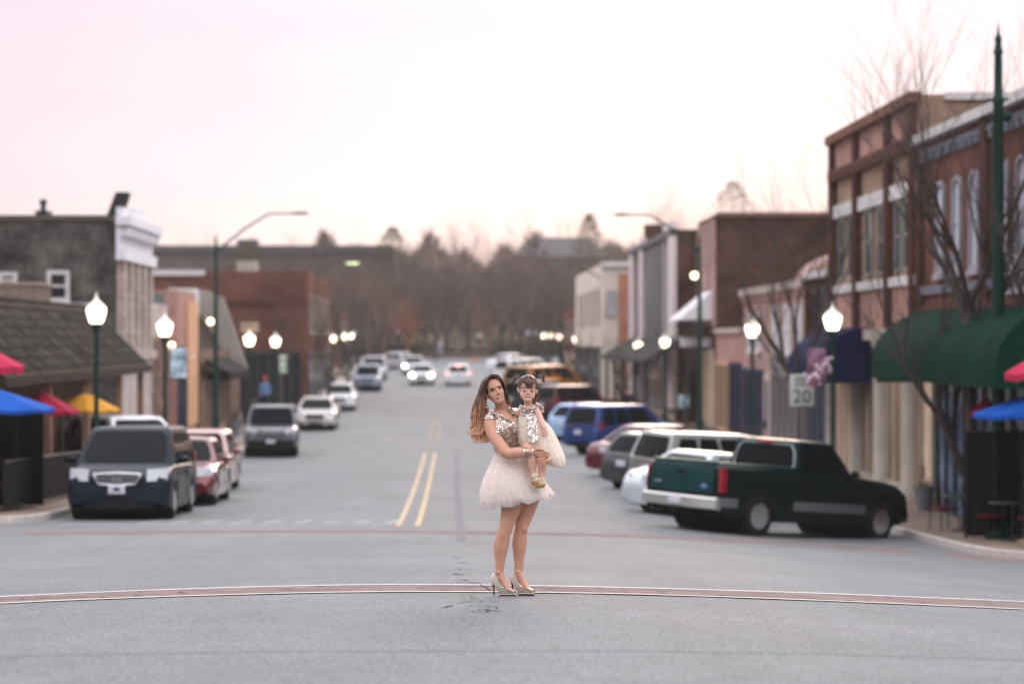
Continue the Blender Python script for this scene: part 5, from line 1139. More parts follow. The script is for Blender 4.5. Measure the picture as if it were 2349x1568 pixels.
    for s in (1, -1):
        rear('tail_light', s*hw*(.62 if kind in ('sedan', 'coupe') else (.80 if kind != 'truck' else .90)), s*hw*.955 if kind != 'truck' else s*hw*1.002, tz0, tz0+th, TLON if on == 'tail' else TLENS, .022, .16, curve=.26 if kind != 'truck' else .04)
    if kind != 'truck': rear('rear_bumper', -hw*.86, hw*.86, clr+.02, clr+.17, PLAST if kind in ('suv',) else pm, .05, .14)
    if on == 'tail': q = rearP(.5, .9); MB().box(-.16, .16, q.y-.04, q.y-.01, q.z-.02, q.z+.03).build('brake_light', TLON, r)
    if plate:
        z0 = {'sedan': .70, 'coupe': .72, 'hatch': .62, 'van': .76, 'suv': .72, 'truck': .52}[kind]
        pb = MB().box(-.155, .155, -L_/2-.05 - (.14 if kind == 'truck' else 0), -L_/2-.025 - (.12 if kind == 'truck' else 0), z0, z0+.155).build('number_plate', PLATE, r, bevel=.005)
    # doors' shut lines
    for s in (1, -1):
        for u in ((.52, .93, .10) if kind != 'truck' else (.02, .97)):
            p = sidept(u, 0, s); MB().box(min(s*hw*.99, s*(hw+.004)), max(s*hw*.99, s*(hw+.004)), p.y-.006, p.y+.006, clr+.16, zb-.12).build('door_gap', PLAST, r, smooth=False)
    for s in (1, -1):
        for u in ((.58, .17) if kind != 'truck' else (.12,)):
            p = sidept(u, 0, s); hd = MB(); hd.box(min(s*hw*.985, s*(hw+.02)), max(s*hw*.985, s*(hw+.02)), p.y-.09, p.y+.09, zb-.17, zb-.135); hd.build('door_handle', pm if kind != 'truck' else PLAST, r, bevel=.006)
    if rack:
        rk = MB()
        for s in (1, -1): rk.tube([(s*wtp*.9, yC+.1, H), (s*wtp*.9, yC+.25, H+.06), (s*wtp*.9, yB-.25, H+.06), (s*wtp*.9, yB-.1, H)], .018, 6)
        rk.build('roof_rack', PLAST, r)
    return r, K
def place_px(r, K, pxl, D, heading):
    """put the leftmost rear corner of an angle parked car at a picture column and distance"""
    h = R(heading); d = Vector((math.sin(h), math.cos(h))); q = Vector((math.cos(h), -math.sin(h))); c = Vector((PX(pxl, D), D)) + d*K['L']/2 + q*K['W']/2
    on_ground(r, c.x, c.y, heading)
# --- left side, facing us
NAVY = paint('dark_navy_paint', (.004, .011, .018), .35)
van, K = vehicle('van', 'dark navy minivan parked nearest on the left, facing the camera', NAVY, cat='minivan', plate=False, roofm=NAVY)
on_ground(van, PX(268, 44.7), 44.7 + 2.55, 180)
y = K['L']/2
gm = MB(); gm.tube([(-.44, y-.035, .86), (0, y+.035, .885), (.44, y-.035, .86)], .022, 6); gm.tube([(-.44, y-.035, .86), (-.34, y+.0, .68), (0, y+.045, .655), (.34, y+.0, .68), (.44, y-.035, .86)], .02, 6); gm.build('grille_frame', CHROME, van, org=(0, 0, 0))
em = MB(); em.tube([(-.075, y+.06, .83), (-.05, y+.06, .70)], .013, 5); em.tube([(.075, y+.06, .83), (.05, y+.06, .70)], .013, 5); em.tube([(-.058, y+.06, .765), (.058, y+.06, .765)], .012, 5)
em.build('emblem', CHROME, van, org=(0, 0, 0))
pl_ = MB().box(-.155, .155, y+.04, y+.065, .50, .66).build('number_plate', PLATE, van, bevel=.005, org=(0, 0, 0)); MB().box(-.06, .06, y+.066, y+.069, .55, .62).build('plate_mark', mat('plate_ink', (.05, .06, .14), .6), pl_, org=(0, 0, 0))
MAR = mat('maroon_paint', (.13, .012, .02), .18, .2, coat=1.0); PCH = paint('rosy_reflection_paint', (.40, .26, .24), .4)  # the rosy colour paints in warm sunset reflection on a maroon car
c, K = vehicle('sedan', 'maroon and rosy sedan parked second on the left, half hidden by the minivan', MAR, roofm=MAR); on_ground(c, -5.98, 51.2+2.35, 180)
c, K = vehicle('hatch', 'maroon hatchback parked third on the left behind the rosy sedan', MAR, roofm=PCH); on_ground(c, -6.28, 57.6+2.1, 180)
BLK = paint('black_grey_paint', (.03, .035, .04))
c, K = vehicle('suv', 'dark sport utility car with chrome grille parked alone mid left, facing the camera', mat('graphite_paint', (.075, .083, .095), .3, .3, coat=.6), cat='suv', rack=True, plate=False); on_ground(c, PX(614, 81.5)-.02, 81.5+2.3, 177)
y = K['L']/2; MB().box(-.80, .80, y-.16, y+.045, .30, .60).build('lower_bumper', PLAST, c, bevel=.04, org=(0, 0, 0)); MB().box(-.42, .42, y+.02, y+.06, .80, .98).build('grille_frame', CHROME, c, bevel=.02, org=(0, 0, 0)); MB().box(-.155, .155, y+.05, y+.07, .50, .62).build('number_plate', PLATE, c, org=(0, 0, 0))
SIL = paint('silver_paint', (.42, .43, .45), .5); WHT_ = paint('white_car_paint', (.66, .67, .68), .05)
c, K = vehicle('sedan', 'silver sedan parked just behind the dark sport utility car on the left', paint('champagne_paint', (.46, .44, .42), .4)); on_ground(c, PX(722, 107), 109.3, 180)
c, K = vehicle('sedan', 'white sedan parked behind the silver one on the left', WHT_); on_ground(c, PX(775, 130), 132.3, 180)
c, K = vehicle('suv', 'pale blue grey car parked far left with one light glinting', paint('blue_grey_paint', (.20, .25, .33), .4), cat='suv', detail=1); on_ground(c, PX(842, 160), 162, 180)
c, K = vehicle('van', 'grey minivan parked just behind the pale blue grey car', paint('mid_grey_paint', (.26, .27, .30), .4), cat='minivan'); on_ground(c, PX(856, 180), 182.5, 180)
c, K = vehicle('sedan', 'silver sedan turning at the far end of the street, seen half sideways', SIL, group='cars driving on the road', name='moving_car'); on_ground(c, PX(920, 205), 205, 130)
c, K = vehicle('sedan', 'white car driving towards the camera with bright headlights on', WHT_, on='head', group='cars driving on the road', name='moving_car'); on_ground(c, PX(967, 171), 173, 180)
c, K = vehicle('sedan', 'silver car with headlights on following just behind the white car', SIL, on='head', group='cars driving on the road', name='moving_car'); on_ground(c, PX(948, 192), 194, 180)
c, K = vehicle('hatch', 'white hatchback driving away with red tail lights glowing', WHT_, on='tail', group='cars driving on the road', name='moving_car'); on_ground(c, PX(1051, 170), 172, 0)
# --- right side, angle parked
GRNP = mat('dark_green_paint', (.004, .040, .038), .35, .1, coat=.25, ior=1.3)
TW = paint('shaded_green_paint', (.003, .010, .010), .3)  # near-black body colour paints in the shade on the truck's side
tr, K = vehicle('truck', 'dark green pickup truck with silver lower stripe angle parked nearest on the right', TW, cat='pickup truck', name='pickup_truck')
place_px(tr, K, 1472, 47.3, 50)
L_, hw = K['L'], K['W']/2
DS = mat('silver_stripe', (.16, .18, .19), .35, .4)
bp_ = MB(); R2 = []
for i in range(9):
    x = -hw*.99 + 2*hw*.99*i/8; y = -L_/2 - .17 + .10*(abs(x)/hw)**4; R2.append([(x, y+.14, .46), (x, y, .48), (x, y, .66), (x, y+.03, .70), (x, y+.14, .70)])
bp_.loft(R2); bp_.build('rear_bumper', mat('brushed_bumper', (.52, .52, .49), .3, .6), tr, org=(0, 0, 0), angle=30)
MB().box(-hw*.84, hw*.84, -L_/2-.035, -L_/2+.03, .76, 1.285).build('tailgate', GRNP, tr, bevel=.02, org=(0, 0, 0))
MB().box(-.12, .12, -L_/2-.05, -L_/2-.03, 1.10, 1.17).build('tailgate_handle', PLAST, tr, bevel=.008, org=(0, 0, 0))
ov = MB(); ov.lathe([(.0, 0), (.085, 0), (.09, .006), (.0, .012)], 20, (0, 0, 0)); ov.build('emblem', mat('blue_emblem', (.12, .18, .35), .3), tr, org=(0, 0, 0), xf=Matrix.Translation((hw*.62, -L_/2-.034, .90)) @ Matrix.Scale(.5, 4, (0, 0, 1)) @ Matrix.Rotation(R(90), 4, 'X') )
MB().box(-hw*.74, -hw*.52, -L_/2-.045, -L_/2-.034, .89, .935).build('badge', CHROME, tr, bevel=.004, org=(0, 0, 0))
for s in (1, -1):
    for a, b in ((-L_/2+.04, -1.62), (-.72, 1.42)):
        e = 0
        MB().box(min(s*hw*.995, s*(hw+.012)), max(s*hw*.995, s*(hw+.012)), a if a > -2 else -L_/2+.03, b if a > -2 else -2.30 + .0, .52, .70).build('lower_stripe', DS, tr, org=(0, 0, 0), bevel=.004)
bed = MB(); bed.box(-hw*.80, hw*.80, -L_/2+.10, -.62, 1.315, 1.323); bed.build('bed_opening', PLAST, tr, org=(0, 0, 0))
rl = MB()
for s in (1, -1): rl.tube([(s*hw*.87, -L_/2+.06, 1.335), (s*hw*.87, -.60, 1.335)], .035, 6)
rl.tube([(-hw*.87, -L_/2+.05, 1.335), (hw*.87, -L_/2+.05, 1.335)], .03, 6); rl.build('bed_rail', GRNP, tr, org=(0, 0, 0))
MB().box(-.18, .18, -.60, -.50, 1.80, 1.86).build('brake_light', TLENS, tr, org=(0, 0, 0), bevel=.01)
MB().tube([(.3, -L_/2-.05, .36), (.3, -L_/2+.8, .36)], .035, 8).build('exhaust', PLAST, tr, org=(0, 0, 0)); MB().box(-.08, .08, -L_/2-.22, -L_/2, .38, .46).build('tow_hitch', PLAST, tr, org=(0, 0, 0))
c, K = vehicle('sedan', 'silver white sedan angle parked behind the green pickup', paint('ice_silver_paint', (.50, .55, .58), .3)); place_px(c, K, 1410, 53.6, 46)
c, K = vehicle('suv', 'boxy station wagon, back pale with painted sky reflection, long dark side windows, on the right', paint('olive_grey_paint', (.20, .20, .185), .4), roofm=mat('wagon_sky_sheen', (.34, .35, .33), .35, .1, coat=.4), cat='suv', rack=True); place_px(c, K, 1428, 59.5, 62)  # pale cabin colour paints in the sky mirrored by the rear window
c, K = vehicle('hatch', 'dark grey hatchback parked between the burgundy sedan and the boxy wagon', paint('dark_olive_grey_paint', (.055, .065, .065), .4)); place_px(c, K, 1366, 63.5, 46)
c, K = vehicle('sedan', 'burgundy sedan angle parked on the right, tail towards the road', paint('burgundy_paint', (.10, .010, .022), .3)); place_px(c, K, 1334, 69.5, 47)
c, K = vehicle('suv', 'royal blue sport utility car with red tail lights angle parked on the right', paint('royal_blue_paint', (.012, .045, .19), .4), cat='suv', rack=True); place_px(c, K, 1284, 84.5, 48)
c, K = vehicle('hatch', 'pale blue hatchback parked left of the royal blue car', paint('pale_blue_paint', (.30, .46, .66), .3)); place_px(c, K, 1250, 97, 40)
c, K = vehicle('suv', 'very dark red car parked beyond the pale blue hatchback', paint('dark_red_paint', (.07, .010, .018), .3)); place_px(c, K, 1215, 118, 52)
c, K = vehicle('suv', 'second dark car parked beyond the very dark red car, close to the barriers', paint('black_grey_paint', (.03,)*3)); place_px(c, K, 1146, 127, 50)
c, K = vehicle('van', 'white roofed van parked far down on the right above the mother', WHT_, cat='van'); place_px(c, K, 1128, 176, 55)
c, K = vehicle('sedan', 'white sedan parked far down on the right beside the white roofed van', WHT_); place_px(c, K, 1112, 200, 45)
c, K = vehicle('suv', 'silver car parked far down on the right beyond the canopy', SIL, cat='suv'); place_px(c, K, 1150, 155, 50)
# car half hidden behind the yellow umbrella on the left
c, K = vehicle('van', 'white and dark van parked behind the nearest minivan, under the yellow umbrella', paint('black_grey_paint', (.03,)*3), roofm=WHT_, cat='van'); on_ground(c, -8.9, 66, 150)

c, K = vehicle('van', 'orange yellow work van parked far down on the right behind the toddler pigtail', paint('orange_van_paint', (.36, .16, .025), .05), cat='van'); place_px(c, K, 1166, 145, 42)
c.matrix_world = c.matrix_world @ Matrix.Scale(1.22, 4)
# ================================================================ the mother and the toddler
from mathutils.bvhtree import BVHTree
def skin_mat(name, col, sss=.12):
    m = mat(name, col, .48, var=.07, vscale=14, bump=.08, bscale=160); b = m.node_tree.nodes['Principled BSDF']
    b.inputs['Subsurface Weight'].default_value = sss; b.inputs['Subsurface Radius'].default_value = (.02, .008, .004); b.inputs['Subsurface Scale'].default_value = .5; return m
SKW = skin_mat('tanned_skin', (.57, .305, .205)); SKB = skin_mat('fair_skin', (.72, .42, .32))
def sequin_mat(name, c1, c2, scale):
    m = bpy.data.materials.new(name); m.use_nodes = True; t = m.node_tree; b = t.nodes['Principled BSDF']; co = t.nodes.new('ShaderNodeTexCoord')
    v = t.nodes.new('ShaderNodeTexVoronoi'); v.inputs['Scale'].default_value = scale; t.links.new(co.outputs['Object'], v.inputs['Vector'])
    s = t.nodes.new('ShaderNodeSeparateColor'); t.links.new(v.outputs['Color'], s.inputs[0]); r = ramp([(.0, c2), (.45, c1), (.8, (.92, .84, .80)), (1, (1, .98, .95))], t.nodes); t.links.new(s.outputs[0], r.inputs[0]); t.links.new(r.outputs[0], b.inputs['Base Color'])
    b.inputs['Metallic'].default_value = .82; b.inputs['Roughness'].default_value = .26
    g = t.nodes.new('ShaderNodeNewGeometry'); su = t.nodes.new('ShaderNodeVectorMath'); su.operation = 'SUBTRACT'; su.inputs[1].default_value = (.5, .5, .5); t.links.new(v.outputs['Color'], su.inputs[0])
    sc_ = t.nodes.new('ShaderNodeVectorMath'); sc_.operation = 'SCALE'; sc_.inputs['Scale'].default_value = .85; t.links.new(su.outputs[0], sc_.inputs[0]); ad_ = t.nodes.new('ShaderNodeVectorMath'); t.links.new(g.outputs['Normal'], ad_.inputs[0]); t.links.new(sc_.outputs[0], ad_.inputs[1])
    n = t.nodes.new('ShaderNodeVectorMath'); n.operation = 'NORMALIZE'; t.links.new(ad_.outputs[0], n.inputs[0]); t.links.new(n.outputs[0], b.inputs['Normal']); return m
SEQ = sequin_mat('rose_gold_sequins', (.62, .47, .37), (.16, .10, .07), 130); SEQB = sequin_mat('pale_gold_sequins', (.72, .60, .50), (.26, .18, .13), 150)
def tulle_mat(name, col, alpha):
    m = bpy.data.materials.new(name); m.use_nodes = True; t = m.node_tree; o = t.nodes['Material Output']; t.nodes.remove(t.nodes['Principled BSDF'])
    d = t.nodes.new('ShaderNodeBsdfDiffuse'); d.inputs[0].default_value = (*col, 1); tr_ = t.nodes.new('ShaderNodeBsdfTranslucent'); tr_.inputs[0].default_value = (*col, 1); mx = t.nodes.new('ShaderNodeMixShader'); mx.inputs[0].default_value = .12 if alpha == 1 else .35
    t.links.new(d.outputs[0], mx.inputs[1]); t.links.new(tr_.outputs[0], mx.inputs[2])
    if alpha < 1:
        tp = t.nodes.new('ShaderNodeBsdfTransparent'); m2 = t.nodes.new('ShaderNodeMixShader'); co = t.nodes.new('ShaderNodeTexCoord'); nz = t.nodes.new('ShaderNodeTexNoise'); nz.inputs['Scale'].default_value = 14; t.links.new(co.outputs['Object'], nz.inputs['Vector'])
        mr = t.nodes.new('ShaderNodeMapRange'); mr.inputs[3].default_value = alpha - .2; mr.inputs[4].default_value = min(1, alpha + .2); t.links.new(nz.outputs['Fac'], mr.inputs[0]); t.links.new(mr.outputs[0], m2.inputs[0])
        t.links.new(tp.outputs[0], m2.inputs[1]); t.links.new(mx.outputs[0], m2.inputs[2]); mx = m2
    t.links.new(mx.outputs[0], o.inputs[0]); return m
TU = tulle_mat('ivory_tulle_lining', (.92, .84, .79), 1); TU2 = tulle_mat('ivory_tulle', (.95, .88, .83), .38); TUB = tulle_mat('cream_tulle_lining', (.92, .83, .73), 1); TUB2 = tulle_mat('cream_tulle', (.95, .88, .79), .38)
def hair_mat(name, stops, z0, z1, sheen=.35):
    m = bpy.data.materials.new(name); m.use_nodes = True; t = m.node_tree; b = t.nodes['Principled BSDF']; co = t.nodes.new('ShaderNodeTexCoord'); s = t.nodes.new('ShaderNodeSeparateXYZ'); t.links.new(co.outputs['Object'], s.inputs[0])
    mr = t.nodes.new('ShaderNodeMapRange'); mr.inputs[1].default_value = z0; mr.inputs[2].default_value = z1; t.links.new(s.outputs[2], mr.inputs[0])
    nz = t.nodes.new('ShaderNodeTexNoise'); nz.inputs['Scale'].default_value = 55; mp = t.nodes.new('ShaderNodeMapping'); mp.inputs['Scale'].default_value = (1, 1, .15); t.links.new(co.outputs['Object'], mp.inputs[0]); t.links.new(mp.outputs[0], nz.inputs['Vector'])
    ma = t.nodes.new('ShaderNodeMath'); ma.operation = 'MULTIPLY_ADD'; ma.inputs[1].default_value = 1.1; t.links.new(nz.outputs['Fac'], ma.inputs[0]); t.links.new(mr.outputs[0], ma.inputs[2]); sb = t.nodes.new('ShaderNodeMath'); sb.operation = 'SUBTRACT'; sb.inputs[1].default_value = .55; t.links.new(ma.outputs[0], sb.inputs[0])
    r = ramp(stops, t.nodes); t.links.new(sb.outputs[0], r.inputs[0]); t.links.new(r.outputs[0], b.inputs['Base Color']); b.inputs['Roughness'].default_value = sheen; return m
def voxel(mb, name, m, parent, size, smooth=4):
    me = bpy.data.meshes.new(name); me.from_pydata([Vector(v) for v in mb.v], [], mb.f); bm = bmesh.new(); bm.from_mesh(me); bmesh.ops.recalc_face_normals(bm, faces=bm.faces); bm.to_mesh(me); bm.free()
    o = bpy.data.objects.new(name, me); COL.objects.link(o); r_ = o.modifiers.new('r', 'REMESH'); r_.mode = 'VOXEL'; r_.voxel_size = size; s_ = o.modifiers.new('s', 'SMOOTH'); s_.iterations = smooth; s_.factor = .6
    bpy.context.view_layer.update(); m2 = bpy.data.meshes.new_from_object(o.evaluated_get(bpy.context.evaluated_depsgraph_get())); bpy.data.objects.remove(o)
    m2.materials.clear(); m2.materials.append(m); m2.shade_smooth(); o2 = bpy.data.objects.new(name, m2); COL.objects.link(o2); o2.parent = parent; return o2
def ring(c, rx, ry, n=24, tilt=0, p=2.0, yaw=0):
    out = []
    for k in range(n):
        a = 2*math.pi*k/n; u, v = math.cos(a), math.sin(a); u = math.copysign(abs(u)**(2/p), u)*rx; v = math.copysign(abs(v)**(2/p), v)*ry
        u, v = u*math.cos(yaw) - v*math.sin(yaw), u*math.sin(yaw) + v*math.cos(yaw); out.append(Vector((c[0] + u*math.cos(tilt), c[1] + v, c[2] + u*math.sin(tilt))))
    return out
def torso(mb, rows): mb.loft([ring((x, y, z), rx, ry, tilt=t, yaw=yw) for x, y, z, rx, ry, t, yw in rows])
HEADR = [(-.004, -.066, -.040, .012), (.004, -.080, -.020, .026), (.018, -.086, .005, .037), (.038, -.083, .030, .048), (.056, -.085, .050, .056), (.075, -.084, .072, .062), (.098, -.082, .088, .067), (.118, -.077, .096, .0685), (.135, -.083, .100, .070), (.16, -.087, .101, .071), (.185, -.078, .095, .067), (.205, -.060, .080, .056), (.22, -.032, .055, .037), (.226, -.005, .03, .015)]
def head(mb, M, s=(1, 1, 1), nose=1.0, cheek=1.0):
    rs = []
    for z, f, b, w in HEADR:
        c = (f + b)/2; r = [(v.x, v.y, v.z) for v in ring((0, 0, z), w, (b-f)/2, 28, p=2.25)]; rs.append([M @ Vector((x*s[0], (y + c)*s[1], z_*s[2])) for x, y, z_ in r])
    mb.loft(rs); T = lambda x, y, z: M @ Vector((x*s[0], y*s[1], z*s[2]))
    mb.tube([T(0, -.078, .128), T(0, -.090, .105), T(0, -.090-.014*nose, .086), T(0, -.084, .076)], [.006, .008, .0095*nose, .006], 10)
    for q in (-1, 1): mb.ball(T(.0095*q, -.088, .079), (.006, .007, .005), 8, 6); mb.ball(T(.034*q, -.056, .080), (.022*cheek, .020*cheek, .022*cheek), 14, 10); mb.ball(T(.070*q, .008, .100), (.006, .016, .027), 10, 8)
    mb.ball(T(0, -.080, .020), (.015, .012, .012), 10, 8); mb.tube([T(-.045, -.066, .138), T(-.02, -.083, .140), T(.02, -.083, .140), T(.045, -.066, .138)], [.006, .007, .007, .006], 8)
    return T
class Feat:
    """small facial features laid on the face surface"""
    def __init__(s, body, M, sc_): s.bvh = BVHTree.FromPolygons([v.co[:] for v in body.data.vertices], [tuple(p.vertices) for p in body.data.polygons]); s.M = M; s.s = sc_
    def at(s, x, z, off=.001):
        o = s.M @ Vector((x*s.s[0], -.25, z*s.s[2])); d = (s.M.to_3x3() @ Vector((0, 1, 0))).normalized(); h = s.bvh.ray_cast(o, d)
        p = h[0] if h[0] else s.M @ Vector((x*s.s[0], -.08, z*s.s[2])); return p - d*off
    def line(s, name, pts, rad, m, parent, off=.001, flat=1):
        P = [s.at(x, z, off) for x, z in pts]; return MB().tube(P, rad, 8).build(name, m, parent, org=(0, 0, 0))
    def patch(s, name, outline, m, parent, off=.0012, rows=3):
        up_, dn = outline; n = len(up_); mb = MB(); 
        for j in range(rows+1):
            t = j/rows; mb.v += [tuple(s.at(a[0] + (b[0]-a[0])*t, a[1] + (b[1]-a[1])*t, off + .0015*math.sin(math.pi*t))) for a, b in zip(up_, dn)]
        mb.f = [(j*n+i, j*n+i+1, (j+1)*n+i+1, (j+1)*n+i) for j in range(rows) for i in range(n-1)]; mb.m = [0]*len(mb.f); return mb.build(name, m, parent, org=(0, 0, 0))
def region(body, pred, off, name, m, parent):
    me = body.data; keep = [p for p in me.polygons if pred(p.center, p.normal)]; idx = {}; vs = []; fs = []
    for p in keep:
        f = []
        for i in p.vertices:
            if i not in idx: idx[i] = len(vs); v = me.vertices[i]; vs.append(v.co + v.normal*off)
            f.append(idx[i])
        fs.append(f)
    m2 = bpy.data.meshes.new(name); m2.from_pydata(vs, [], fs); m2.materials.append(m); m2.shade_smooth(); o = bpy.data.objects.new(name, m2); COL.objects.link(o); o.parent = parent; return o
def finger(mb, b, d, c, ln, r, bend=.5):
    """b base, d direction, c direction it curls towards"""
    b, d, c = Vector(b), Vector(d).normalized(), Vector(c).normalized(); p = [b]; a = 0
    for k, f in enumerate((.42, .32, .26)): dd = (d*math.cos(a) + c*math.sin(a)).normalized(); p.append(p[-1] + dd*ln*f); a += bend
    mb.tube(p, [r, r*.97, r*.88, r*.72], 8); mb.ball(p[-1], r*.74, 8, 6); return p
def flared(mb, ringsLR, ys, rys, folds, amp, seed, n=168, hem=0.0):
    rn = random.Random(seed); ph = [rn.uniform(0, 6.28) for _ in range(6)]; Rn = []
    for i, ((lx, lz), (rx_, rz)) in enumerate(ringsLR):
        t = i/(len(ringsLR)-1); L0 = Vector((lx, ys[i], lz)); R0 = Vector((rx_, ys[i], rz)); c = (L0+R0)/2; u = (R0-L0)/2; row = []
        for k in range(n):
            a = 2*math.pi*k/n; w = 1 + amp*t**1.2*(math.sin(folds*a + ph[0] + 1.5*t) + .6*math.sin(folds*1.73*a + ph[1]) + .5*math.sin(folds*.41*a + ph[2]))/1.6
            p = c + u*math.cos(a)*w + Vector((0, 1, 0))*math.sin(a)*rys[i]*w; p.z += t*t*(.012*math.sin(folds*.5*a+ph[3]) + .008*math.sin(folds*.23*a+ph[4])); row.append(p)
        Rn.append(row)
    mb.loft(Rn, cap=False)
def interp_rings(LR, ys, rys, m_):
    t = np.linspace(0, 1, len(LR)); tt = np.linspace(0, 1, m_); f = lambda a: np.interp(tt, t, a)
    lx, lz, rx_, rz = (f([q[0][0] for q in LR]), f([q[0][1] for q in LR]), f([q[1][0] for q in LR]), f([q[1][1] for q in LR]))
    return [((a, b), (c, d)) for a, b, c, d in zip(lx, lz, rx_, rz)], list(f(ys)), list(f(rys))
def ZX(zx, zy): return .074 + zx/1282., 1.795 - zy/1282.
D0 = 19.0; G0 = G(.45, D0)
W = thing('person', 'woman in a sequined top and ivory tulle skirt and heels, standing and holding a toddler', 'person', (0, D0, G0))
ORG[W.name] = Vector((0, 0, 0))
mb = MB(); R14 = R(14)
torso(mb, [(.515, .02, .80, .13, .11, 0, 0), (.505, .02, .88, .158, .125, .0, .3), (.49, .02, .96, .152, .12, .05, .4), (.462, .02, 1.05, .122, .10, .10, .4), (.438, .02, 1.13, .106, .085, .14, .4), (.42, .015, 1.20, .112, .095, .16, .4),
           (.408, .00, 1.27, .128, .115, .18, .4), (.402, -.005, 1.32, .135, .122, .20, .4), (.395, .01, 1.38, .142, .10, .22, .35), (.385, .02, 1.42, .125, .078, .22, .3), (.38, .02, 1.445, .085, .06, .2, .2), (.378, .015, 1.46, .052, .05, .1, 0)])
mb.ball((.375, -.085, 1.305), (.062, .055, .058)); mb.ball((.475, -.085, 1.325), (.058, .055, .058))
mb.tube([(.385, .02, 1.43), (.378, .008, 1.475), (.364, -.002, 1.53), (.346, .0, 1.575)], [.052, .046, .045, .05], 16)
mb.tube([(.33, .02, 1.432), (.385, .02, 1.45), (.45, .02, 1.462)], [.04, .045, .04], 12)          # trapezius
HM = Matrix.Translation((.359, -.02, 1.501)) @ Matrix.Rotation(R(-19), 4, 'Y') @ Matrix.Rotation(R(15), 4, 'Z') @ Matrix.Rotation(R(-3), 4, 'X')
HS = (1.0, 1.0, .985); head(mb, HM, HS)
# right arm (towards the camera) and left arm
mb.tube([(.335, .01, 1.415), (.292, -.02, 1.388), (.292, -.06, 1.34), (.315, -.10, 1.27), (.362, -.15, 1.19), (.405, -.19, 1.135), (.435, -.205, 1.118)], [.050, .058, .058, .055, .052, .049, .045], 18)
mb.tube([(.415, -.20, 1.125), (.445, -.21, 1.122), (.49, -.225, 1.128), (.545, -.235, 1.134), (.59, -.24, 1.137), (.62, -.24, 1.136)], [.044, .046, .045, .037, .029, .027], 16)
mb.tube([(.44, .02, 1.43), (.50, .04, 1.42), (.54, .07, 1.35), (.575, .09, 1.27), (.60, .08, 1.20), (.65, .03, 1.15), (.705, -.06, 1.12), (.738, -.13, 1.110), (.738, -.185, 1.104)], [.04, .052, .05, .045, .043, .036, .030, .026, .023], 14)
# right hand, closing over the toddler's legs
mb.tube([(.610, -.24, 1.137), (.632, -.243, 1.136), (.655, -.247, 1.132), (.680, -.250, 1.122), (.690, -.250, 1.117)], [(.019, .025), (.016, .030), (.015, .036), (.012, .036), (.009, .030)], 14, up=(0, 1, 0))
for k, (ln, dz, dx) in enumerate([(.062, -.22, .95), (.070, -.40, .90), (.065, -.58, .80), (.052, -.80, .62)]):
    q = .027 - .0178*k; finger(mb, (.683 + .5*q, -.250, 1.120 + .86*q), (dx, .02, dz), (-.35, .75, -.55), ln, .0076, .30)
finger(mb, (.640, -.262, 1.158), (.90, -.15, .10), (.3, .4, -.6), .058, .0085, .25)
# left hand coming round from behind, fingers spread over the shin
mb.tube([(.740, -.185, 1.100), (.744, -.222, 1.086), (.735, -.252, 1.070), (.718, -.268, 1.058)], [(.020, .020), (.015, .029), (.014, .033), (.010, .032)], 14, up=(.3, .9, 0))
for k, (ln, dx, dz) in enumerate([(.060, -.92, .02), (.066, -.90, -.22), (.060, -.80, -.45), (.048, -.62, -.70)]):
    q = -.026 + .0172*k; finger(mb, (.712 + .30*q, -.274, 1.060 - .92*q), (dx, -.12, dz), (.2, .85, -.3), ln, .0072, .22)
# legs and feet
LL = [(.475, .0, .84, .095), (.462, -.01, .74, .088), (.448, -.02, .66, .076), (.428, -.025, .59, .061), (.413, -.03, .54, .055), (.398, -.025, .49, .053), (.381, -.01, .43, .0605), (.374, -.005, .38, .059), (.370, 0, .32, .049), (.366, 0, .26, .040), (.363, 0, .205, .034), (.362, 0, .17, .034)]
RL = [(.585, .06, .84, .095), (.590, .06, .74, .086), (.572, .055, .66, .072), (.552, .05, .59, .060), (.538, .045, .54, .054), (.530, .05, .49, .052), (.523, .06, .43, .0585), (.520, .065, .38, .057), (.519, .07, .32, .048), (.518, .07, .26, .040), (.516, .07, .205, .035), (.515, .07, .17, .034)]
SH = [( .0, .0), (.150, .065)]
for q, (dx, dy) in zip((LL, RL), SH):
    mb.tube([p[:3] for p in q], [p[3] for p in q], 20)
    P = lambda x, z, y=0: (x + dx, y + dy, z)
    mb.ball(P(.405+.0, .525, -.060), (.030, .022, .034), 12, 8)
    mb.tube([P(.362, .185), P(.372, .150, -.005), P(.395, .108, -.015), P(.428, .060, -.03), P(.460, .036, -.04), P(.482, .028, -.05)], [(.032, .032), (.034, .033), (.030, .030), (.020, .036), (.014, .036), (.011, .026)], 14, up=(.4, -.1, .9))
    mb.ball(P(.338, .13, .005), (.026, .026, .034), 12, 8); mb.ball(P(.356, .185, -.034), (.011, .011, .012), 8, 6)
body = voxel(mb, 'body', SKW, W, .0042, 7)
F = Feat(body, HM, HS)
EYW = mat('eye_white', (.55, .53, .52), .4); IRIS = mat('dark_iris', (.025, .014, .008), .15); LASH = mat('lashes', (.008, .006, .005), .7); BROW = mat('dark_brow', (.045, .022, .013), .8); LIP = mat('rosy_lips', (.36, .11, .095), .45); TEETH = mat('teeth', (.80, .77, .74), .5); MOUTH = mat('mouth_inside', (.10, .02, .02), .6)
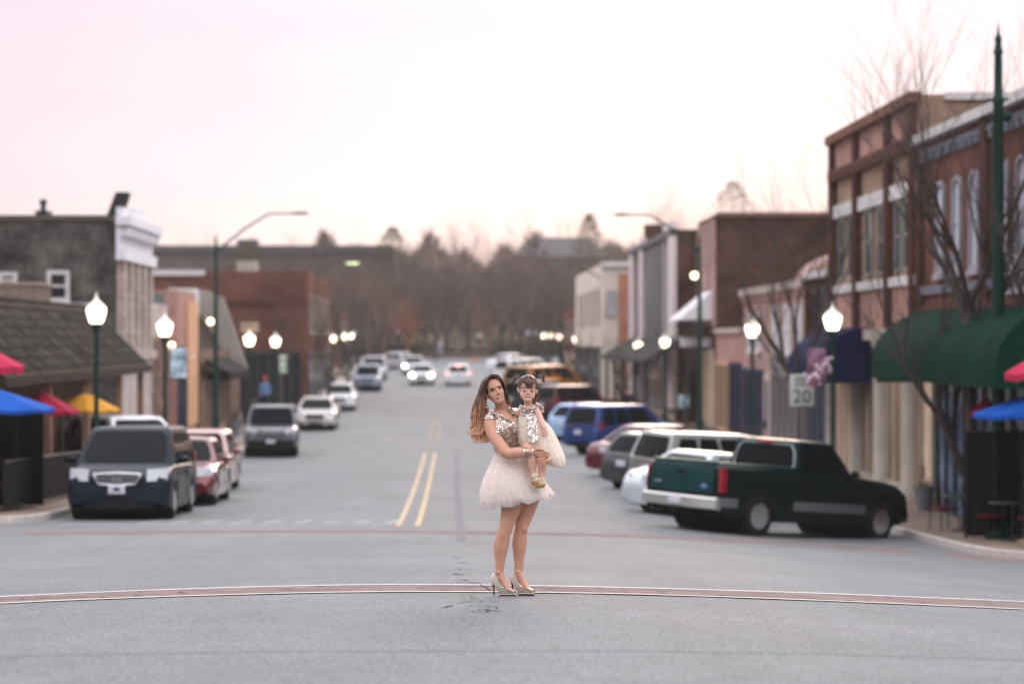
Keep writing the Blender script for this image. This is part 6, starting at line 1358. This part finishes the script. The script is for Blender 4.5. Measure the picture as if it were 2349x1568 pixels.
def eyes(F, par, ex, ez, w, h, brow=True, k=1.0):
    for q in (-1, 1):
        c = ex*q; xs_ = [c + w*t for t in (-1, -.7, -.3, 0, .3, .7, 1)]; pr = (0, .55, .95, 1, .9, .55, 0)
        F.patch('eye', ([(x, ez + h*p) for x, p in zip(xs_, pr)], [(x, ez - h*.8*p) for x, p in zip(xs_, pr)]), EYW, par, .0015)
        p = F.at(c, ez + h*.1, .002); e = MB().ball(p, (w*.46, .003, w*.40), 12, 8); e.build('iris', IRIS, par, org=(0, 0, 0))
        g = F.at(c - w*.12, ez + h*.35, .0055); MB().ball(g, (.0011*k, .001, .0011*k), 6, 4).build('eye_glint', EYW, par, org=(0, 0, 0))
        F.line('eyelashes', [(c + w*1.12*t, ez + h*(1.12 - 1.05*t*t) + (.001 if t*q > 0 else 0)) for t in (-1, -.6, -.2, .2, .6, 1)], [.0008, .0019*k, .0022*k, .0022*k, .0021*k, .0010], LASH, par, .0022)
        F.line('eyelashes', [(c + w*t, ez - h*(.85 - .8*t*t)) for t in (-1, -.5, 0, .5, 1)], [.0006, .0008, .0009, .001, .0007], LASH, par, .002)
        if brow: F.line('eyebrow', [(c + q*w*t, ez + h*2.9 + .0038*(1 - (t-.25)**2)) for t in (-1.05, -.55, 0, .6, 1.3)], [.0010*k, .0017*k, .0019*k, .0016*k, .0006], BROW, par, .0006)
eyes(F, W, .0312, .117, .0145, .0050, True, 1.5)
# smile
sx = [-.027, -.020, -.011, 0, .011, .020, .027]; top = [.0570, .0535, .0520, .0515, .0520, .0535, .0570]; bot = [.0560, .0480, .0425, .0410, .0425, .0480, .0560]
F.patch('mouth', ([(x, z) for x, z in zip(sx, top)], [(x, z) for x, z in zip(sx, bot)]), MOUTH, W, .0012)
F.patch('teeth', ([(x*.82, z - .0004) for x, z in zip(sx, top)], [(x*.74, z - .0078*(1 - (x/.030)**2)) for x, z in zip(sx, top)]), TEETH, W, .0026)
F.line('lips', [(x, z + .0012) for x, z in zip(sx, top)], [.0010, .0018, .0020, .0018, .0020, .0018, .0010], LIP, W, .0014); F.line('lips', [(x, z - .0012) for x, z in zip(sx, bot)], [.0010, .0020, .0026, .0030, .0026, .0020, .0010], LIP, W, .0014)
for q in (-1, 1): MB().ball(F.at(.0075*q, .0775, -.0008), (.0028, .002, .0016), 8, 6).build('nostril', MOUTH, W, org=(0, 0, 0))
# sequined top
def in_top(c, n):
    x, y, z = c
    if z < 1.10 or z > 1.475: return False
    dsh = math.dist((x, y, z), (.296, -.01, 1.40))
    if x < .335 + (1.40 - z)*.05 and y < .08 and z < 1.385 and y < .06 - .0: 
        if x < .30 + max(0, (z-1.2))*.0 + .02 or (x < .335 and z > 1.25): return False
    if y < -.105 and z < 1.26 and x < .44 - (z - 1.10)*.55 + .02: return False       # forearm and upper arm
    if y < -.155: return False
    if x > .535 and z < 1.385: return False
    if dsh < .045 and x < .275: return False
    if n.y < .35 and z > 1.345:                                                         # neckline
        if z > 1.44 - (x - .335)*.56 and x < .495 - max(0, (z - 1.36))*.50: return False
    if z > 1.44 - (x-.335)*.3 and x < .44: return False if z > 1.452 or .345 < x < .43 else True
    return True
topm = region(body, in_top, .006, 'sequined_top', SEQ, W)
# ruffled cap sleeve edges of overlapping sequins
sm = MB(); rn = random.Random(2)
def disc(mb, c, r, n):
    n = Vector(n).normalized(); a = n.orthogonal().normalized(); b = n.cross(a); q = rn.uniform(0, 6); mb.add([Vector(c) + a*r*math.cos(q + 6.2832*k/6) + b*r*math.sin(q + 6.2832*k/6) for k in range(6)], [(0, 1, 2, 3, 4, 5)])
def seq_band(mb, path, w, cnt, r=.0048, bulge=.012):
    for k in range(cnt):
        t = rn.random()*(len(path)-1); i = int(t); f = t - i; p = Vector(path[i])*(1-f) + Vector(path[i+1])*f; d = Vector((rn.gauss(0, 1), rn.gauss(0, 1), rn.gauss(0, 1))).normalized()
        disc(mb, p + d*w*rn.uniform(.5, 1), r*rn.uniform(.8, 1.2), d + Vector((rn.uniform(-.5, .5), rn.uniform(-.9, .1), rn.uniform(-.5, .5))))
seq_band(sm, [(.246, -.03, 1.345), (.238, -.045, 1.385), (.262, -.055, 1.418), (.300, -.065, 1.432), (.335, -.075, 1.425), (.355, -.085, 1.39), (.372, -.10, 1.35), (.385, -.115, 1.31)], .016, 620)
seq_band(sm, [(.430, -.03, 1.472), (.462, -.045, 1.452), (.485, -.06, 1.41), (.497, -.09, 1.37)], .018, 420)
seq_band(sm, [(.335, -.055, 1.432), (.38, -.09, 1.405), (.43, -.115, 1.378), (.485, -.115, 1.36)], .008, 240)
seq_band(sm, [(.50, -.03, 1.44), (.525, -.05, 1.41), (.53, -.08, 1.36)], .022, 300)
seq_band(sm, [(.345, -.07, 1.14), (.40, -.10, 1.128), (.46, -.115, 1.135), (.53, -.10, 1.15)], .012, 260)
sm.build('sequin_trim', SEQ, W, smooth=False, org=(0, 0, 0))
# tulle skirt, three layers
LRw = [((.335, 1.135), (.545, 1.175)), ((.322, 1.095), (.565, 1.13)), ((.293, 1.03), (.600, 1.07)), ((.262, .96), (.640, 1.00)), ((.236, .88), (.685, .92)), ((.222, .80), (.735, .85)), ((.228, .73), (.775, .795)), ((.252, .69), (.775, .772))]
ysw = [.02]*8; ryw = [.10, .125, .165, .20, .225, .235, .235, .215]
for nm, q, m_, amp, sd in (('skirt_lining', .955, TU, .045, 4), ('tulle_layer', 1.0, TU2, .05, 5), ('tulle_layer', 1.035, TU2, .065, 6)):
    a, b, c = interp_rings(LRw, ysw, ryw, 22); a2 = []
    for (l, r_) in a: cx = (l[0]+r_[0])/2; a2.append((((l[0]-cx)*q+cx, l[1]), ((r_[0]-cx)*q+cx, r_[1])))
    s_ = MB(); flared(s_, a2, b, [v*q for v in c], 19, amp, sd); s_.build(nm, m_, W, angle=80, org=(0, 0, 0))
# curled hem threads
hm = MB()
for k in range(60):
    a = rn.uniform(0, 6.28); cx, cz = .505, .715; x = cx + .262*math.cos(a); y = .02 + .21*math.sin(a); z = .695 + .095*(x-.25)/.5 + rn.uniform(-.012, .012); r_ = rn.uniform(.012, .028); w0 = rn.uniform(0, 3)
    hm.tube([(x + r_*1.4*math.cos(w0 + t)*abs(math.sin(a)+.3), y, z - r_*math.sin(t)*.7) for t in np.linspace(0, 3.14, 8)], .0016, 4)
tag(hm.build('curled_hem', TU, W, org=(0, 0, 0)), kind='stuff')
# shoes
SHOE = mat('ivory_satin', (.60, .54, .45), .35, var=.05); SOLE = mat('dark_heel', (.02, .018, .016), .4)
side = [(.318, .182), (.296, .150), (.288, .125), (.300, .092), (.330, .070), (.346, .040), (.364, .014), (.487, .012), (.494, .024), (.484, .040), (.452, .055), (.405, .056), (.378, .072), (.350, .115), (.330, .165)]
for i, (dx, dy) in enumerate(SH):
    Rr = []
    for t in (-1, -.86, -.4, 0, .4, .86, 1):
        e = 1 - abs(t)**3*.16; row = []
        for (x, z) in side:
            wd = .020 + .018*sstep(.33, .44, x) - .014*sstep(.46, .494, x); cx, cz = .40, .05; row.append((dx + cx + (x-cx)*e + 0, dy - .048*sstep(.33, .48, x) + t*wd*1.0, .002 + cz + (z-cz)*e + (0 if z < .02 else 0)))
        Rr.append(row)
    sh = MB(); sh.loft(Rr); sho = sh.build('shoe', SHOE, W, org=(0, 0, 0), angle=50)
    s2 = MB(); s2.tube([(dx + .312, dy, .100), (dx + .318, dy, .06), (dx + .319, dy, .002)], [.013, .0060, .0052], 8); s2.build('heel', SOLE, sho, org=(0, 0, 0))
    s3 = MB(); s3.prism([(dx+.362, dy-.068), (dx+.486, dy-.078), (dx+.494, dy-.05), (dx+.486, dy-.018), (dx+.362, dy+.018)], 'z', .001, .011); s3.build('sole', SOLE, sho, org=(0, 0, 0))
    MB().ball((dx + .483, dy - .066, .036), (.011, .012, .006), 10, 6).build('peep_toe', mat('peep_shadow', (.12, .02, .02), .4), sho, org=(0, 0, 0))
# bangles, earring, ring
BG = mat('gold_bangle', (.66, .50, .36), .25, .9); BS = mat('silver_bangle', (.72, .66, .62), .2, .9)
ax0, ax1 = Vector((.545, -.235, 1.134)), Vector((.615, -.24, 1.136))
for k, t in enumerate((0.02, .13, .30, .45, .60, .76, .92)):
    c = ax0.lerp(ax1, t); r_ = .0385 - .004*t; q = MB(); P_ = [c + Vector((.006*math.sin(a*1.0 + k), r_*math.cos(a), r_*1.06*math.sin(a) - .003)) for a in np.linspace(0, 6.2832, 33)]
    q.tube(P_, .0028 if k % 3 else .0045, 6); q.build('bangle', BS if k % 2 == 0 else BG, W, org=(0, 0, 0))
ex, ez = ZX(243, 345); q = MB(); q.tube([(ex, -.075, ez + .004), (ex, -.078, ez - .018)], .0022, 6); q.ball((ex, -.078, ez), (.005, .004, .005), 8, 6); q.ball((ex, -.08, ez - .026), (.006, .004, .010), 8, 6)
for k in range(5): q.ball((ex - .009 + .0045*k, -.08, ez - .045 - .004*(2 - abs(k-2))), (.0026, .0026, .0055), 6, 5)
q.tube([(ex, -.08, ez-.03), (ex - .009, -.08, ez-.042)], .001, 4); q.tube([(ex, -.08, ez-.03), (ex + .009, -.08, ez-.042)], .001, 4); q.build('earring', BS, W, org=(0, 0, 0))
MB().tube([(.712 + .0095*math.cos(a), -.236 + .009*math.sin(a), 1.100 + .004*math.cos(a)) for a in np.linspace(0, 6.28, 17)], .0022, 6).build('finger_ring', BS, W, org=(0, 0, 0))
# hair
HAIR = hair_mat('ombre_brown_hair', [(0.0, (.86, .56, .35)), (.28, (.60, .31, .165)), (.52, (.25, .11, .06)), (.72, (.075, .036, .023)), (1, (.045, .024, .017))], 1.18, 1.74)
hb = MB(); rn = random.Random(8)
T = lambda x, y, z: HM @ Vector((x, y, z))
cap = []
for i in range(13):
    t = math.pi*(i+.02)/12.1; rr = math.sin(t); cap.append([T(.079*rr*math.cos(a), .0175 + .097*rr*math.sin(a), .142 - .105*math.cos(t)) for a in [6.2832*k/24 for k in range(24)]])
hb.loft(cap); hb.build('hair_cap', HAIR, W, org=(0, 0, 0))
def lock(mb, pts, r0, r1, wav, ph, n=16, flat=.6):
    P = [Vector(p) for p in pts]; out = []; m_ = len(P) - 1
    for k in range(n+1):
        t = k/n*m_; i = min(int(t), m_-1); f = t - i; p0, p1, p2, p3 = P[max(i-1, 0)], P[i], P[i+1], P[min(i+2, m_)]
        c = .5*((2*p1) + (-p0+p2)*f + (2*p0-5*p1+4*p2-p3)*f*f + (-p0+3*p1-3*p2+p3)*f**3); s_ = k/n
        c = c + Vector((math.sin(s_*15 + ph)*wav*s_*s_, math.cos(s_*13 + ph*1.7)*wav*s_*s_, 0)); out.append(c)
    rad = [r0*(.55 + .45*math.sin(math.pi*min(1, .25 + s_*.7)))*(1 - s_) + r1*s_ for s_ in [k/n for k in range(n+1)]]
    mb.tube(out, [(q, q*flat) for q in rad], 6)
outer = [ZX(*p) for p in ((262, 100), (200, 150), (158, 270), (120, 390), (92, 490), (104, 590), (86, 680), (165, 772))]
inner = [ZX(*p) for p in ((262, 150), (236, 215), (236, 330), (244, 420), (235, 500), (222, 590), (240, 680), (272, 745))]
hl = MB()
for k in range(330):
    s_ = rn.random(); yy = rn.uniform(-1, 1); e = rn.uniform(.78, 1.0) if rn.random() < .8 else rn.uniform(.55, .8); n_ = 8 if e > .9 else 7
    pts = []
    for i in range(n_):
        o_, i_ = outer[i], inner[i]; x = o_[0] + (i_[0]-o_[0])*s_; z = o_[1] + (i_[1]-o_[1])*s_; hw_ = (.03, .06, .085, .085, .075, .07, .06, .045)[i]
        y = (.0 if i < 2 else .01) + yy*hw_*math.sqrt(max(.05, 1 - (2*s_-1)**2)) ; pts.append((x + rn.uniform(-.004, .004), y, z + rn.uniform(-.006, .006)))
    lock(hl, pts, rn.uniform(.0055, .0095), .0018, .042 if k % 4 == 0 else .026, rn.choice((2.2, 2.6, 4.9)) + rn.uniform(-.45, .45) + yy, 26)
for k in range(60):    # strands parted over the crown to the other side of the face
    s_ = rn.random(); e = rn.random(); pts = [T(.002 + .01*s_, -.062 + .12*e, .238 - .02*e*e), T(.040 + .01*s_, -.078 + .12*e, .218), T(.070, -.070 + .11*e, .176), T(.082, -.050 + .09*e, .125), T(.083, -.035 + .09*e, .07), T(.078 + .012*s_, -.03 + .08*e, .02 - .02*s_), T(.072 + .02*s_, -.02 + .06*e, -.045 - .05*rn.random())]
    lock(hl, pts, .0058, .0015, .004, rn.uniform(0, 6), 16)
for k in range(70):    # strands from the parting sweeping down to the mass on the near side
    s_ = rn.random(); e = rn.random(); ou = outer[3]; pts = [T(.004 - .006*s_, -.064 + .13*e, .240 - .02*e*e), T(-.036, -.080 + .13*e, .220 - .012*s_), T(-.065, -.074 + .12*e, .184), T(-.082, -.050 + .10*e, .140), T(-.088 - .01*s_, -.035 + .09*e, .085), T(-.095 - .03*s_, -.02 + .07*e, .02), T(-.105 - .05*s_, .0 + .05*e, -.06)]
    lock(hl, pts, .0065, .002, .004, rn.uniform(0, 6), 16)
for k in range(60):    # fine hair along the hairline
    q = -1 if k % 2 else 1; e = rn.random(); lock(hl, [T(.003*q, -.070, .232), T(.030*q, -.086 + .006*e, .212 - .008*e), T((.056 + .004*e)*q, -.078 + .008*e, .178 - .01*e), T(.072*q, -.056, .145), T(.080*q, -.035, .105)], .0046, .0026, 0, 0, 10)
hl.build('hair_locks', HAIR, W, org=(0, 0, 0))

# ---------------------------------------------------------------- toddler
B = thing('person', 'toddler with two pigtails in a gold sequined dress and cream tulle, held in the arms', 'person', (0, D0, G0)); ORG[B.name] = Vector((0, 0, 0))
YB = -.13; mb = MB()
BM = Matrix.Translation((.572, YB - .025, 1.530)) @ Matrix.Rotation(R(3), 4, 'Y') @ Matrix.Rotation(R(3), 4, 'Z') @ Matrix.Rotation(R(4), 4, 'X')
BS_ = (.98, .86, .845); head(mb, BM, BS_, .75, .7)
TB = lambda x, y, z: BM @ Vector((x*BS_[0], y*BS_[1], z*BS_[2]))
for q in (-1, 1): mb.ball(TB(.032*q, -.044, .060), (.027, .026, .032), 14, 10); mb.ball(TB(.076*q, .005, .10), (.008, .012, .022), 10, 8)
mb.tube([(.588, YB+.01, 1.46), (.584, YB, 1.51), (.58, YB, 1.555)], [.034, .030, .034], 12)
torso(mb, [(.60, YB+.01, 1.16, .06, .055, 0, 0), (.612, YB+.01, 1.20, .078, .068, 0, 0), (.602, YB+.01, 1.27, .078, .066, 0, 0), (.592, YB+.005, 1.35, .072, .062, 0, 0), (.588, YB, 1.42, .070, .058, 0, 0), (.588, YB, 1.46, .068, .048, -.05, 0), (.588, YB, 1.485, .045, .036, -.05, 0), (.588, YB, 1.495, .02, .02, 0, 0)])
mb.tube([(.612, YB, 1.475), (.640, YB-.01, 1.468), (.655, YB-.03, 1.435), (.672, YB-.05, 1.395), (.690, YB-.075, 1.355), (.704, YB-.095, 1.324), (.709, YB-.10, 1.308)], [.028, .033, .031, .028, .026, .021, .017], 14)
mb.tube([(.56, YB+.02, 1.475), (.535, YB+.05, 1.455), (.51, YB+.09, 1.41), (.47, YB+.12, 1.37)], [.028, .031, .027, .022], 12)
mb.tube([(.707, YB-.10, 1.316), (.710, YB-.104, 1.302), (.712, YB-.107, 1.289)], [(.012, .016), (.010, .021), (.008, .022)], 12, up=(0, 1, 0))
for k in range(4): finger(mb, (.6955 + .0108*k, YB-.109, 1.286 + .0015*k), (-.18 + .13*k, -.22, -.95), (-.05, .85, -.3), .030 - .0025*abs(k-1.4), .0044, .38)
finger(mb, (.693, YB-.112, 1.302), (-.60, -.45, -.70), (.5, .1, -.5), .024, .0048, .25)
mb.tube([(.585, YB+.01, 1.20), (.590, YB-.05, 1.17), (.602, YB-.085, 1.135), (.606, YB-.09, 1.09), (.611, YB-.085, 1.04), (.620, YB-.08, .985), (.627, YB-.085, .935)], [.05, .052, .044, .037, .034, .026, .0215], 14)
mb.tube([(.640, YB+.01, 1.20), (.655, YB-.05, 1.17), (.676, YB-.08, 1.13), (.685, YB-.085, 1.085), (.688, YB-.08, 1.035), (.688, YB-.075, .975), (.684, YB-.085, .918)], [.05, .052, .045, .040, .036, .028, .0225], 14)
mb.ball((.632, YB-.095, .918), (.020, .034, .018)); mb.ball((.680, YB-.095, .896), (.023, .034, .020))
bb = voxel(mb, 'body', SKB, B, .0032, 6)
F2 = Feat(bb, BM, BS_); eyes(F2, B, .0300, .096, .0112, .0058, False, 1.15)
for q in (-1, 1): F2.line('eyebrow', [(.030*q + q*.011*t, .1165 + .003*(1-t*t)) for t in (-1, -.3, .4, 1)], [.0008, .0012, .0011, .0005], mat('soft_brow', (.16, .08, .05), .8), B, .0003)
sx = [-.025, -.013, 0, .013, .025]; tz_ = [.0530, .0470, .0450, .0470, .0530]; bz_ = [.0520, .0425, .0395, .0425, .0520]
F2.patch('mouth', ([(x, z) for x, z in zip(sx, tz_)], [(x, z) for x, z in zip(sx, bz_)]), MOUTH, B, .0012)
F2.line('lips', list(zip(sx, tz_)), [.0006, .0014, .0016, .0014, .0006], mat('child_lips', (.50, .17, .15), .4), B, .0012); F2.line('lips', list(zip(sx, bz_)), [.0006, .0018, .0024, .0018, .0006], mat('child_lips', (.5,)*3), B, .0012)
for q in (-1, 1): MB().ball(F2.at(.0065*q, .0765, -.0006), (.0020, .0015, .0012), 8, 6).build('nostril', mat('soft_shadow_skin', (.25, .09, .07), .6), B, org=(0, 0, 0))
def in_b(c, n):
    x, y, z = c
    if z > 1.487 or z < 1.30: return False
    if x > .640 + max(0, z-1.44)*.2 or x < .535: return False
    if y < YB - .075: return False
    if n.y < 0 and z > 1.470 + abs(x-.585)*.35 : return False
    return True
region(bb, in_b, .005, 'sequined_bodice', SEQB, B)
sm = MB(); rn = random.Random(12)
seq_band(sm, [(.52, YB-.03, 1.495), (.545, YB-.055, 1.475), (.588, YB-.062, 1.462), (.62, YB-.055, 1.47), (.650, YB-.035, 1.50)], .012, 420, .0042)
seq_band(sm, [(.640, YB-.045, 1.508), (.672, YB-.03, 1.502), (.694, YB-.01, 1.478), (.697, YB, 1.445)], .013, 420, .0042)
seq_band(sm, [(.51, YB-.02, 1.475), (.535, YB-.055, 1.458), (.575, YB-.066, 1.448), (.615, YB-.060, 1.450), (.635, YB-.05, 1.458)], .009, 320, .0042)
seq_band(sm, [(.525, YB-.05, 1.425), (.59, YB-.068, 1.412), (.645, YB-.05, 1.425)], .010, 260, .0042)
sm.build('sequin_collar', SEQB, B, smooth=False, org=(0, 0, 0))
pn = MB(); rows = []
for i in range(13):
    t = i/12; zc = 1.42 - .20*t; row = []
    for k in range(9): u = k/8; row.append((.568 + .005*t + (.078 + .0*t)*u + .012*t, YB - .082 - .045*t - .012*math.sin(math.pi*u), zc + .006*math.sin(6*u+9*t)))
    rows.append(row)
for a in rows: pn.v += a
pn.f = [(j*9+i, j*9+i+1, (j+1)*9+i+1, (j+1)*9+i) for j in range(12) for i in range(8)]; pn.m = [0]*len(pn.f); pn.build('sequin_panel', SEQB, B, org=(0, 0, 0))
LRb = [((.522, 1.432), (.652, 1.425)), ((.507, 1.385), (.700, 1.385)), ((.506, 1.30), (.765, 1.320)), ((.515, 1.225), (.808, 1.235)), ((.548, 1.165), (.845, 1.150)), ((.62, 1.115), (.872, 1.080)), ((.690, 1.060), (.868, 1.035)), ((.715, 1.030), (.855, 1.022))]
ysb = [YB, YB, YB+.005, YB+.01, YB+.01, YB+.01, YB+.01, YB+.01]; ryb = [.066, .085, .105, .115, .118, .112, .10, .08]
for nm, q, m_, amp, sd in (('skirt_lining', .93, TUB, .05, 14), ('tulle_layer', .985, TUB2, .06, 15), ('tulle_layer', 1.03, TUB2, .075, 16)):
    a, b, c = interp_rings(LRb, ysb, ryb, 20); a2 = []
    for (l, r_) in a: cx = (l[0]+r_[0])/2; a2.append((((l[0]-cx)*q+cx, l[1]), ((r_[0]-cx)*q+cx, r_[1])))
    s_ = MB(); flared(s_, a2, b, [v*q for v in c], 13, amp, sd, 140); s_.build(nm, m_, B, angle=80, org=(0, 0, 0))
GS = mat('gold_shoe_leather', (.50, .34, .13), .32, .6, var=.1, vscale=20); BOW = mat('cream_bow', (.72, .64, .50), .6)
for i, (x, z, w) in enumerate(((.634, .912, .030), (.675, .888, .038))):
    s_ = MB(); rr = []
    for t in np.linspace(0, 1, 9):
        c = Vector((x + (.0 if i == 0 else .018) - (.0 if i == 0 else .036)*t, YB - .045 - .085*t, z + .0 - .008*t)); e = math.sin(math.pi*(.12 + .80*t))**.5; rr.append([c + Vector((math.cos(a)*w*e, 0, (math.sin(a) if math.sin(a) > 0 else math.sin(a)*.9)*.027*e)) for a in np.linspace(0, 6.2832, 17)[:-1]])
    s_.loft(rr); so = s_.build('shoe', GS, B, org=(0, 0, 0))
    s_ = MB(); rr = []
    for t in np.linspace(0, 1, 7): c = Vector((x + (.0 if i == 0 else .018) - (.0 if i == 0 else .036)*t, YB - .048 - .085*t, z - .026)); e = math.sin(math.pi*(.12 + .80*t))**.5; rr.append([c + Vector((math.cos(a)*w*e*1.03, 0, math.sin(a)*.005)) for a in np.linspace(0, 6.2832, 13)[:-1]])
    s_.loft(rr); s_.build('sole', mat('tan_sole', (.30, .19, .09), .6), so, org=(0, 0, 0))
    s_ = MB(); cz = z + .022 + (.02 if i == 0 else .008)
    for k in range(9): a = 6.2832*k/9; s_.ball((x + .019*math.cos(a)*(1 if i == 0 else 1.4), YB - .115, cz + .012*math.sin(a)), (.0085, .007, .0095), 7, 5)
    s_.ball((x, YB-.12, cz), (.008, .006, .007), 8, 6); s_.build('bow', BOW, so, org=(0, 0, 0))
BH = hair_mat('light_brown_hair', [(0, (.34, .17, .09)), (.5, (.13, .062, .036)), (1, (.060, .030, .020))], 1.50, 1.74)
hc = MB(); cap = []
for i in range(13):
    t = math.pi*(i+.02)/12.1; rr = math.sin(t); cap.append([TB(.0770*rr*math.cos(a), .012 + .0985*rr*math.sin(a), .162 - .081*math.cos(t)) for a in [6.2832*k/24 for k in range(24)]])
hc.loft(cap); hc.build('hair_cap', BH, B, org=(0, 0, 0))
hl = MB(); rn = random.Random(31)
for k in range(80):    # fringe
    u = rn.uniform(-1, 1); lock(hl, [TB(.016*u, -.02, .240), TB(.026*u + .002, -.060, .226), TB(.030*u + .002, -.090, .190), TB(.030*u + .004, -.0955, .160), TB((.026 + .004*rn.random())*u + .004, -.0935, .126 + .012*u*u + rn.uniform(-.002, .008))], .0038, .0010, .0, 0, 10)
for k in range(110):   # combed to the pigtails
    q = -1 if k % 2 else 1; e = rn.random(); y0 = -.075 + .15*e; lock(hl, [TB(.012*q, y0*.5, .240 - .01*e), TB(.036*q, y0, .222 - .01*abs(y0)*10), TB(.056*q, y0*.6, .210), TB(.060*q, .0, .206)], .0042, .003, 0, 0, 8)
    y1 = rn.uniform(-.07, .08); lock(hl, [TB(.072*q, y1, .11 + rn.uniform(0, .03)), TB(.074*q, y1*.8, .15), TB(.068*q, y1*.4, .18), TB(.060*q, .0, .206)], .0040, .003, 0, 0, 8)
for k in range(90):    # hair swept from the parting over the temples
    q = -1 if k % 2 else 1; e = rn.random(); lock(hl, [TB(.012*q, -.05 - .02*e, .238), TB((.036 + .010*e)*q, -.090 + .012*e, .200), TB((.052 + .008*e)*q, -.082 + .012*e, .172 - .01*e), TB(.068*q, -.058, .150), TB(.0755*q, -.030, .128 + .02*rn.random())], .0044, .0022, 0, 0, 10)
hx, hz_ = ZX(512, 100); hx2, hz2 = ZX(818, 112)
for k in range(150):    # pigtail tips
    u, v = rn.uniform(-1, 1), rn.uniform(-1, 1)
    b0 = TB(-.058, 0, .208); lx, lz = ZX(504 + 10*v, 128 - 32*u - 6*(1-u*u)); lock(hl, [b0, b0 + Vector((-.012, 0, .012 + .004*u)), b0 + Vector((-.030, .008*u, .018 + .014*u)), (lx, YB + .02*u, lz)], .0058, .0016, .0015, u*3, 10)
    b1 = TB(.058, 0, .208); lx, lz = ZX(800 + 22*abs(v), 122 - 30*u); lock(hl, [b1, b1 + Vector((.018, 0, .012 + .005*u)), b1 + Vector((.046 + .006*v, .008*u, .022 + .018*u)), (lx, YB + .02*v, lz)], .0060, .0016, .0015, u*3, 10)
for k in range(60):    # loose hair behind the ear on the far side
    u, v = rn.random(), rn.uniform(-1, 1); lock(hl, [TB(.064, .02 + .02*v, .16), TB(.078, .03 + .02*v, .12), TB(.083 + .012*u, .03 + .02*v, .07), TB(.080 + .014*u, .03 + .02*v, .03), TB(.066 + .016*u, .02, .005 + .012*v)], .0048, .0012, .002, u*6, 12)
hl.build('hair_locks', BH, B, org=(0, 0, 0))
for q in (-1, 1): MB().tube([TB(.062*q + .0*a, .007*math.cos(a), .206 + .008*math.sin(a)) for a in np.linspace(0, 6.28, 13)], .0022, 6).build('hair_tie', mat('clear_tie', (.5, .45, .42), .4), B, org=(0, 0, 0))

# ================================================================ the evening air
hz = MB().box(-120, 120, -25, 460, -8, 45); hzm = bpy.data.materials.new('evening_haze'); hzm.use_nodes = True; t = hzm.node_tree; t.nodes.remove(t.nodes['Principled BSDF'])
v = t.nodes.new('ShaderNodeVolumePrincipled'); v.inputs['Color'].default_value = (.96, .90, .90, 1); v.inputs['Density'].default_value = .00028; v.inputs['Anisotropy'].default_value = .3; t.links.new(v.outputs[0], t.nodes['Material Output'].inputs['Volume'])
tag(hz.build('haze', hzm, smooth=False), kind='stuff')
